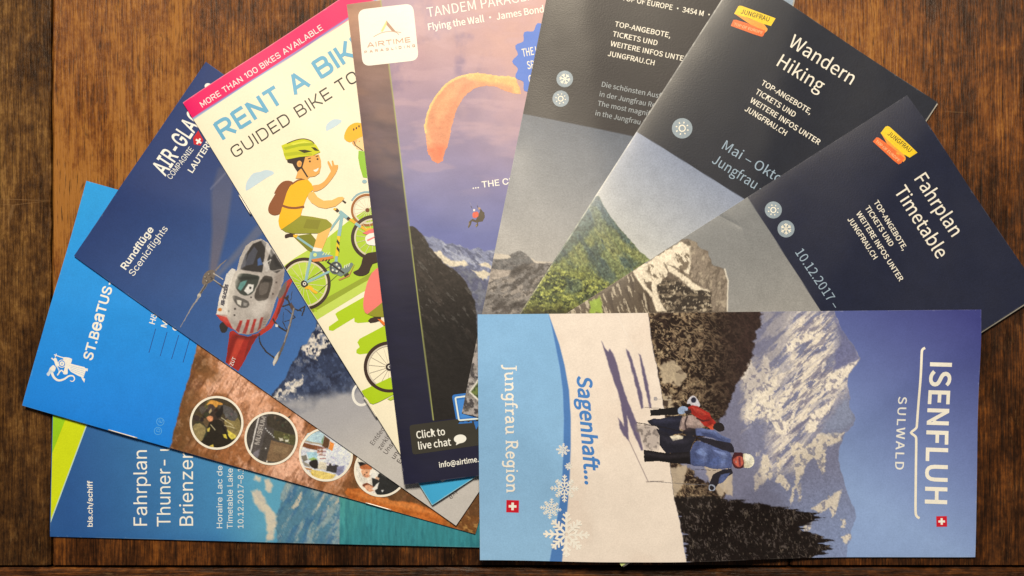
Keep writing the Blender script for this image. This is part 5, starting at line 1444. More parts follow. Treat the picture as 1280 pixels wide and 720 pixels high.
h.poly(k([(328, 326), (350, 324), (402, 350), (398, 374), (370, 378), (345, 362)]), (92, 86, 78), sm=2); h.poly(k([(348, 340), (370, 345), (366, 368), (350, 358)]), (206, 196, 176)); h.poly(k([(378, 352), (396, 356), (390, 370), (378, 368)]), (150, 142, 130))
h.poly(k([(540, 300), (560, 268), (572, 262), (566, 300), (548, 332), (530, 334)]), (104, 96, 88), sm=2)
for q in ([(362, 435), (373, 434), (358, 490), (342, 478)], [(394, 431), (407, 431), (390, 494), (374, 492)], [(424, 427), (437, 427), (421, 489), (405, 492)], [(457, 420), (468, 419), (456, 468), (440, 482)]):
    h.poly(k(q), (170, 46, 38))
for i in range(4):
    h.stroke(k([(468 - i * 1, 430 + i * 12), (478, 428 + i * 11)]), .8, (120, 110, 100))
h.disc(200 + 272 / 3.6, 280 + 385 / 3.6, 2.6, (206, 126, 56), 2.2)
for q in ((525, 262), (510, 315), (412, 330), (340, 382), (312, 392), (338, 410)):
    h.disc(200 + q[0] / 3.6, 280 + q[1] / 3.6, 1.2, (60, 52, 48), n=8)
h.poly(k([(345, 205), (372, 208), (340, 300), (318, 420), (300, 415), (300, 300)]), (222, 210, 188, .55, 5))
h.poly(k([(520, 225), (562, 205), (556, 262), (524, 340), (490, 445), (440, 492), (470, 400), (505, 300)]), (110, 92, 80, .45, 6))
h.poly(k([(330, 440), (400, 470), (470, 440), (430, 500), (360, 500)]), (120, 100, 90, .30, 6))
h.poly(k([(440, 345), (520, 340), (500, 400), (430, 420), (400, 390)]), (226, 214, 196, .4, 8))
h.poly(k([(470, 66), (520, 130), (500, 150), (455, 75)]), (236, 226, 208, .5, 2))
h.poly(k([(362, 205), (378, 150), (392, 120), (384, 190)]), (150, 150, 156, .5, 2)); h.poly(k([(500, 118), (545, 195), (520, 190)]), (30, 28, 30, .6, 3))
h.poly(k([(350, 238), (440, 234), (444, 248), (356, 252)]), (24, 26, 24, .6, 3)); h.poly(k([(466, 242), (506, 248), (500, 262), (462, 262)]), (30, 28, 26, .6, 3))
h.poly(k([(306, 560), (330, 500), (352, 505), (318, 600), (300, 640)]), (100, 24, 20, .5, 4)); h.poly(k([(340, 500), (440, 500), (400, 520), (350, 516)]), (70, 20, 18, .5, 4))
h.poly(k([(260, 412), (300, 412), (320, 450), (290, 440)]), (220, 96, 76, .5, 3))
# mast, hub and the sharp blade
h.poly(k([(190, 262), (200, 225), (225, 205), (248, 215), (244, 250), (222, 268), (200, 275)]), (112, 98, 84), sm=3)
for q in ((205, 240), (222, 226), (232, 246), (212, 258)):
    h.disc(200 + q[0] / 3.6, 280 + q[1] / 3.6, 1.5, (62, 54, 50), n=10); h.disc(199.6 + q[0] / 3.6, 279.5 + q[1] / 3.6, .8, (200, 186, 160), n=8)
h.stroke(k([(228, 240), (290, 288)]), 2.0, (70, 62, 58)); h.stroke(k([(240, 222), (285, 250)]), 1.4, (190, 178, 160)); h.stroke(k([(240, 250), (275, 272)]), 1.0, (200, 190, 170))
h.stroke(k([(250, 210), (275, 182), (300, 160)]), 2.4, (128, 116, 106), w1=.8)
h.stroke(k([(210, 270), (180, 318)]), 3.6, (132, 122, 110)); h.stroke(k([(210, 272), (186, 312)]), 1.4, (62, 58, 56)); h.disc(200 + 179 / 3.6, 280 + 322 / 3.6, 2.6, (196, 184, 160))
h.stroke(k([(180, 325), (140, 385), (92, 468)]), 2.6, (150, 142, 132), w1=.7)
# skids
for pts, w in (([(450, 492), (448, 512), (456, 540), (480, 575), (518, 602)], 2.0), ([(510, 425), (530, 455), (575, 486)], 2.2), ([(552, 372), (590, 362), (604, 378)], 2.0), ([(560, 395), (555, 440), (575, 480)], 1.2), ([(562, 380), (610, 420), (560, 440)], 1.2), ([(560, 330), (580, 345), (590, 372)], 2.2), ([(600, 380), (640, 392)], 1.8), ([(655, 366), (640, 415)], 2.2), ([(652, 370), (620, 392)], 1.6), ([(590, 345), (596, 300)], 1.2)):
    h.stroke(k(pts), w, (50, 46, 46), sm=2)
h.stroke(k([(605, 375), (590, 440), (555, 550), (518, 628)]), 2.6, (98, 90, 84), w1=3.2, sm=3); h.stroke(k([(604, 380), (586, 450), (560, 530)]), .9, (170, 158, 142))
h.poly(k([(540, 570), (530, 610), (514, 640), (508, 628), (516, 600)]), (206, 194, 172)); h.poly(k([(520, 448), (534, 452), (534, 464), (522, 462)]), (226, 220, 206))
h.poly(k([(570, 322), (582, 318), (580, 345), (566, 340)]), (46, 42, 42)); h.poly(k([(592, 350), (604, 372), (596, 390), (584, 372)]), (84, 66, 60))
ho = h.photo('helicopter_picture', grain=.07, warp=.55, seed=4)
t = Art(b, 150)
t.text('AIR-GLACIERS', 'I', (280.8, 381.6), (286.4, 355.6), 4.2, (50, 48, 70), .03)
t.build('hull_lettering', ho)
t = Art(b, 150)
t.text('HB-ZUT', 'I', (287.6, 468), (296.2, 447.2), 4.4, (236, 214, 196), .02)
t.build('tail_lettering', ho)
a = Art(b); a.ring(452, 493, 10.6, 3.2, (244, 234, 212), 13.2, n=36); a.build('ring_mark')
t = Art(b); tc_ = (92, 82, 76)
ex = Vector((.575, -.818)); fs = [('Entdecken Sie', 'Entdec', (466.7, 557.3), 26), ('zerklüftete', 'zerklü', (476, 563), 23), ('Unser Team', 'Unse', (483.3, 568.6), 19.5), ('und mehr', 'und', (492.9, 574.6), 15.6), ('Erleben', 'E', (500.2, 580), 5)]
for s_, f_, p0, L_ in fs:
    t.text(s_, 'I', p0, tuple(Vector(p0) + ex * L_), 6, tc_, fit=f_)
t.build('body_lettering')
t = Art(b)
t.text('expo', 'I', (564.2, 624.6), (573, 612.4), 6, tc_, fit='exp')
t.build('corner_lettering')
# ------------------------------------------------------------------ 4  bicycle hire brochure
def paint_bike(p):
    X, Y = p.X, p.Y
    p.fill((252, 236, 196))
    p.mix(p.poly([(228, 128), (469, -31), (480, -10), (432.5, 26.0), (237, 149.8)], 1.0), (238, 26, 96))
    p.mix(p.line([(236, 151.2), (480, -6.8)], 1.7, 1.0), (118, 160, 205))
    p.mix(p.poly([(515, 592), (760, 432), (783, 473), (540, 632)], 1.0), (66, 168, 204))

b = Brochure('cream bicycle hire brochure with a pink top band and a cartoon cyclist', [(228, 128), (469, -31), (783, 473), (540, 632)], 0.0010, paint_bike, GLOSS, 1.3, {'left': (.0005, .004)}, seed=14, lift={'left': (.0013, .022, .75, .4)}, edge=(250, 240, 215), worn=.3)
b.staple((298.0, 243.5), (312.6, 267.5)); b.staple((455, 496), (470.5, 521))
Art(b).text('MORE THAN 100 BIKES AVAILABLE', 'Q', (252.9, 134.3), (405, 35.6), 7.3, (252, 226, 210), wt=.155).build('band_lettering')
BL = (112, 176, 196)
Art(b).text('RENT A BIKE', 'Q', (278.4, 174.8), (428.6, 80.4), 23.6, BL, wt=.19, fit='RENT A BI').build('title_lettering')
Art(b).text('GUIDED BIKE TOURS', 'Q', (293.2, 198.0), (418, 119.2), 15.2, (66, 58, 50), wt=.115, fit='GUIDED BIKE').build('subtitle_lettering')
K1, K2, K3, K4, K5, K6 = K(280, 140, 3.6), K(340, 160, 6.55), K(325, 210, 7.2), K(345, 260, 5.143), K(400, 350, 4.5), K(420, 130, 4.24)
for pts in (K1([(95, 350), (98, 320), (110, 298), (130, 275), (160, 268), (185, 260), (215, 265), (221, 278), (190, 295), (150, 322), (110, 348)]), K1([(458, 82), (460, 55), (485, 34), (505, 30), (529, 38), (505, 60), (470, 80)])):
    Art(b).poly(pts, (202, 216, 212), sm=3).build('cloud_picture')
g = Art(b)
G1, G2, G3 = (178, 204, 46), (198, 214, 84), (180, 206, 22)
g.poly(K4([(10, 400), (210, 268), (330, 192), (480, 72), (700, -60), (760, 420), (240, 720), (180, 640)]), G1)
g.poly(K4([(120, 322), (210, 268), (330, 192), (350, 178), (350, 320), (200, 420), (60, 470), (40, 380)]), (192, 212, 72))
g.poly(K4([(180, 668), (340, 570), (600, 425), (720, 350), (720, 390), (520, 505), (240, 672), (200, 690)]), (152, 164, 40))
g.poly(K4([(190, 700), (240, 672), (480, 530), (720, 392), (720, 470), (560, 540), (260, 722), (240, 760)]), G2)
g.poly(K5([(88, 190), (100, 180), (240, 100), (360, 40), (380, 190), (300, 235), (215, 242), (196, 235), (195, 212), (100, 270), (75, 286), (52, 282), (52, 262), (105, 225)]), G3)
g.poly(K5([(212, 350), (225, 330), (380, 248), (400, 345), (290, 410), (225, 418), (206, 410), (207, 392), (225, 376)]), G3)
g.build('meadow_picture')
SK, SK2, OL, DKB, TL = (240, 172, 84), (247, 188, 96), (150, 146, 36), (62, 42, 34), (146, 184, 178)
def wheel(a, cx, cy, r, tyre, w, rim, hub=True):
    a.ring(cx, cy, r - w - 1.2, 1.9, rim, n=56)
    for i in range(16):
        t = i * math.pi / 8 + .1
        a.stroke([(cx, cy), (cx + (r - w - 1.5) * math.cos(t), cy + (r - w - 1.5) * math.sin(t))], .5, rim)
    a.ring(cx, cy, r - w / 2, w, tyre, n=64)
    if hub:
        a.disc(cx, cy, 4.6, (54, 44, 40)); a.disc(cx, cy, 2.2, (236, 226, 200)); a.disc(cx, cy, 1.0, (54, 44, 40))
# the bicycle
y = Art(b, 12)
cx, cy = K4([(185, 487)])[0]
wheel(y, cx, cy, 32.8, DKB, 3.8, (226, 206, 172))
cx2, cy2 = K4([(628, 190)])[0]
wheel(y, cx2, cy2, 28.4, DKB, 4.0, (222, 204, 170), False)
S4 = lambda pts, w, c, **kw: y.stroke(K4(pts), w / 5.143, c, **kw)
P4 = lambda pts, c, **kw: y.poly(K4(pts), c, **kw)
S4([(205, 462), (400, 345)], 3, (54, 46, 40)); S4([(275, 540), (420, 410)], 3, (54, 46, 40))
S4([(200, 478), (345, 408)], 14, TL); S4([(236, 255), (222, 330), (192, 470)], 17, TL); S4([(128, 182), (245, 262)], 14, TL)
S4([(425, 40), (405, 180)], 22, TL); S4([(428, 30), (345, 145)], 15, TL); S4([(408, 22), (470, 72)], 24, TL)
S4([(404, 180), (392, 310)], 20, (240, 200, 40))
for q in (200, 245):
    P4([(393, q), (410, q + 22), (408, q + 42), (390, q + 18)], (60, 50, 36))
S4([(390, 310), (385, 370)], 18, TL)
S4([(460, 62), (580, 142), (612, 132)], 16, (246, 176, 40)); P4([(452, 66), (466, 55), (480, 68), (462, 82)], DKB)
S4([(510, 98), (545, 122)], 18, TL)
P4([(190, 510), (215, 498), (235, 508), (248, 528), (270, 540), (262, 552), (238, 540), (215, 522), (190, 520)], (246, 186, 40), sm=2)
y.disc(*K4([(385, 385)])[0], 8.0, (108, 120, 116)); y.ring(*K4([(385, 385)])[0], 6.2, 2.2, (72, 72, 70), n=24)
for i in range(5):
    t = i * 1.2566
    c0 = K4([(385, 385)])[0]
    y.disc(c0[0] + 4.4 * math.cos(t), c0[1] + 4.4 * math.sin(t), 1.4, (226, 220, 190), n=10)
S4([(330, 345), (440, 420)], 11, (50, 44, 40)); P4([(56, 182), (62, 170), (90, 163), (120, 163), (116, 184), (88, 186), (62, 194)], DKB, sm=2); P4([(110, 172), (140, 170), (136, 190), (114, 188)], (248, 186, 36))
P4([(372, 8), (392, 0), (408, 18), (392, 28)], DKB); P4([(366, 5), (378, -2), (390, 8), (378, 16)], (248, 186, 36))
y.build('bicycle_picture')
# the rider
r_ = Art(b, 60)
P2 = lambda pts, c, **kw: r_.poly(K2(pts), c, **kw)
P3 = lambda pts, c, **kw: r_.poly(K3(pts), c, **kw)
R4 = lambda pts, c, **kw: r_.poly(K4(pts), c, **kw)
R4([(110, 182), (225, 165), (262, 210), (236, 290), (200, 268), (150, 220)], (128, 126, 30))
r_.stroke(K4([(128, 182), (245, 262)]), 2.6, TL)
R4([(270, 162), (362, 108), (338, 170), (296, 272), (243, 255)], SK2)
R4([(243, 252), (297, 262), (290, 288), (235, 278)], (246, 236, 212))
R4([(232, 274), (262, 280), (298, 278), (330, 298), (366, 306), (368, 318), (228, 332)], (126, 168, 172))
R4([(228, 330), (368, 308), (372, 322), (300, 342), (240, 346)], (222, 134, 60)); r_.disc(*K4([(252, 301)])[0], 2.3, (216, 226, 130))
for q in (300, 318, 336):
    r_.stroke(K4([(q, 302), (q + 12, 286)]), 1.1, (222, 228, 160))
for q in (300, 320, 338):
    r_.stroke(K4([(q, 342), (q + 8, 330)]), 1.3, (60, 48, 36))
R4([(395, 430), (420, 440), (470, 410), (500, 362), (488, 350), (440, 380), (418, 395)], (120, 134, 120)); R4([(402, 460), (470, 430), (504, 366), (508, 362), (474, 440), (412, 466)], (190, 130, 70)); R4([(438, 432), (466, 416), (472, 428), (446, 446)], (52, 44, 38))
for q in (0, 14, 28):
    r_.stroke(K4([(440 + q, 388 - q * .4), (446 + q, 366 - q * .4)]), 1.1, (226, 226, 190))
P3([(195, 552), (350, 424), (470, 438), (600, 463), (646, 503), (642, 530), (532, 588), (300, 590), (230, 577)], OL)
P3([(420, 460), (547, 470), (520, 552), (390, 540)], (136, 130, 28))
P2([(298, 525), (340, 520), (372, 565), (420, 594), (490, 590), (540, 565), (575, 562), (592, 575), (570, 600), (520, 640), (440, 660), (380, 648), (320, 610), (290, 565)], SK2)
P2([(572, 596), (585, 590), (608, 608), (598, 618)], DKB)
P2([(330, 470), (380, 462), (430, 430), (470, 370), (478, 345), (452, 282), (464, 270), (492, 318), (486, 270), (500, 267), (510, 302), (535, 300), (540, 312), (530, 350), (500, 400), (450, 462), (400, 502), (335, 520)], SK, sm=2)
P3([(290, 140), (380, 96), (420, 95), (462, 140), (482, 190), (440, 225), (415, 270), (386, 350), (365, 430), (300, 480), (190, 555), (172, 520), (165, 475), (175, 420), (205, 320), (240, 215), (265, 165)], (252, 184, 12))
P3([(125, 228), (140, 195), (165, 155), (205, 120), (255, 112), (297, 130), (262, 165), (240, 215), (215, 300), (195, 360), (180, 410), (130, 425), (90, 410), (72, 378), (85, 320), (136, 232)], (142, 78, 36), sm=2)
r_.stroke(K3([(196, 336), (250, 355), (320, 360), (388, 348)]), 2.8, (142, 78, 36), cap=True, sm=2); r_.stroke(K3([(285, 145), (340, 108), (410, 97)]), 1.8, (142, 78, 36), sm=2)
P2([(190, 412), (212, 345), (205, 300), (260, 238), (382, 215), (398, 262), (400, 310), (386, 368), (350, 394), (305, 400), (280, 425), (240, 412)], SK)
P2([(120, 255), (180, 240), (270, 234), (262, 268), (246, 320), (230, 335), (206, 358), (182, 322), (164, 288), (140, 284), (124, 278)], (54, 36, 30)); r_.disc(*K2([(222, 292)])[0], 3.2, SK, 4.0); r_.disc(*K2([(224, 294)])[0], 1.6, (222, 148, 66), 2.3)
P2([(74, 142), (120, 122), (180, 100), (250, 84), (320, 100), (362, 140), (394, 195), (330, 225), (220, 236), (112, 258), (94, 215), (88, 182)], (214, 210, 34))
P2([(88, 160), (200, 130), (330, 118), (345, 140), (220, 150), (110, 178)], (176, 182, 24)); P2([(94, 205), (200, 190), (320, 205), (330, 222), (220, 216), (104, 232)], (188, 190, 26)); P2([(150, 128), (260, 106), (320, 122), (250, 120), (170, 140)], (232, 226, 70))
P2([(210, 180), (268, 176), (328, 190), (262, 204)], (64, 56, 20)); P2([(318, 155), (352, 158), (388, 188), (348, 184)], (64, 56, 20))
r_.stroke(K2([(120, 126), (190, 98), (260, 87), (320, 104), (345, 128)]), 1.1, (60, 44, 30), sm=3); r_.stroke(K2([(258, 246), (240, 322), (290, 402)]), 1.9, (56, 38, 32)); r_.stroke(K2([(206, 322), (242, 328)]), 1.5, (56, 38, 32))
for q in ((308, 272), (371, 253)):
    r_.disc(*K2([q])[0], 1.25, (70, 44, 30), n=12)
r_.stroke(K2([(292, 252), (316, 244)]), 1.1, (70, 44, 30)); r_.stroke(K2([(356, 232), (378, 226)]), 1.1, (70, 44, 30))
P2([(336, 344), (360, 336), (379, 324), (374, 344), (355, 358)], (252, 240, 214), sm=2)
r_.build('rider_picture')
# the second, half hidden rider
q_ = Art(b, 12)
P6 = lambda pts, c, **kw: q_.poly(K6(pts), c, **kw)
wx, wy = K6([(165, 562)])[0]
wheel(q_, wx, wy, 20.5, (166, 98, 44), 2.8, (226, 210, 176), False)
q_.stroke(K6([(82, 512), (108, 482), (150, 466), (190, 468)]), 2.2, (150, 182, 178), sm=3); q_.disc(*K6([(166, 562)])[0], 2.6, (120, 66, 36))
P6([(118, 245), (150, 250), (165, 392), (142, 388), (126, 335), (116, 285)], (150, 194, 44)); q_.disc(*K6([(150, 410)])[0], 3.0, (156, 184, 180), 2.4)
P6([(86, 200), (130, 150), (150, 160), (150, 248), (108, 236)], (248, 206, 136)); P6([(82, 205), (100, 170), (112, 190), (96, 222)], (240, 176, 100))
q_.stroke(K6([(90, 190), (102, 218), (140, 245)]), 1.1, (84, 46, 28)); q_.disc(*K6([(112, 180)])[0], .9, (70, 44, 30), n=8); q_.disc(*K6([(122, 196)])[0], .8, (226, 140, 80), n=8)
P6([(42, 182), (46, 150), (62, 120), (86, 102), (114, 96), (150, 110), (150, 160), (112, 182), (72, 202)], (250, 180, 22), sm=2)
for c_ in ((92, 133), (106, 126), (120, 116)):
    q_.disc(*K6([c_])[0], 1.0, (64, 46, 26), 1.6, n=10)
q_.build('young_rider_picture')
# the third rider at the lower right
q_ = Art(b, 90)
P4 = lambda pts, c, **kw: q_.poly(K4(pts), c, **kw)
P5 = lambda pts, c, **kw: q_.poly(K5(pts), c, **kw)
P4([(556, 162), (600, 140), (660, 120), (680, 180), (600, 175)], (238, 116, 106)); P4([(575, 190), (600, 165), (660, 165), (670, 235), (600, 238), (580, 220)], (248, 236, 214), sm=2)
P4([(585, 205), (640, 180), (640, 190), (590, 215)], (238, 130, 120))
P4([(700, 260), (640, 282), (590, 290), (560, 318), (550, 360), (530, 395), (497, 412), (520, 432), (560, 436), (600, 415), (622, 360), (700, 330)], (58, 40, 30), sm=2)
P4([(720, 370), (640, 395), (600, 450), (575, 530), (564, 600), (566, 648), (590, 682), (650, 636), (740, 560)], (244, 124, 108), sm=2)
P4([(590, 682), (650, 636), (740, 560), (740, 700), (640, 700)], OL)
wx, wy = K5([(392, 488)])[0]
wheel(q_, wx, wy, 32.0, DKB, 4.0, (216, 200, 172))
P5([(272, 228), (285, 215), (310, 206), (345, 206), (345, 226), (312, 236), (285, 240)], DKB); P5([(325, 218), (345, 222), (380, 250), (360, 256)], (236, 116, 36))
P5([(235, 622), (262, 610), (400, 545), (420, 640), (330, 686), (300, 697), (280, 690), (270, 672), (250, 650)], G3)
P5([(380, 668), (410, 650), (430, 660), (400, 676)], (190, 212, 60))
q_.ring(wx, wy, 30.0, 4.0, DKB, n=64)
q_.build('rear_rider_picture')
Art(b).poly([(550, 600.5), (556, 596), (557, 600), (553, 602.5)], (240, 240, 230)).build('footer_mark')

# ------------------------------------------------------------------ 5  paragliding brochure
def paint_glide(p):
    X, Y = p.X, p.Y
    p.fill((28, 28, 50))
    # left strip: dark print, with warm lamp glare painted into its upper part
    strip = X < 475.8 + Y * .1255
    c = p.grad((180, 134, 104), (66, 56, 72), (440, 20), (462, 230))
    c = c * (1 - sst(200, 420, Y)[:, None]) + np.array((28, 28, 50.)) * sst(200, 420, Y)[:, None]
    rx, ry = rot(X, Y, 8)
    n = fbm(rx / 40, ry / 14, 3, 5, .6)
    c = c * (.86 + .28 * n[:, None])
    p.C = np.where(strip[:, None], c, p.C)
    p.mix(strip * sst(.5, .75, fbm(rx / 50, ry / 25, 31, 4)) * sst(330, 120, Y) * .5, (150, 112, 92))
    # evening sky
    pic = (~strip) & (Y < 526.5 - (X - 541) * .12)
    s = p.grad((196, 154, 150), (112, 115, 160), (570, 60), (560, 290))
    s = s * (.95 + .1 * fbm(X / 30, Y / 20, 9, 4)[:, None])
    p.C = np.where(pic[:, None], s, p.C)
    pk = sst(560, 680, X + (fbm(X / 30, Y / 22, 10, 4) - .5) * 90) * sst(260, 40, Y)
    p.mix(pic * pk * .75, (222, 172, 152))
    cl = sst(.46, .62, fbm(X / 34, Y / 42, 17, 5)) * sst(185, 90, Y) * sst(640, 570, X)
    p.mix(pic * cl * .6, (138, 116, 140))
    p.mix(pic * sst(.5, .7, fbm(X / 60, Y / 16, 27, 4)) * sst(280, 150, Y) * .4, (212, 172, 168))
    # snow mountains
    k = K(480, 280, 5.143)
    m = p.poly(k([(200, 30), (250, 75), (290, 90), (315, 82), (340, 92), (365, 105), (390, 126), (450, 132), (490, 140), (520, 152), (560, 168), (600, 150), (625, 162), (650, 178), (700, 166), (740, 160), (860, 190), (900, 900), (200, 900)]), 1.2, 1.6, 5, 4)
    m = m * pic
    p.mix(m, (138, 140, 158))
    rx, ry = rot(X, Y, 38)
    n = fbm(rx / 16, ry / 5, 12, 5, .62)
    p.mix(m * sst(.48, .62, n) * .8, (178, 178, 184)); p.mix(m * sst(.56, .66, fbm(rx / 9, ry / 4, 42, 4)) * .7, (92, 94, 114))
    lowm = p.poly(k([(440, 275), (470, 268), (520, 275), (560, 300), (600, 330), (640, 360), (720, 370), (860, 400), (860, 900), (300, 900)]), 1.5, 2, 6, 6) * pic
    p.mix(lowm, (98, 98, 116)); p.mix(lowm * sst(.5, .64, fbm(X / 6, Y / 5, 62, 5)) * .7, (128, 128, 132))
    p.mix(lowm * sst(360, 400, Y) * .4, (100, 104, 104))
    for q in ([(320, 180), (360, 175), (410, 225), (440, 240), (520, 232), (545, 268), (480, 272), (440, 282), (400, 260)], [(560, 290), (600, 310), (640, 300), (690, 320), (660, 350), (635, 362), (600, 330)], [(610, 258), (650, 250), (690, 270), (690, 290), (640, 275)]):
        p.mix(p.poly(k(q), 1.5, 2.5, 5, 8) * pic * .95, (232, 214, 178))
    dk = p.poly(k([(160, 12), (190, 18), (215, 40), (250, 75), (272, 98), (290, 150), (340, 202), (400, 265), (450, 290), (500, 340), (550, 422), (580, 490), (592, 560), (600, 720), (640, 1000), (900, 1300), (100, 1300)]), 1.2, 1.5, 6, 7) * pic
    p.mix(dk, (54, 46, 40))
    p.mix(dk * sst(330, 430, Y) * .8, (26, 23, 22))
    rx, ry = rot(X, Y, 48)
    p.mix(dk * sst(.52, .66, fbm(rx / 20, ry / 6, 19, 5, .6)) * .5 * sst(480, 360, Y), (78, 67, 58))
    p.mix(dk * sst(.66, .72, fbm(rx / 9, ry / 3, 29, 4)) * .5 * sst(440, 380, Y), (112, 106, 96))
    p.grit(m, .2, 2.0); p.grit(dk, .25, 2.4)
    p.mix(p.line([(475.8, 0), (541.6, 525)], 1.3, 1.0), (176, 176, 96))

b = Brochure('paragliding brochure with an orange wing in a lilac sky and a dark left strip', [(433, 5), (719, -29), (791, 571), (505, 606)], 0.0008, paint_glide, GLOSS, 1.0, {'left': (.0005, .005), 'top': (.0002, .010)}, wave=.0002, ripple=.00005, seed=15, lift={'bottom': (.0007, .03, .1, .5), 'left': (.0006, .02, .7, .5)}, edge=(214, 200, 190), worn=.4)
k = K(430, 0, 3.6); k3 = K(460, 180, 3)
wg = Art(b)
rim = k([(365, 600), (366, 560), (375, 510), (392, 470), (412, 435), (440, 400), (472, 370), (505, 350), (540, 338), (580, 331), (620, 330), (660, 336), (700, 343), (740, 343), (775, 352), (800, 420)])
inn = k([(760, 417), (720, 402), (680, 388), (640, 382), (610, 388), (580, 400), (545, 430), (520, 465), (500, 510), (488, 560), (475, 620), (466, 660)])
wg.poly(rim + inn + k3([(288, 30), (282, 62), (262, 75), (240, 62), (222, 25)]), (238, 160, 112))
wg.poly(k([(366, 600), (376, 540), (400, 480), (396, 560), (400, 640), (420, 700), (380, 640)]), (250, 196, 130, .6, 5))
wg.poly(k([(372, 560), (380, 510), (415, 440), (470, 400), (560, 360), (580, 375), (530, 440), (500, 500), (480, 580), (465, 660), (400, 660), (378, 610)]), (230, 148, 104, .8, 7))
wg.poly(k3([(224, 20), (240, 5), (292, 5), (282, 62), (262, 74), (242, 62)]), (238, 118, 78, .8, 8))
lower = k3([(222, 25), (218, 0)]) + k([(365, 630)])
wg.stroke(smooth_pts(rim[:-1], False, 2), 2.6, (255, 214, 130)); 
wg.poly(rim[8:16] + [inn[0], (641, 108), (628, 104), (612, 103), (600, 101), (585, 98)], (250, 200, 120, .8, 5))
wg.poly(k([(400, 470), (470, 400), (540, 370), (500, 430), (460, 500), (420, 560)]), (248, 190, 130, .5, 8))
wg.photo('paraglider_picture', warp=1.0, grain=.07, soft=2.5, seed=6)
bd = Art(b, 20)
pts = []
for i in range(96):
    t = 6.2832 * i / 96; r = 48.5 + 3.2 * math.cos(16 * t)
    pts.append((692 + r * math.cos(t), 76 + r * math.sin(t)))
bd.poly(pts, (96, 130, 204)); bo = bd.build('badge')
t = Art(b, 26)
t.text('THE HIGHEST', 'S', (653.4, 70), (668, 67.4), 9.6, CREAM, .015, fit='THE')
t.text('SPOT', 'S', (659.6, 85.6), (669, 83.9), 9.6, CREAM, .015, fit='SP')
t.text('OF', 'S', (661.4, 103.4), (667, 102.4), 9.8, CREAM, .015, fit='O')
t.build('badge_lettering', bo)
Art(b).text('TANDEM PARAGLIDING', 'S', (534.3, 21.4), (597, 10.9), 12.2, (255, 240, 216), fit='TANDEM').build('title_lettering')
Art(b).text('Flying the Wall • James Bond', 'S', (534.9, 37.6), (681, 14.6), 8.2, (255, 242, 220), .02).build('subtitle_lettering')
Art(b).text('... THE CHOICE', 'I', (590.2, 236.1), (625, 231.6), 7.6, (250, 240, 226), .018, fit='... THE').build('slogan_lettering')
k = K(560, 210, 7.2)
pl = Art(b)
pl.poly(k([(250, 470), (290, 385), (278, 362), (296, 366), (312, 392), (330, 402), (334, 440), (312, 484), (272, 490), (276, 518), (252, 536), (244, 520), (264, 496), (216, 480), (208, 512), (190, 540), (178, 536), (190, 482), (222, 458)]), (84, 70, 50))
pl.poly(k([(218, 425), (228, 400), (262, 392), (276, 412), (270, 438), (245, 452), (225, 446)]), (232, 100, 72), sm=2)
pl.disc(*k([(236, 380)])[0], 1.5, (246, 232, 214)); pl.disc(*k([(282, 366)])[0], 1.6, (190, 150, 110))
pl.stroke(k([(205, 340), (216, 366)]), 1.1, (84, 76, 84)); pl.stroke(k([(264, 334), (270, 362)]), 1.2, (84, 76, 84)); pl.poly(k([(182, 500), (190, 478), (196, 500), (186, 534)]), (142, 122, 92)); pl.poly(k([(246, 520), (262, 505), (262, 520), (250, 534)]), (150, 130, 100))
for q in ((120, 180), (150, 190), (230, 190), (255, 200)):
    pl.stroke(k([(210 if q[0] < 200 else 266, 338), q]), .35, (160, 148, 160))
pl.photo('pilots_picture', step=.4, soft=.9, warp=.3, seed=7)
# the maker's panel
def rquad(q, r):
    return round_poly(q, r, True, 5)
a = Art(b, 10); a.poly(rquad([(446.9, 12.1), (516.3, 4.3), (523.5, 75), (453, 82.6)], 10), (255, 248, 216)); lo = a.build('logo_panel')
k = K(440, 0, 8); t = Art(b, 14); lc = (206, 160, 124)
t.poly(k([(345, 203), (286, 312), (308, 316), (346, 250)]), (250, 222, 140)); t.poly(k([(345, 203), (360, 222), (452, 330), (400, 312), (346, 250)]), (196, 150, 116))
t.stroke(k([(215, 366), (290, 328), (370, 313), (440, 316), (492, 326)]), .8, (206, 166, 130), sm=3); t.stroke(k([(440, 318), (470, 346)]), .8, (206, 166, 130))
t.text('AIRTIME', 'Q', (459, 59.2), (515, 52), 6.0, lc, wt=.17); t.text('PARAGLIDING', 'Q', (455.4, 66.3), (519.8, 58.2), 3.0, lc, wt=.2, track=.5)
t.build('logo_lettering', lo)
a = Art(b, 10); a.poly(rquad([(511.6, 531.6), (640, 515), (644.5, 550), (515.8, 568.5)], 4), (56, 52, 42)); co = a.build('chat_button')
t = Art(b, 14)
t.text('Click to', 'S', (520.6, 548.3), (557, 543.4), 8.8, W, .016); t.text('live chat', 'S', (522.6, 561.9), (564, 556.6), 8.8, W, .016)
t.build('button_lettering', co)
t = Art(b, 14); t.disc(575, 548.6, 7.8, W, 5.4, -5); t.poly([(571, 552), (569.6, 556.6), (576.4, 553.2)], W); t.build('speech_bubble', co)
a = Art(b, 10)
a.poly(rquad([(564.6, 493.6), (625, 486), (625, 526), (571, 530)], 4), (52, 118, 186)); a.poly([(592, 527), (601, 526), (595, 537)], (52, 118, 186))
a.stroke(rquad([(569, 497), (622, 490), (622, 521), (573.6, 525.4)], 2), 2.0, (232, 236, 230), True)
a.poly([(571.4, 500), (620, 493.5), (620, 518.6), (575.6, 522.6)], (70, 138, 204))
a.build('speech_frame')
Art(b).text('info@airtime.ch', 'S', (548.8, 584.5), (596.6, 577.4), 6.4, W, .02, fit='info@airtime').build('web_address')
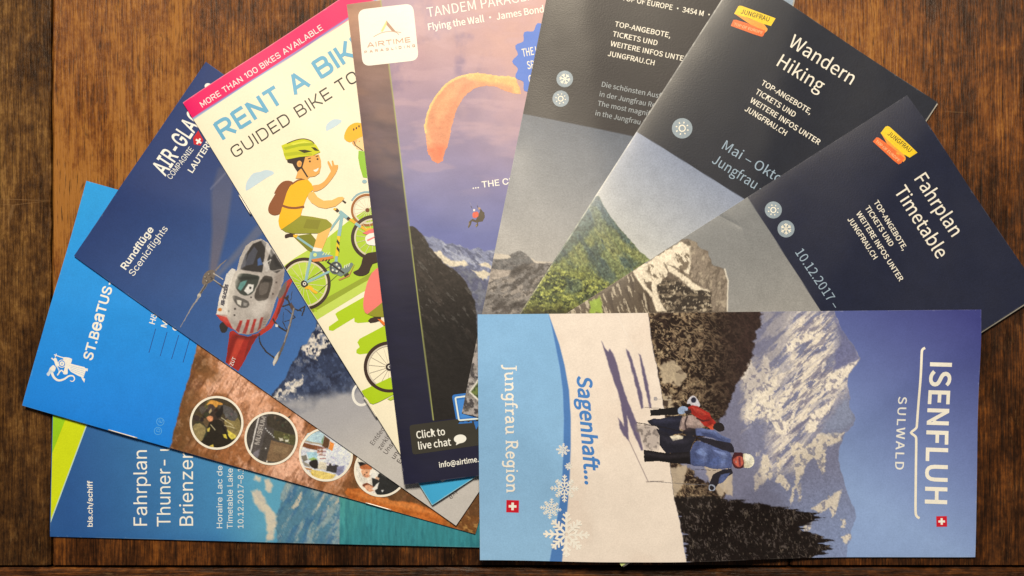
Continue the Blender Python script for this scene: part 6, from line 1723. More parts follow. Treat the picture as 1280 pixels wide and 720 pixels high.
# ------------------------------------------------------------------ 6  dark brochure with the grey rock photo
INKT = (52, 50, 52)
def paint_rock(p):
    X, Y = p.X, p.Y
    p.fill((40, 35, 37))
    low = sst(-.6, .6, Y - (142 + (X - 654) * .2036))
    s = p.grad((98, 103, 110), (182, 174, 160), (700, 150), (660, 318))
    p.C = p.C * (1 - low[:, None]) + s * low[:, None]
    k = K(590, 290, 6.854)
    far = p.poly(k([(-200, 180), (180, 190), (250, 196), (330, 206), (345, 190), (520, 235), (540, 255), (900, 275), (900, 900), (-200, 900)]), 1.3, .6, 8, 2) * low
    p.mix(far, (214, 198, 172))
    peak = p.poly(k([(-200, 235), (160, 236), (300, 236), (335, 222), (318, 205), (345, 190), (372, 180), (405, 163), (440, 180), (470, 210), (505, 238), (530, 272), (560, 300), (560, 420), (-200, 420)]), 1.2, 1.2, 5, 3) * low
    p.mix(peak, (118, 113, 106))
    n = fbm(X / 5, Y / 4, 6, 5, .62)
    p.mix(peak * sst(.5, .62, n) * .7, (78, 72, 68)); p.mix(peak * sst(.58, .66, fbm(X / 4, Y / 3, 16, 4)) * .5, (150, 140, 128))
    gl = p.poly(k([(-200, 318), (150, 320), (200, 330), (330, 335), (335, 372), (250, 400), (150, 440), (-200, 480)]), 1.2, 1.4, 6, 4) * low
    p.mix(gl, (184, 168, 148)); p.mix(gl * sst(.5, .6, fbm(X / 9, Y / 3, 26, 4)) * .6, (140, 128, 114))
    fr = p.poly(k([(-200, 500), (130, 440), (230, 405), (320, 380), (335, 335), (420, 290), (520, 275), (900, 268), (1400, 400), (1400, 2400), (-300, 2400)]), 1.3, 1.6, 6, 5) * low
    p.mix(fr, (126, 116, 106))
    rx, ry = rot(X, Y, -24)
    a = fbm(rx / 26, ry / 8, 36, 5, .6); c = fbm(rx / 7, ry / 4, 46, 4, .6)
    p.mix(fr, (138, 129, 118)); p.mix(fr * sst(.5, .60, a) * .6, (96, 88, 79)); p.mix(fr * sst(.54, .62, fbm(rx / 13, ry / 6, 56, 6, .65)) * .8, (172, 158, 140)); p.mix(fr * sst(.55, .63, c) * .55, (66, 58, 51))
    cap = p.poly(k([(320, 372), (335, 335), (420, 290), (520, 276), (480, 310), (430, 330), (410, 372), (360, 400), (330, 395)]), 3, 3, 5, 15) * low
    p.mix(cap * .6, (80, 72, 65)); dkb = p.poly(k([(170, 640), (240, 590), (300, 600), (280, 640), (400, 600), (480, 590), (440, 660), (300, 680), (180, 670)]), 4, 5, 6, 16) * low
    p.mix(dkb * .6, (72, 64, 57)); wr = p.poly(k([(280, 640), (330, 570), (460, 545), (520, 560), (480, 585), (360, 600)]), 4, 4, 6, 17) * low
    p.mix(wr * .7, (170, 158, 142))
    p.grit(np.maximum(fr, peak), .22, 2.0)
    # the lower corner: pale rock, and a small framed picture
    bot = sst(430, 445, Y) * low
    m = fbm(X / 6, Y / 5, 66, 5, .62)
    p.mix(bot * sst(.44, .56, m), (176, 164, 152)); p.mix(bot * sst(.53, .63, fbm(X / 5, Y / 4, 76, 4)), (74, 68, 66))
    p.mix(p.poly([(585.6, 490.5), (603, 466), (640, 470), (640, 540), (604, 507)], 1), (236, 226, 204))
    g = p.poly([(588.2, 490.4), (604, 469), (638, 473), (638, 534), (605, 504.5)], 1)
    p.mix(g, (112, 124, 62)); p.mix(g * sst(.5, .6, fbm(X / 4, Y / 3, 86, 4)), (70, 82, 44))
    # the pale fore-edge strip that shows beyond the next brochure
    p.mix(sst(957, 960, X - (Y - 2) * -.2) * (Y < 120), (150, 162, 168))

b = Brochure('dark grey brochure with a bare grey rock ridge photo, partly under the hiking brochure', [(697, -71), (994, -10), (874, 578), (577, 517)], 0.0011, paint_rock, MATT, 1.1, {'left': (.0011, .010)}, seed=16, edge=(196, 188, 172), worn=.3, crease=.3, creep={'right': .0006})
W, GRY = (250, 236, 206), (166, 168, 162)
Art(b).text('TOP OF EUROPE · 3454 M · 11 333 FT', 'S', (808.4, 5.6), (880, 19.9), 6.4, W, .014, fit='EUROPE · 3454 M', pre='TOP OF ').build('subtitle_lettering')
def block(b, spots, cap, bold=.014):
    t = Art(b)
    for (txt, fit), (p0, p1) in zip((('TOP-ANGEBOTE,', 'TOP-ANGEBOTE'), ('TICKETS UND',) * 2, ('WEITERE INFOS UNTER', None), ('JUNGFRAU.CH',) * 2), spots):
        t.text(txt, 'S', p0, p1, cap, W, bold, fit=fit or txt)
    t.build('offer_lettering')
t = Art(b)
for txt, fit, p0, p1 in (('TOP-ANGEBOTE,', 'TOP-ANGEBOTE', (768.3, 32.2), (836, 46.2)), ('TICKETS UND', 'TICKETS UND', (765.6, 44.6), (822.2, 56.4)), ('WEITERE INFOS UNTER', 'WEITERE INFOS UNTE', (762.8, 56.8), (854.6, 75.8)), ('JUNGFRAU.CH', 'JUNGFRAU.CH', (759.4, 69.4), (818.8, 81.4))):
    t.text(txt, 'S', p0, p1, 6.3, W, .014, fit=fit)
t.build('offer_lettering')
t = Art(b)
for txt, fit, p0, p1 in (('Die schönsten Ausflüge', 'Die schönsten Aus', (751.3, 107.8), (823.4, 121.9)), ('in der Jungfrau Region', 'in der Jungfrau R', (748.6, 120), (815, 133.2)), ('The most magnificent', 'The most magni', (746.6, 131.9), (809.6, 144.2)), ('in the Jungfrau Region', 'in the Jungfrau', (743.4, 144), (801, 155.6))):
    t.text(txt, 'S', p0, p1, 6.2, GRY, .006, fit=fit)
t.build('body_lettering')
snow_icon(b, 706, 98.5, 10.4, .2); snow_icon(b, 700.9, 123.2, 10.3, .2, True)

# ------------------------------------------------------------------ 7  hiking brochure
def paint_hike(p):
    X, Y = p.X, p.Y
    p.fill((34, 37, 46))
    low = sst(-.6, .6, Y - (164.5 + (X - 797) * .628))
    s = p.grad((138, 145, 160), (220, 212, 190), (850, 190), (770, 330))
    p.C = p.C * (1 - low[:, None]) + s * low[:, None]
    k = K(600, 180, 3.273)
    m = p.poly(k([(380, 330), (420, 280), (440, 262), (462, 225), (475, 213), (484, 214), (500, 245), (522, 285), (545, 315), (570, 348), (595, 375), (622, 405), (650, 440), (680, 462), (702, 478), (760, 520), (1100, 700), (1100, 1400), (-100, 1400), (-100, 700), (150, 690)]), 1.2, 1.2, 6, 3) * low
    p.mix(m, (118, 124, 80))
    rx, ry = rot(X, Y, 55)
    a = fbm(rx / 42, ry / 9, 7, 6, .62); c = fbm(X / 5.5, Y / 4, 17, 5, .65); d = fbm(rx / 17, ry / 4, 27, 5, .62)
    low2 = sst(318, 345, Y - (X - 700) * .28 + (fbm(X / 12, Y / 9, 57) - .5) * 22)
    p.mix(m * (1 - low2) * sst(.50, .60, a) * .8, (80, 92, 82))
    p.mix(m * (1 - low2) * sst(.52, .60, d) * .75, (138, 138, 84))
    p.mix(m * low2, (134, 137, 72))
    p.mix(m * low2 * sst(.50, .58, fbm(X / 11, Y / 6, 39, 6, .65)), (80, 86, 56))
    p.mix(m * low2 * sst(.54, .62, fbm(X / 6, Y / 3.6, 37, 6, .65)), (168, 168, 84))
    p.mix(m * low2 * sst(.58, .66, c) * .9, (56, 60, 42))
    for q, am in (([(474, 213), (500, 245), (560, 335), (640, 432), (600, 420), (540, 350), (500, 300), (478, 258), (448, 262)], .85), ([(440, 268), (462, 290), (470, 330), (440, 380), (400, 400), (330, 470), (290, 500), (300, 450), (360, 380)], .8), ([(478, 400), (500, 470), (560, 560), (530, 580), (490, 540), (450, 500), (430, 440)], .8), ([(350, 560), (400, 555), (430, 590), (390, 620), (340, 610)], .6), ([(590, 440), (650, 490), (620, 510), (575, 470)], .7)):
        p.mix(p.poly(k(q), 4, 5, 8, 9) * m * am * .85, (70, 84, 82))
    for q, am in (([(452, 268), (480, 290), (520, 350), (560, 420), (600, 470), (560, 470), (510, 410), (470, 340)], .6), ([(530, 330), (570, 380), (640, 450), (690, 478), (640, 478), (580, 430)], .5)):
        p.mix(p.poly(k(q), 4, 5, 7, 19) * m * am, (140, 138, 82))
    p.grit(m, .22, 2.0)
    p.mix(m * sst(300, 245, Y) * .5, (112, 128, 134))
    p.mix(m * sst(372, 395, Y - (X - 660) * .05 + (fbm(X / 5, Y / 5, 91) - .5) * 16) * .85 * (X < 745), (62, 56, 32))
    p.grit(m, .5, 2.2)
    p.mix(m * sst(330, 250, Y) * .22, (120, 134, 146))

b = Brochure('dark grey hiking brochure with a green pointed mountain photo, between two other dark ones', [(925, -36), (1172, 128), (847, 633), (600, 469)], 0.0013, paint_hike, MATT, 1.0, {'left': (.0013, .009)}, seed=17, lift={'left': (.0006, .02, .5, .5), 'bottom': (.0, .02, .5, .5)}, edge=(232, 222, 198), worn=.4, crease=.95, creep={'right': .0005})
Art(b).text('Wandern', 'S', (984.2, 56.4), (1065.6, 106.6), 16.6, W, .003).build('title_lettering')
Art(b).text('Hiking', 'S', (968.6, 80.6), (1026, 115.4), 16.6, W, .003).build('title_lettering')
block(b, (((951, 105.2), (1011.3, 141.4)), ((943.8, 116.3), (993.4, 146.6)), ((937.2, 127), (1024.2, 180.8)), ((930.6, 137.6), (982.4, 170))), 6.6)
LB = (160, 176, 182)
t = Art(b)
t.text('Mai – Oktober', 'S', (901, 184.4), (966.4, 224.2), 12.2, LB, fit='Mai – Okt'); t.text('Jungfrau – Region', 'S', (889.4, 202.4), (944.4, 237.2), 12.2, LB, fit='Jungfrau')
t.build('season_lettering')
snow_icon(b, 853.4, 159.9, 12.8, .3, True)
k = K(910, 0, 5.54)
ribbon_logo(b, k([(74, 40), (82, 36), (98, 38), (330, 127), (298, 180), (245, 165), (150, 125), (45, 92)]), k([(45, 90), (75, 96), (150, 128), (245, 160), (275, 200), (272, 212), (258, 226), (190, 190), (130, 150)]), k([(40, 134), (58, 134), (132, 158), (200, 188), (262, 212), (244, 250), (232, 253), (180, 236), (22, 176)]),
            ((925.8, 16), (961.6, 27.2)), ((917.4, 31), (953, 42.6)), 5.6, 3.4)

# ------------------------------------------------------------------ 8  railway timetable
def paint_rail(p):
    X, Y = p.X, p.Y
    p.fill((32, 36, 54))
    low = sst(-.6, .6, (Y - 247) - (X - 935.7) * 1.567)
    s = p.grad((122, 121, 116), (156, 150, 138), (930, 260), (960, 390))
    p.C = p.C * (1 - low[:, None]) + s * low[:, None]
    k = K(720, 300, 6.4)
    m = p.poly(k([(560, 190), (700, 90), (815, 35), (835, 10), (852, -4), (892, -8), (972, 22), (975, 45), (992, 70), (1020, 80), (1055, 92), (1062, 130), (1080, 155), (1085, 195), (1105, 212), (1140, 215), (1182, 232), (1200, 280), (1216, 330), (1212, 380), (1214, 450), (1208, 570), (1300, 1200), (-900, 1200), (-900, 600)]), 1.1, 1.0, 4, 3) * low
    p.mix(m, (112, 96, 78))
    rx, ry = rot(X, Y, 58)
    a = fbm(rx / 20, ry / 6, 7, 5, .62); c = fbm(X / 4.5, Y / 3.5, 17, 5, .65)
    p.mix(m * sst(.52, .64, c) * .75, (80, 68, 54)); p.mix(m * sst(.56, .68, a) * .7, (160, 142, 116))
    for q, wv in (([(450, 250), (620, 145), (830, 20), (905, 40), (935, 100), (920, 200), (905, 290), (860, 260), (760, 200), (700, 180), (730, 290), (650, 360), (540, 330), (500, 300)], 3), ([(700, 170), (860, 290), (905, 320), (960, 360), (1075, 410), (1070, 420), (920, 405), (860, 345), (740, 250)], 2.2), ([(450, 260), (490, 260), (560, 380), (640, 470), (720, 575), (640, 575), (600, 470), (520, 400)], 2), ([(590, 230), (650, 340), (650, 440), (720, 575), (660, 575), (600, 420)], 2.5)):
        sn = p.poly(k(q), 1.5, wv, 4, 21) * m
        p.mix(sn, (238, 219, 184))
    for q, amt in (([(570, 200), (640, 210), (670, 300), (610, 320), (560, 260)], .75), ([(780, 90), (900, 110), (905, 200), (840, 290), (800, 190)], .8), ([(690, 280), (750, 320), (720, 340), (680, 310)], .7), ([(800, 330), (900, 330), (890, 350), (840, 350)], .6)):
        d = p.poly(k(q), 3, 4, 4, 31) * m
        p.mix(d * sst(.46, .54, fbm(rx / 8, ry / 3.5, 33, 5, .65)) * amt, (92, 76, 58))
    dk = p.poly(k([(640, 370), (700, 330), (760, 335), (840, 340), (920, 405), (1000, 405), (1078, 418), (1088, 575), (720, 580), (660, 470)]), 2, 3, 5, 41) * m
    p.mix(dk, (58, 48, 39)); p.mix(dk * sst(.52, .62, fbm(X / 7, Y / 2.6, 51, 4, .6)) * .85, (142, 124, 98)); p.mix(dk * sst(.6, .66, c) * .8, (214, 194, 158))
    rg = p.poly(k([(915, 60), (980, 60), (1060, 120), (1090, 210), (1190, 240), (1215, 340), (1210, 575), (1092, 575), (1085, 415), (985, 370), (920, 310), (918, 200)]), 3, 2, 5, 42) * m
    p.mix(rg, (142, 125, 104)); rx2, ry2 = rot(X, Y, -70)
    p.mix(rg * sst(.5, .62, fbm(rx2 / 9, ry2 / 3, 61, 5, .6)) * .7, (104, 90, 74)); p.mix(rg * sst(.58, .68, fbm(X / 4, Y / 6, 63, 4)) * .6, (184, 166, 136))
    p.grit(m, .18, 1.9)
    p.mix(p.line(k([(1190, 235), (1216, 330), (1212, 450), (1208, 570)]), 1.6, 1.2, .6) * low, (228, 214, 186))
    lf = p.poly(k([(-900, 700), (180, 455), (440, 270), (600, 470), (610, 575), (660, 1200), (-900, 1200)]), 2, 2, 5, 43) * m
    p.mix(lf, (98, 83, 66)); rx3, ry3 = rot(X, Y, 72)
    p.mix(lf * sst(.5, .62, fbm(rx3 / 14, ry3 / 4, 71, 5, .6)) * .8, (78, 64, 52)); p.mix(lf * sst(.60, .66, fbm(rx3 / 14, ry3 / 2.4, 73, 4)) * .85, (200, 182, 150))
    p.mix(p.poly(k([(100, 500), (182, 452), (192, 500), (205, 580), (110, 600)]), 3, 3, 5, 44) * m * .9, (160, 184, 60))
    # the far end of the cover: a pale green field
    e = sst(640, 650, Y)
    p.mix(e, (196, 204, 120)); p.mix(e * sst(.5, .62, fbm(X / 5, Y / 5, 81, 4)) * .6, (120, 140, 60))

b = Brochure('navy timetable brochure with a snowy rock summit photo, rightmost of the dark ones', [(1136, 118), (1301.5, 366), (777, 708), (611, 454)], 0.0014, paint_rail, MATT, 1.0, {'left': (.0018, .015)}, seed=18, dents=((906, 273, 28, 26, 3.5, -.00035), (930, 290, 62, 30, 4, .00025)), lift={'right': (.0010, .03, .2, .5)}, edge=(226, 214, 190), worn=.3, creep={'right': .0008})
Art(b).text('Fahrplan', 'S', (1142.6, 222.4), (1192.6, 298), 17.2, W, .004).build('title_lettering')
Art(b).text('Timetable', 'S', (1118, 238.8), (1174.2, 325), 17.2, W, .004).build('title_lettering')
block(b, (((1092.6, 252.8), (1129.6, 311.4)), ((1081.6, 259.8), (1114.2, 309)), ((1070.6, 267), (1126.2, 352.4)), ((1059.8, 274.2), (1093.8, 325.4))), 6.5)
Art(b).text('10.12.2017 –', 'S', (993.8, 315), (1036, 378.4), 11.6, LB, fit='10.12.2017').build('season_lettering')
snow_icon(b, 967.5, 262.5, 10.7, .5, True); snow_icon(b, 983.3, 286.3, 10.7, .5)
k = K(1085, 145, 3.6)
ribbon_logo(b, k([(84, 46), (94, 43), (103, 47), (225, 164), (190, 187), (160, 170), (120, 135), (62, 75)]), k([(62, 72), (80, 82), (160, 166), (172, 186), (172, 196), (162, 207), (130, 170), (96, 135)]), k([(44, 94), (54, 96), (105, 135), (168, 190), (152, 212), (140, 217), (118, 200), (27, 113)]),
            ((1110.2, 167.4), (1138, 191)), ((1095.4, 176.6), (1124, 202.4)), 5.6, 3.4)

# ------------------------------------------------------------------ 9  winter brochure lying across the others
def paint_winter(p):
    X, Y = p.X, p.Y
    k3 = K(830, 385, 4.5); k4 = K(840, 540, 4.5)
    SN = (246, 226, 200)
    p.fill(SN)
    p.mix(sst(.45, .7, fbm(X / 40, Y / 60, 3, 4)) * .25, (232, 206, 178))
    # photo of the valley, lying on its side
    ph = p.poly([(807, 380), (807.5, 390), (811, 415), (814, 440), (819, 460), (822, 478), (826, 500), (832, 560), (839, 612), (848, 655), (855.6, 700), (1300, 720), (1300, 380)], 1.2, 1.2, 7, 2)
    sky = p.grad((150, 172, 206), (62, 64, 122), (1075, 620), (1215, 395))
    p.C = p.C * (1 - ph[:, None]) + sky * ph[:, None]
    mt = p.poly(k3([(-500, -40), (953, -20), (957, 20), (972, 55), (985, 92), (1012, 140), (1050, 190), (1080, 232), (1097, 262), (1106, 284), (1075, 330), (1040, 372), (1034, 410), (1030, 442), (1042, 500), (1038, 562), (1058, 590), (1076, 620), (1060, 660), (1025, 700)]) + k4([(975, 0), (955, 45), (940, 82), (935, 140), (946, 205), (970, 270), (985, 322), (1010, 390), (1036, 452), (1042, 480), (1030, 520), (1010, 562), (1016, 600), (1000, 630), (990, 650), (985, 740), (-600, 740)]), 1.3, 1.6, 6, 3) * ph
    p.mix(mt, (130, 129, 148))
    haze = sst(880, 1060, X)
    p.mix(mt * haze * sst(560, 680, Y) * .8, (138, 152, 182))
    rx, ry = rot(X, Y, -42)
    n1 = fbm(rx / 32, ry / 6.5, 5, 6, .6); n2 = fbm(rx / 12, ry / 3, 15, 5, .62); n3 = fbm(X / 5, Y / 5, 25, 4, .6)
    band = sst(60, -40, (Y - 395) - (X - 900) * .9 + (fbm(X / 30, Y / 30, 91, 3) - .5) * 70)     # the sunlit face
    lit = p.poly(k3([(740, 20), (955, 15), (985, 150), (960, 220), (955, 340), (1105, 282), (1035, 380), (1030, 450), (960, 520), (900, 560), (800, 720), (700, 900), (560, 900), (640, 620), (560, 520), (600, 480), (690, 380), (700, 250), (680, 200)]), 26, 9, 14, 4) * mt
    lit0 = p.poly(k3([(545, 15), (760, 15), (720, 240), (690, 380), (600, 500), (520, 620), (430, 660), (430, 420), (500, 260), (550, 120)]), 14, 8, 12, 44) * mt
    p.mix(lit0 * sst(.46, .54, n1) * .7, (206, 194, 178)); p.mix(lit0 * sst(.52, .58, n2) * sst(40, 110, Y - 385 + (X - 940) * .2) , (240, 222, 192))
    p.mix(lit * sst(.44, .52, n1) * .85, (232, 215, 190))
    p.mix(lit * sst(.52, .60, n2) * .9, (244, 226, 196))
    p.mix(lit * sst(.84, .93, ridge(rx / 46, ry / 9, 35, 5)) * .8, (116, 112, 132)); p.mix(lit * sst(.54, .62, fbm(rx / 16, ry / 3.4, 36, 5, .6)) * .7, (120, 114, 130))
    for q, wv in (([(940, 360), (1000, 320), (1108, 280), (1060, 350), (1036, 380), (980, 440), (920, 470), (900, 440)], 3), ([(680, 200), (770, 150), (840, 130), (850, 170), (760, 200), (700, 255), (685, 245)], 3), ([(420, 380), (440, 300), (480, 285), (500, 345), (540, 360), (560, 250), (590, 300), (580, 420), (640, 370), (600, 470), (620, 560), (570, 650), (520, 560), (480, 640), (440, 650), (450, 560), (440, 450)], 4), ([(590, 620), (640, 520), (720, 400), (760, 330), (700, 480), (650, 560), (655, 640), (700, 620), (740, 540), (720, 640), (690, 700), (620, 700)], 4), ([(780, 700), (820, 600), (900, 540), (960, 500), (940, 560), (880, 620), (840, 700)], 4)):
        s_ = p.poly(k3(q), 1.6, wv, 5, 14) * mt
        p.mix(s_ * .95, (244, 227, 198)); p.mix(s_ * sst(.56, .66, n3) * .7, (128, 122, 136))
    for q in ([(440, 240), (480, 200), (500, 120), (530, 130), (550, 200), (545, 260), (520, 250), (490, 290), (455, 320)], [(460, 110), (490, 95), (480, 130), (460, 130)], [(575, 130), (605, 150), (600, 205), (570, 180)], [(580, 200), (620, 245), (660, 300), (640, 325), (600, 280), (570, 270)], [(650, 60), (690, 55), (770, 60), (800, 130), (760, 160), (720, 250), (690, 320), (665, 410), (650, 380), (690, 290), (680, 150)], [(690, 310), (720, 290), (725, 380), (710, 390), (712, 340)], [(770, 60), (810, 10), (900, 0), (970, 0), (930, 60), (860, 80), (860, 230), (840, 240), (810, 170)], [(790, 440), (860, 380), (960, 325), (945, 400), (930, 460), (905, 490), (890, 430), (840, 460)], [(740, 540), (770, 500), (800, 480), (780, 560), (760, 570)], [(955, 600), (1010, 575), (1016, 600), (975, 635)], [(960, 490), (985, 500), (980, 540), (960, 540)]):
        s_ = p.poly(k4(q), 1.6, 3.4, 5, 18) * mt
        p.mix(s_ * .9, (230, 212, 182)); p.mix(s_ * sst(.56, .64, n3) * .7, (124, 122, 138))
    p.mix(p.poly(k3([(958, 20), (985, 92), (1050, 190), (1105, 284), (1010, 330), (950, 360), (965, 250), (1000, 190), (975, 110)]), 3, 3, 6, 19) * mt * .9, (112, 112, 142))
    p.mix(p.poly(k3([(960, 560), (1030, 500), (1040, 560), (1075, 620), (1020, 690), (880, 700), (900, 640), (950, 600)]), 8, 4, 8, 20) * mt * .85, (140, 146, 164))
    p.grit(mt, .15, 1.8)
    # dark slope below the face
    dm = p.poly([(951, 380), (951, 410), (938, 425), (936, 450), (920, 480), (908, 505), (899, 520), (890, 560), (880, 600), (900, 640), (910, 660), (960, 640), (990, 640), (930, 570), (925, 510), (960, 470), (985, 400), (985, 380)], 12, 6, 9, 21) * mt
    p.mix(dm * .32, (104, 98, 110))
    # bare wood in front
    fo = p.poly([(790, 380), (951, 380), (951, 407), (945, 412), (941, 430), (937, 450), (926, 470), (918, 482), (910, 500), (902, 520), (880, 540), (860, 560), (845, 575), (880, 600), (906, 612), (890, 632), (905, 640), (840, 640), (790, 600)], 2.5, 5, 6, 22) * ph
    p.mix(fo, (36, 23, 18))
    wx = X + (fbm(X / 14, Y / 14, 33, 3) - .5) * 16; wy = Y + (fbm(X / 14, Y / 14, 43, 3) - .5) * 16
    br = np.zeros(len(X))
    for ang, sc, sd in ((0, 3.4, 1), (35, 4.2, 2), (-38, 4.2, 3), (75, 5.0, 4), (12, 2.4, 5)):
        qx, qy = rot(wx, wy, ang)
        br = np.maximum(br, sst(.80, .97, 1 - np.abs(2 * vnoise(qx / (sc * 4.5), qy / sc, 60 + sd) - 1)) * sst(.35, .6, vnoise(X / 6, Y / 6, 90 + sd)))
    dens = sst(935, 830, X) * .75 + .16
    p.mix(fo * br * dens, (158, 132, 98))
    p.mix(fo * sst(.60, .70, fbm(X / 4, Y / 4, 53, 4)) * sst(930, 830, X) * .7, (196, 170, 128))
    p.mix(fo * sst(885, 940, X) * .45, (62, 42, 40)); p.grit(fo, .4, 1.7)
    for q in ([(820, 455), (842, 450), (856, 470), (846, 482), (826, 476)], [(824, 490), (836, 492), (842, 520), (828, 516)]):
        p.mix(p.poly(q, 3, 4, 6, 55) * ph * .8, (206, 184, 148))
    p.mix(fo * sst(.62, .70, fbm(X / 10, Y / 8, 57, 4)) * sst(865, 825, X) * .8, (40, 26, 22))
    # snowy undergrowth behind the walkers
    for q in ([(832, 584), (856, 578), (852, 600), (840, 620), (834, 612)], [(876, 578), (884, 572), (900, 585), (908, 596), (898, 620), (888, 606)], [(905, 575), (912, 590), (912, 618), (900, 612)]):
        p.mix(p.poly(q, 2, 3, 5, 58) * ph * .85, (204, 182, 150))
    # firs, lying on their side
    tr = k4([(-80, 350), (0, 352), (60, 346), (120, 350), (200, 345), (260, 352), (300, 370), (340, 368), (400, 380), (440, 392), (480, 390), (540, 405), (600, 415), (640, 425), (700, 436), (760, 452), (800, 462), (832, 490), (800, 500), (780, 512), (750, 520), (715, 528), (740, 545), (780, 575), (830, 590), (890, 608), (850, 626), (892, 660), (850, 680), (830, 690), (810, 705), (790, 760), (60, 760), (35, 540), (10, 400)])
    jx = X + (vnoise(X / 26, Y / 1.6, 66) - .5) * 16 + (vnoise(X / 4, Y / 3, 67) - .5) * 5
    sv = p.X; p.X = jx
    fi = p.poly(tr, 2.0, 2.5, 4, 61) * ph
    p.X = sv
    p.mix(fi, (28, 20, 17))
    qx, qy = rot(X + (fbm(X / 9, Y / 9, 71, 3) - .5) * 10, Y + (fbm(X / 9, Y / 9, 81, 3) - .5) * 10, 62)
    p.mix(fi * sst(.78, .95, 1 - np.abs(2 * vnoise(qx / 8, qy / 1.7, 74) - 1)) * sst(.4, .62, fbm(X / 7, Y / 7, 75, 3)) * .62, (112, 100, 90))
    p.mix(fi * sst(.70, .76, fbm(X / 2.4, Y / 6, 85, 3)) * .45, (150, 134, 112))
    p.grit(fi, .45, 1.6)
    # printed slanting shade of the walkers on the snow
    k7 = K(740, 420, 4)
    SHD = (94, 82, 108)
    for q in ([(40, 25), (62, 62), (72, 75), (80, 60), (100, 90), (112, 125), (137, 220), (165, 310), (215, 430), (245, 560), (235, 562), (195, 470), (165, 390), (172, 470), (176, 515), (150, 488), (130, 455), (122, 402), (150, 440), (135, 330), (115, 260), (70, 130)], [(160, 62), (172, 72), (190, 112), (215, 200), (240, 290), (246, 350), (236, 358), (205, 230)], [(224, 85), (232, 92), (245, 140), (270, 230), (285, 350), (275, 352), (250, 230)]):
        p.mix(p.poly(k7(q), 1.6, 1.0, 5, 77) * .92, SHD)
    p.mix(p.line(k7([(175, 512), (270, 715)]), .9, 1) * .8, (130, 112, 110)); p.mix(p.line(k7([(262, 716), (345, 714)]), 1.0, 1) * .7, (110, 94, 84))
    sc = p.poly(k7([(205, 440), (300, 430), (330, 500), (320, 550), (255, 560)]), 5, 3, 5, 78)
    p.mix(sc * .7, (176, 160, 146)); p.mix(sc * sst(.52, .62, fbm(X / 4, Y / 4, 79, 4)) * .7, (112, 100, 92))
    p.mix(p.line([(765, 386), (790, 436)], .8, 1) * .3, (250, 240, 222))
    # blue field with a darker curved band
    bl = [(590, 380), (684, 380), (684.5, 391.5), (689, 410), (693, 430), (698.5, 458), (702.2, 486), (703.5, 520), (703, 563), (701.4, 600), (698, 632), (692, 668), (686, 705), (590, 705)]
    bd = [(684, 380), (684.5, 391.5), (691, 410), (698, 430), (704.5, 456), (709.8, 486), (712, 520), (712, 554), (710.6, 600), (708, 637), (705, 670), (701.5, 705), (590, 705), (590, 380)]
    p.mix(p.poly(bd, 1.2), (82, 128, 182))
    bf = p.poly(bl, 1.2)
    p.C = p.C * (1 - bf[:, None]) + p.grad((140, 186, 222), (152, 192, 222), (640, 400), (640, 690)) * bf[:, None]

b = Brochure('light blue and white winter brochure with snow walkers, lying crosswise on top of the pile', [(597, 393), (1227, 387), (1220, 697), (600, 700)], 0.0010, paint_winter, SATIN, 0.9, {'bottom': (.0004, .006), 'right': (.0003, .004)}, wave=.00016, seed=19, sag=1.1e-5, lift={'bottom': (.0002, .03, .55, .6), 'right': (.0008, .02, .5, .5)}, edge=(244, 234, 214), worn=.3)
Art(b).text('Jungfrau Region', 'L', (630.6, 454.6), (633.2, 615.6), 14.6, (255, 247, 224), wt=.155).build('region_lettering')
def swiss(b, c, s_, ex):
    ex = Vector(ex).normalized(); ey = Vector((-ex.y, ex.x)); c = Vector(c)
    a = Art(b, 2); a.poly([c - ex * s_ - ey * s_, c + ex * s_ - ey * s_, c + ex * s_ + ey * s_, c - ex * s_ + ey * s_], (212, 28, 44)); o = a.build('flag_mark')
    a = Art(b, 5); w = s_ * .2; q = s_ * .62
    a.poly([c + ex * x + ey * y for x, y in ((-w, -q), (w, -q), (w, -w), (q, -w), (q, w), (w, w), (w, q), (-w, q), (-w, w), (-q, w), (-q, -w), (-w, -w))], (250, 244, 228)); a.build('cross', o)
swiss(b, (640.6, 631.8), 7.8, (1, .02)); swiss(b, (1178, 652.4), 6.6, (1, -.02))
Art(b).text('Sagenhaft...', 'S', (719.6, 468), (728.6, 583), 17.6, (76, 132, 190), .03, .2, fit='Sagenhaft').build('slogan_lettering')
Art(b).text('ISENFLUH', 'S', (1163.2, 450), (1158, 633), 26, (252, 240, 212), .022, track=.035).build('title_lettering')
Art(b).text('SULWALD', 'S', (1123.2, 495.4), (1120.8, 588.6), 10.6, (246, 238, 220), .016, track=.13).build('subtitle_lettering')
k = K(1110, 420, 2.88)
a = Art(b, 2)
a.stroke(k([(134, 43), (124, 50), (121, 70), (117, 150), (112, 250), (109, 315), (106, 334), (88, 350), (104, 364), (107, 384), (106, 460), (104, 560), (103, 630), (106, 650), (117, 658)]), 3.0, CREAM, sm=3)
a.build('brace_mark')
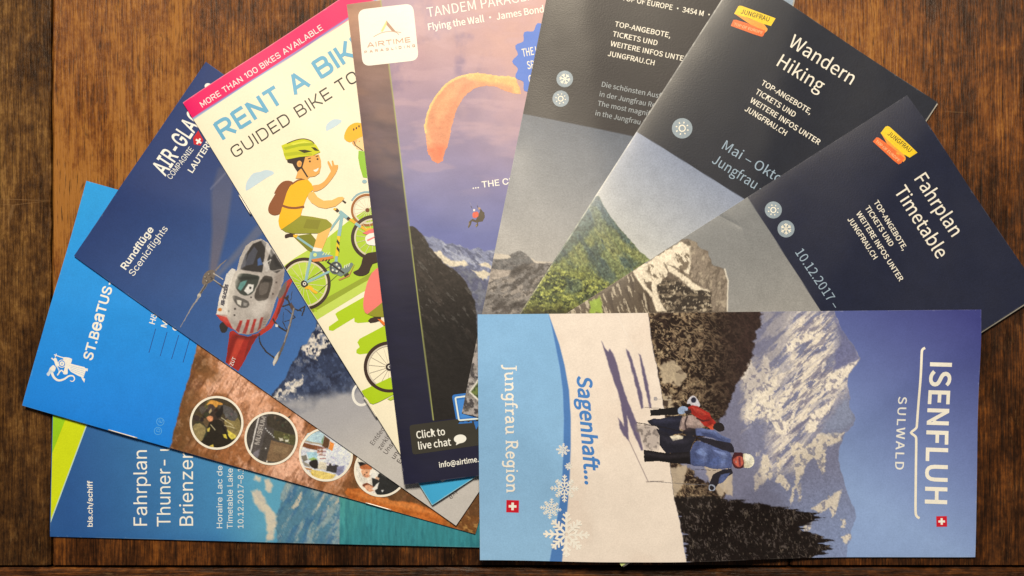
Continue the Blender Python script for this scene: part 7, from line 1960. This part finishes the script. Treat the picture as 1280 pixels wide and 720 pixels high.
def flake(b, cx, cy, r, a0, w, arms=8, col=(248, 238, 214)):
    f = Art(b, 4); c = Vector((cx, cy))
    for i in range(arms):
        t = a0 + i * 2 * math.pi / arms
        d = Vector((math.cos(t), math.sin(t))); n = Vector((-d.y, d.x))
        L_ = r * (1 if i % 2 == 0 else .86)
        f.stroke([c + d * r * .08, c + d * L_], w, col)
        for q, l in ((.78, .2), (.55, .26)):
            for s_ in (-1, 1):
                f.stroke([c + d * L_ * q, c + d * (L_ * q + l * r * .62) + n * s_ * l * r * .72], w * .85, col)
        e = t + math.pi / arms
        g = Vector((math.cos(e), math.sin(e)))
        f.stroke([c + d * r * .34, c + g * r * .48, c + Vector((math.cos(t + 2 * math.pi / arms), math.sin(t + 2 * math.pi / arms))) * r * .34], w * .9, col)
    return f.build('snowflake_motif')
flake(b, 702.3, 559.4, 8.6, .1, .9); flake(b, 709.3, 579.6, 5.0, .2, .7); flake(b, 704.5, 607.4, 17.4, .0, 1.7); flake(b, 687.8, 633.4, 13.4, .1, 1.3); flake(b, 707.2, 665.6, 28.6, .0, 2.8, col=(255, 252, 236))
# the walkers, printed on their side
k = K(790, 470, 4.8)
w_ = Art(b, 2)
BK, JK, JD = (24, 20, 22), (84, 94, 132), (62, 70, 104)
P = lambda pts, c, **kw: w_.poly(k(pts), c, **kw)
w_.stroke(k([(60, 178), (200, 190), (300, 205)]), .9, (70, 60, 56))
P([(95, 193), (150, 190), (255, 176), (282, 200), (262, 226), (190, 226), (95, 230)], BK)
P([(330, 125), (350, 110), (372, 122), (392, 155), (392, 178), (350, 178), (336, 160), (318, 162), (316, 150)], (206, 198, 194), sm=2); w_.disc(*k([(356, 138)])[0], 3.4, (40, 40, 56))
P([(262, 190), (290, 172), (322, 185), (312, 212), (270, 222)], (156, 172, 194), sm=2)
P([(320, 180), (345, 168), (380, 174), (450, 215), (466, 245), (508, 290), (470, 312), (420, 292), (380, 246), (340, 216)], (168, 42, 32)); P([(345, 180), (400, 196), (440, 226), (400, 232), (360, 205)], (200, 72, 54))
P([(75, 258), (110, 244), (160, 246), (220, 232), (290, 226), (272, 312), (300, 330), (220, 345), (165, 322), (130, 290), (92, 276)], (32, 32, 44))
P([(270, 305), (278, 258), (292, 234), (342, 224), (372, 240), (412, 280), (420, 296), (390, 306), (330, 312), (300, 318)], (170, 146, 132)); w_.stroke(k([(318, 232), (306, 272), (312, 314)]), 2.0, (60, 46, 46), sm=2); w_.stroke(k([(285, 250), (276, 300)]), .8, (100, 84, 80)); w_.stroke(k([(372, 244), (412, 262), (450, 256)]), 1.6, (58, 30, 30), sm=2)
P([(440, 300), (470, 278), (490, 300), (470, 318)], (222, 90, 54)); P([(470, 300), (490, 272), (520, 274), (538, 292), (540, 316), (510, 328), (486, 316)], (38, 30, 30), sm=2)
P([(300, 205), (338, 190), (345, 212), (312, 226)], (46, 36, 38))
P([(128, 300), (170, 318), (230, 345), (300, 345), (372, 352), (350, 400), (332, 442), (250, 448), (190, 452), (150, 400), (150, 345)], (34, 32, 40))
P([(212, 350), (262, 342), (294, 352), (290, 366), (230, 378)], (236, 220, 186))
P([(55, 428), (110, 434), (200, 452), (250, 448), (334, 442), (340, 518), (240, 512), (150, 498), (60, 500)], BK)
P([(296, 318), (322, 300), (366, 306), (372, 348), (330, 348), (298, 340)], (36, 32, 38))
P([(365, 306), (400, 302), (480, 318), (520, 345), (580, 372), (572, 396), (520, 388), (470, 362), (410, 350), (372, 348)], JK); P([(400, 330), (470, 340), (540, 382), (480, 366), (410, 348)], JD)
P([(372, 352), (440, 362), (500, 378), (580, 394), (596, 420), (600, 450), (560, 450), (500, 424), (440, 396), (400, 382)], (38, 34, 42))
P([(334, 444), (352, 402), (372, 380), (404, 384), (450, 402), (520, 430), (572, 446), (590, 490), (582, 540), (520, 546), (470, 545), (420, 530), (360, 528), (336, 518)], JK)
P([(360, 440), (400, 420), (440, 460), (420, 470), (380, 455)], (122, 138, 180)); P([(430, 500), (500, 470), (560, 500), (500, 520), (440, 530)], (84, 98, 142)); P([(470, 430), (540, 450), (560, 470), (500, 455)], (120, 134, 176)); P([(350, 480), (410, 490), (420, 520), (360, 516)], (84, 98, 140))
P([(580, 542), (540, 546), (500, 560), (470, 576), (450, 620), (442, 650), (470, 676), (496, 640), (520, 612), (560, 590), (590, 572)], (38, 34, 40)); P([(516, 578), (572, 568), (560, 590), (528, 626), (502, 634), (505, 605)], JK)
w_.ring(790 + 462 / 4.8, 470 + 656 / 4.8, 3.6, 1.3, (190, 196, 206), n=16)
P([(582, 486), (596, 452), (620, 446), (650, 456), (662, 500), (656, 536), (620, 546), (592, 530)], (70, 30, 34), sm=2)
P([(594, 486), (612, 474), (640, 472), (652, 490), (650, 522), (628, 534), (604, 524), (592, 506)], (196, 96, 74), sm=2); P([(622, 478), (634, 474), (638, 528), (626, 530)], (120, 50, 56)); P([(604, 500), (610, 494), (612, 512), (606, 512)], (226, 196, 180))
P([(650, 458), (680, 456), (704, 468), (718, 490), (714, 520), (696, 538), (660, 540), (656, 500)], (240, 230, 196), sm=2); w_.stroke(k([(654, 460), (662, 500), (658, 538)]), 1.6, (214, 200, 160), sm=2)
w_.stroke(k([(12, 268), (150, 292), (320, 330)]), 1.2, (30, 26, 30)); w_.stroke(k([(95, 615), (240, 628), (442, 640)]), 1.0, (120, 110, 104))
w_.stroke(k([(360, 545), (420, 550), (500, 553)]), .9, (40, 34, 38)); w_.disc(*k([(127, 128)])[0], 2.6, (176, 166, 160)); w_.stroke(k([(127, 128), (220, 134)]), .8, (190, 178, 160))
P([(340, 440), (372, 385), (400, 390), (380, 450), (372, 520), (340, 515)], (58, 66, 98, .5, 5)); P([(430, 440), (470, 450), (450, 540), (420, 530)], (60, 70, 104, .5, 5)); P([(520, 440), (560, 450), (540, 530), (510, 540)], (134, 148, 186, .45, 5))
P([(400, 400), (440, 410), (430, 500), (405, 500)], (130, 144, 184, .4, 5)); P([(340, 520), (470, 545), (580, 542), (560, 552), (400, 540)], (40, 44, 66, .6, 4)); P([(380, 304), (480, 322), (560, 366), (480, 330), (400, 312)], (140, 156, 196, .5, 4))
P([(60, 440), (200, 462), (330, 452), (330, 470), (200, 480), (62, 462)], (62, 56, 60, .6, 5)); P([(150, 345), (230, 372), (340, 372), (300, 392), (200, 392)], (64, 60, 70, .6, 5)); P([(110, 250), (220, 244), (270, 256), (200, 270), (120, 268)], (66, 66, 86, .6, 5))
P([(340, 190), (400, 208), (450, 250), (400, 240), (350, 214)], (120, 24, 20, .5, 5)); P([(430, 226), (480, 276), (460, 300), (425, 262)], (120, 26, 22, .5, 4)); P([(290, 290), (400, 296), (380, 308), (290, 318)], (90, 70, 66, .5, 5))
P([(600, 476), (612, 474), (606, 530), (594, 512)], (120, 40, 38, .5, 3)); P([(664, 462), (704, 472), (690, 500), (666, 490)], (252, 246, 222, .7, 4)); P([(664, 520), (700, 522), (690, 538), (662, 540)], (170, 158, 124, .6, 4))
w_.photo('walkers_picture', step=.5, soft=1.1, warp=.5, grain=.16, seed=9)
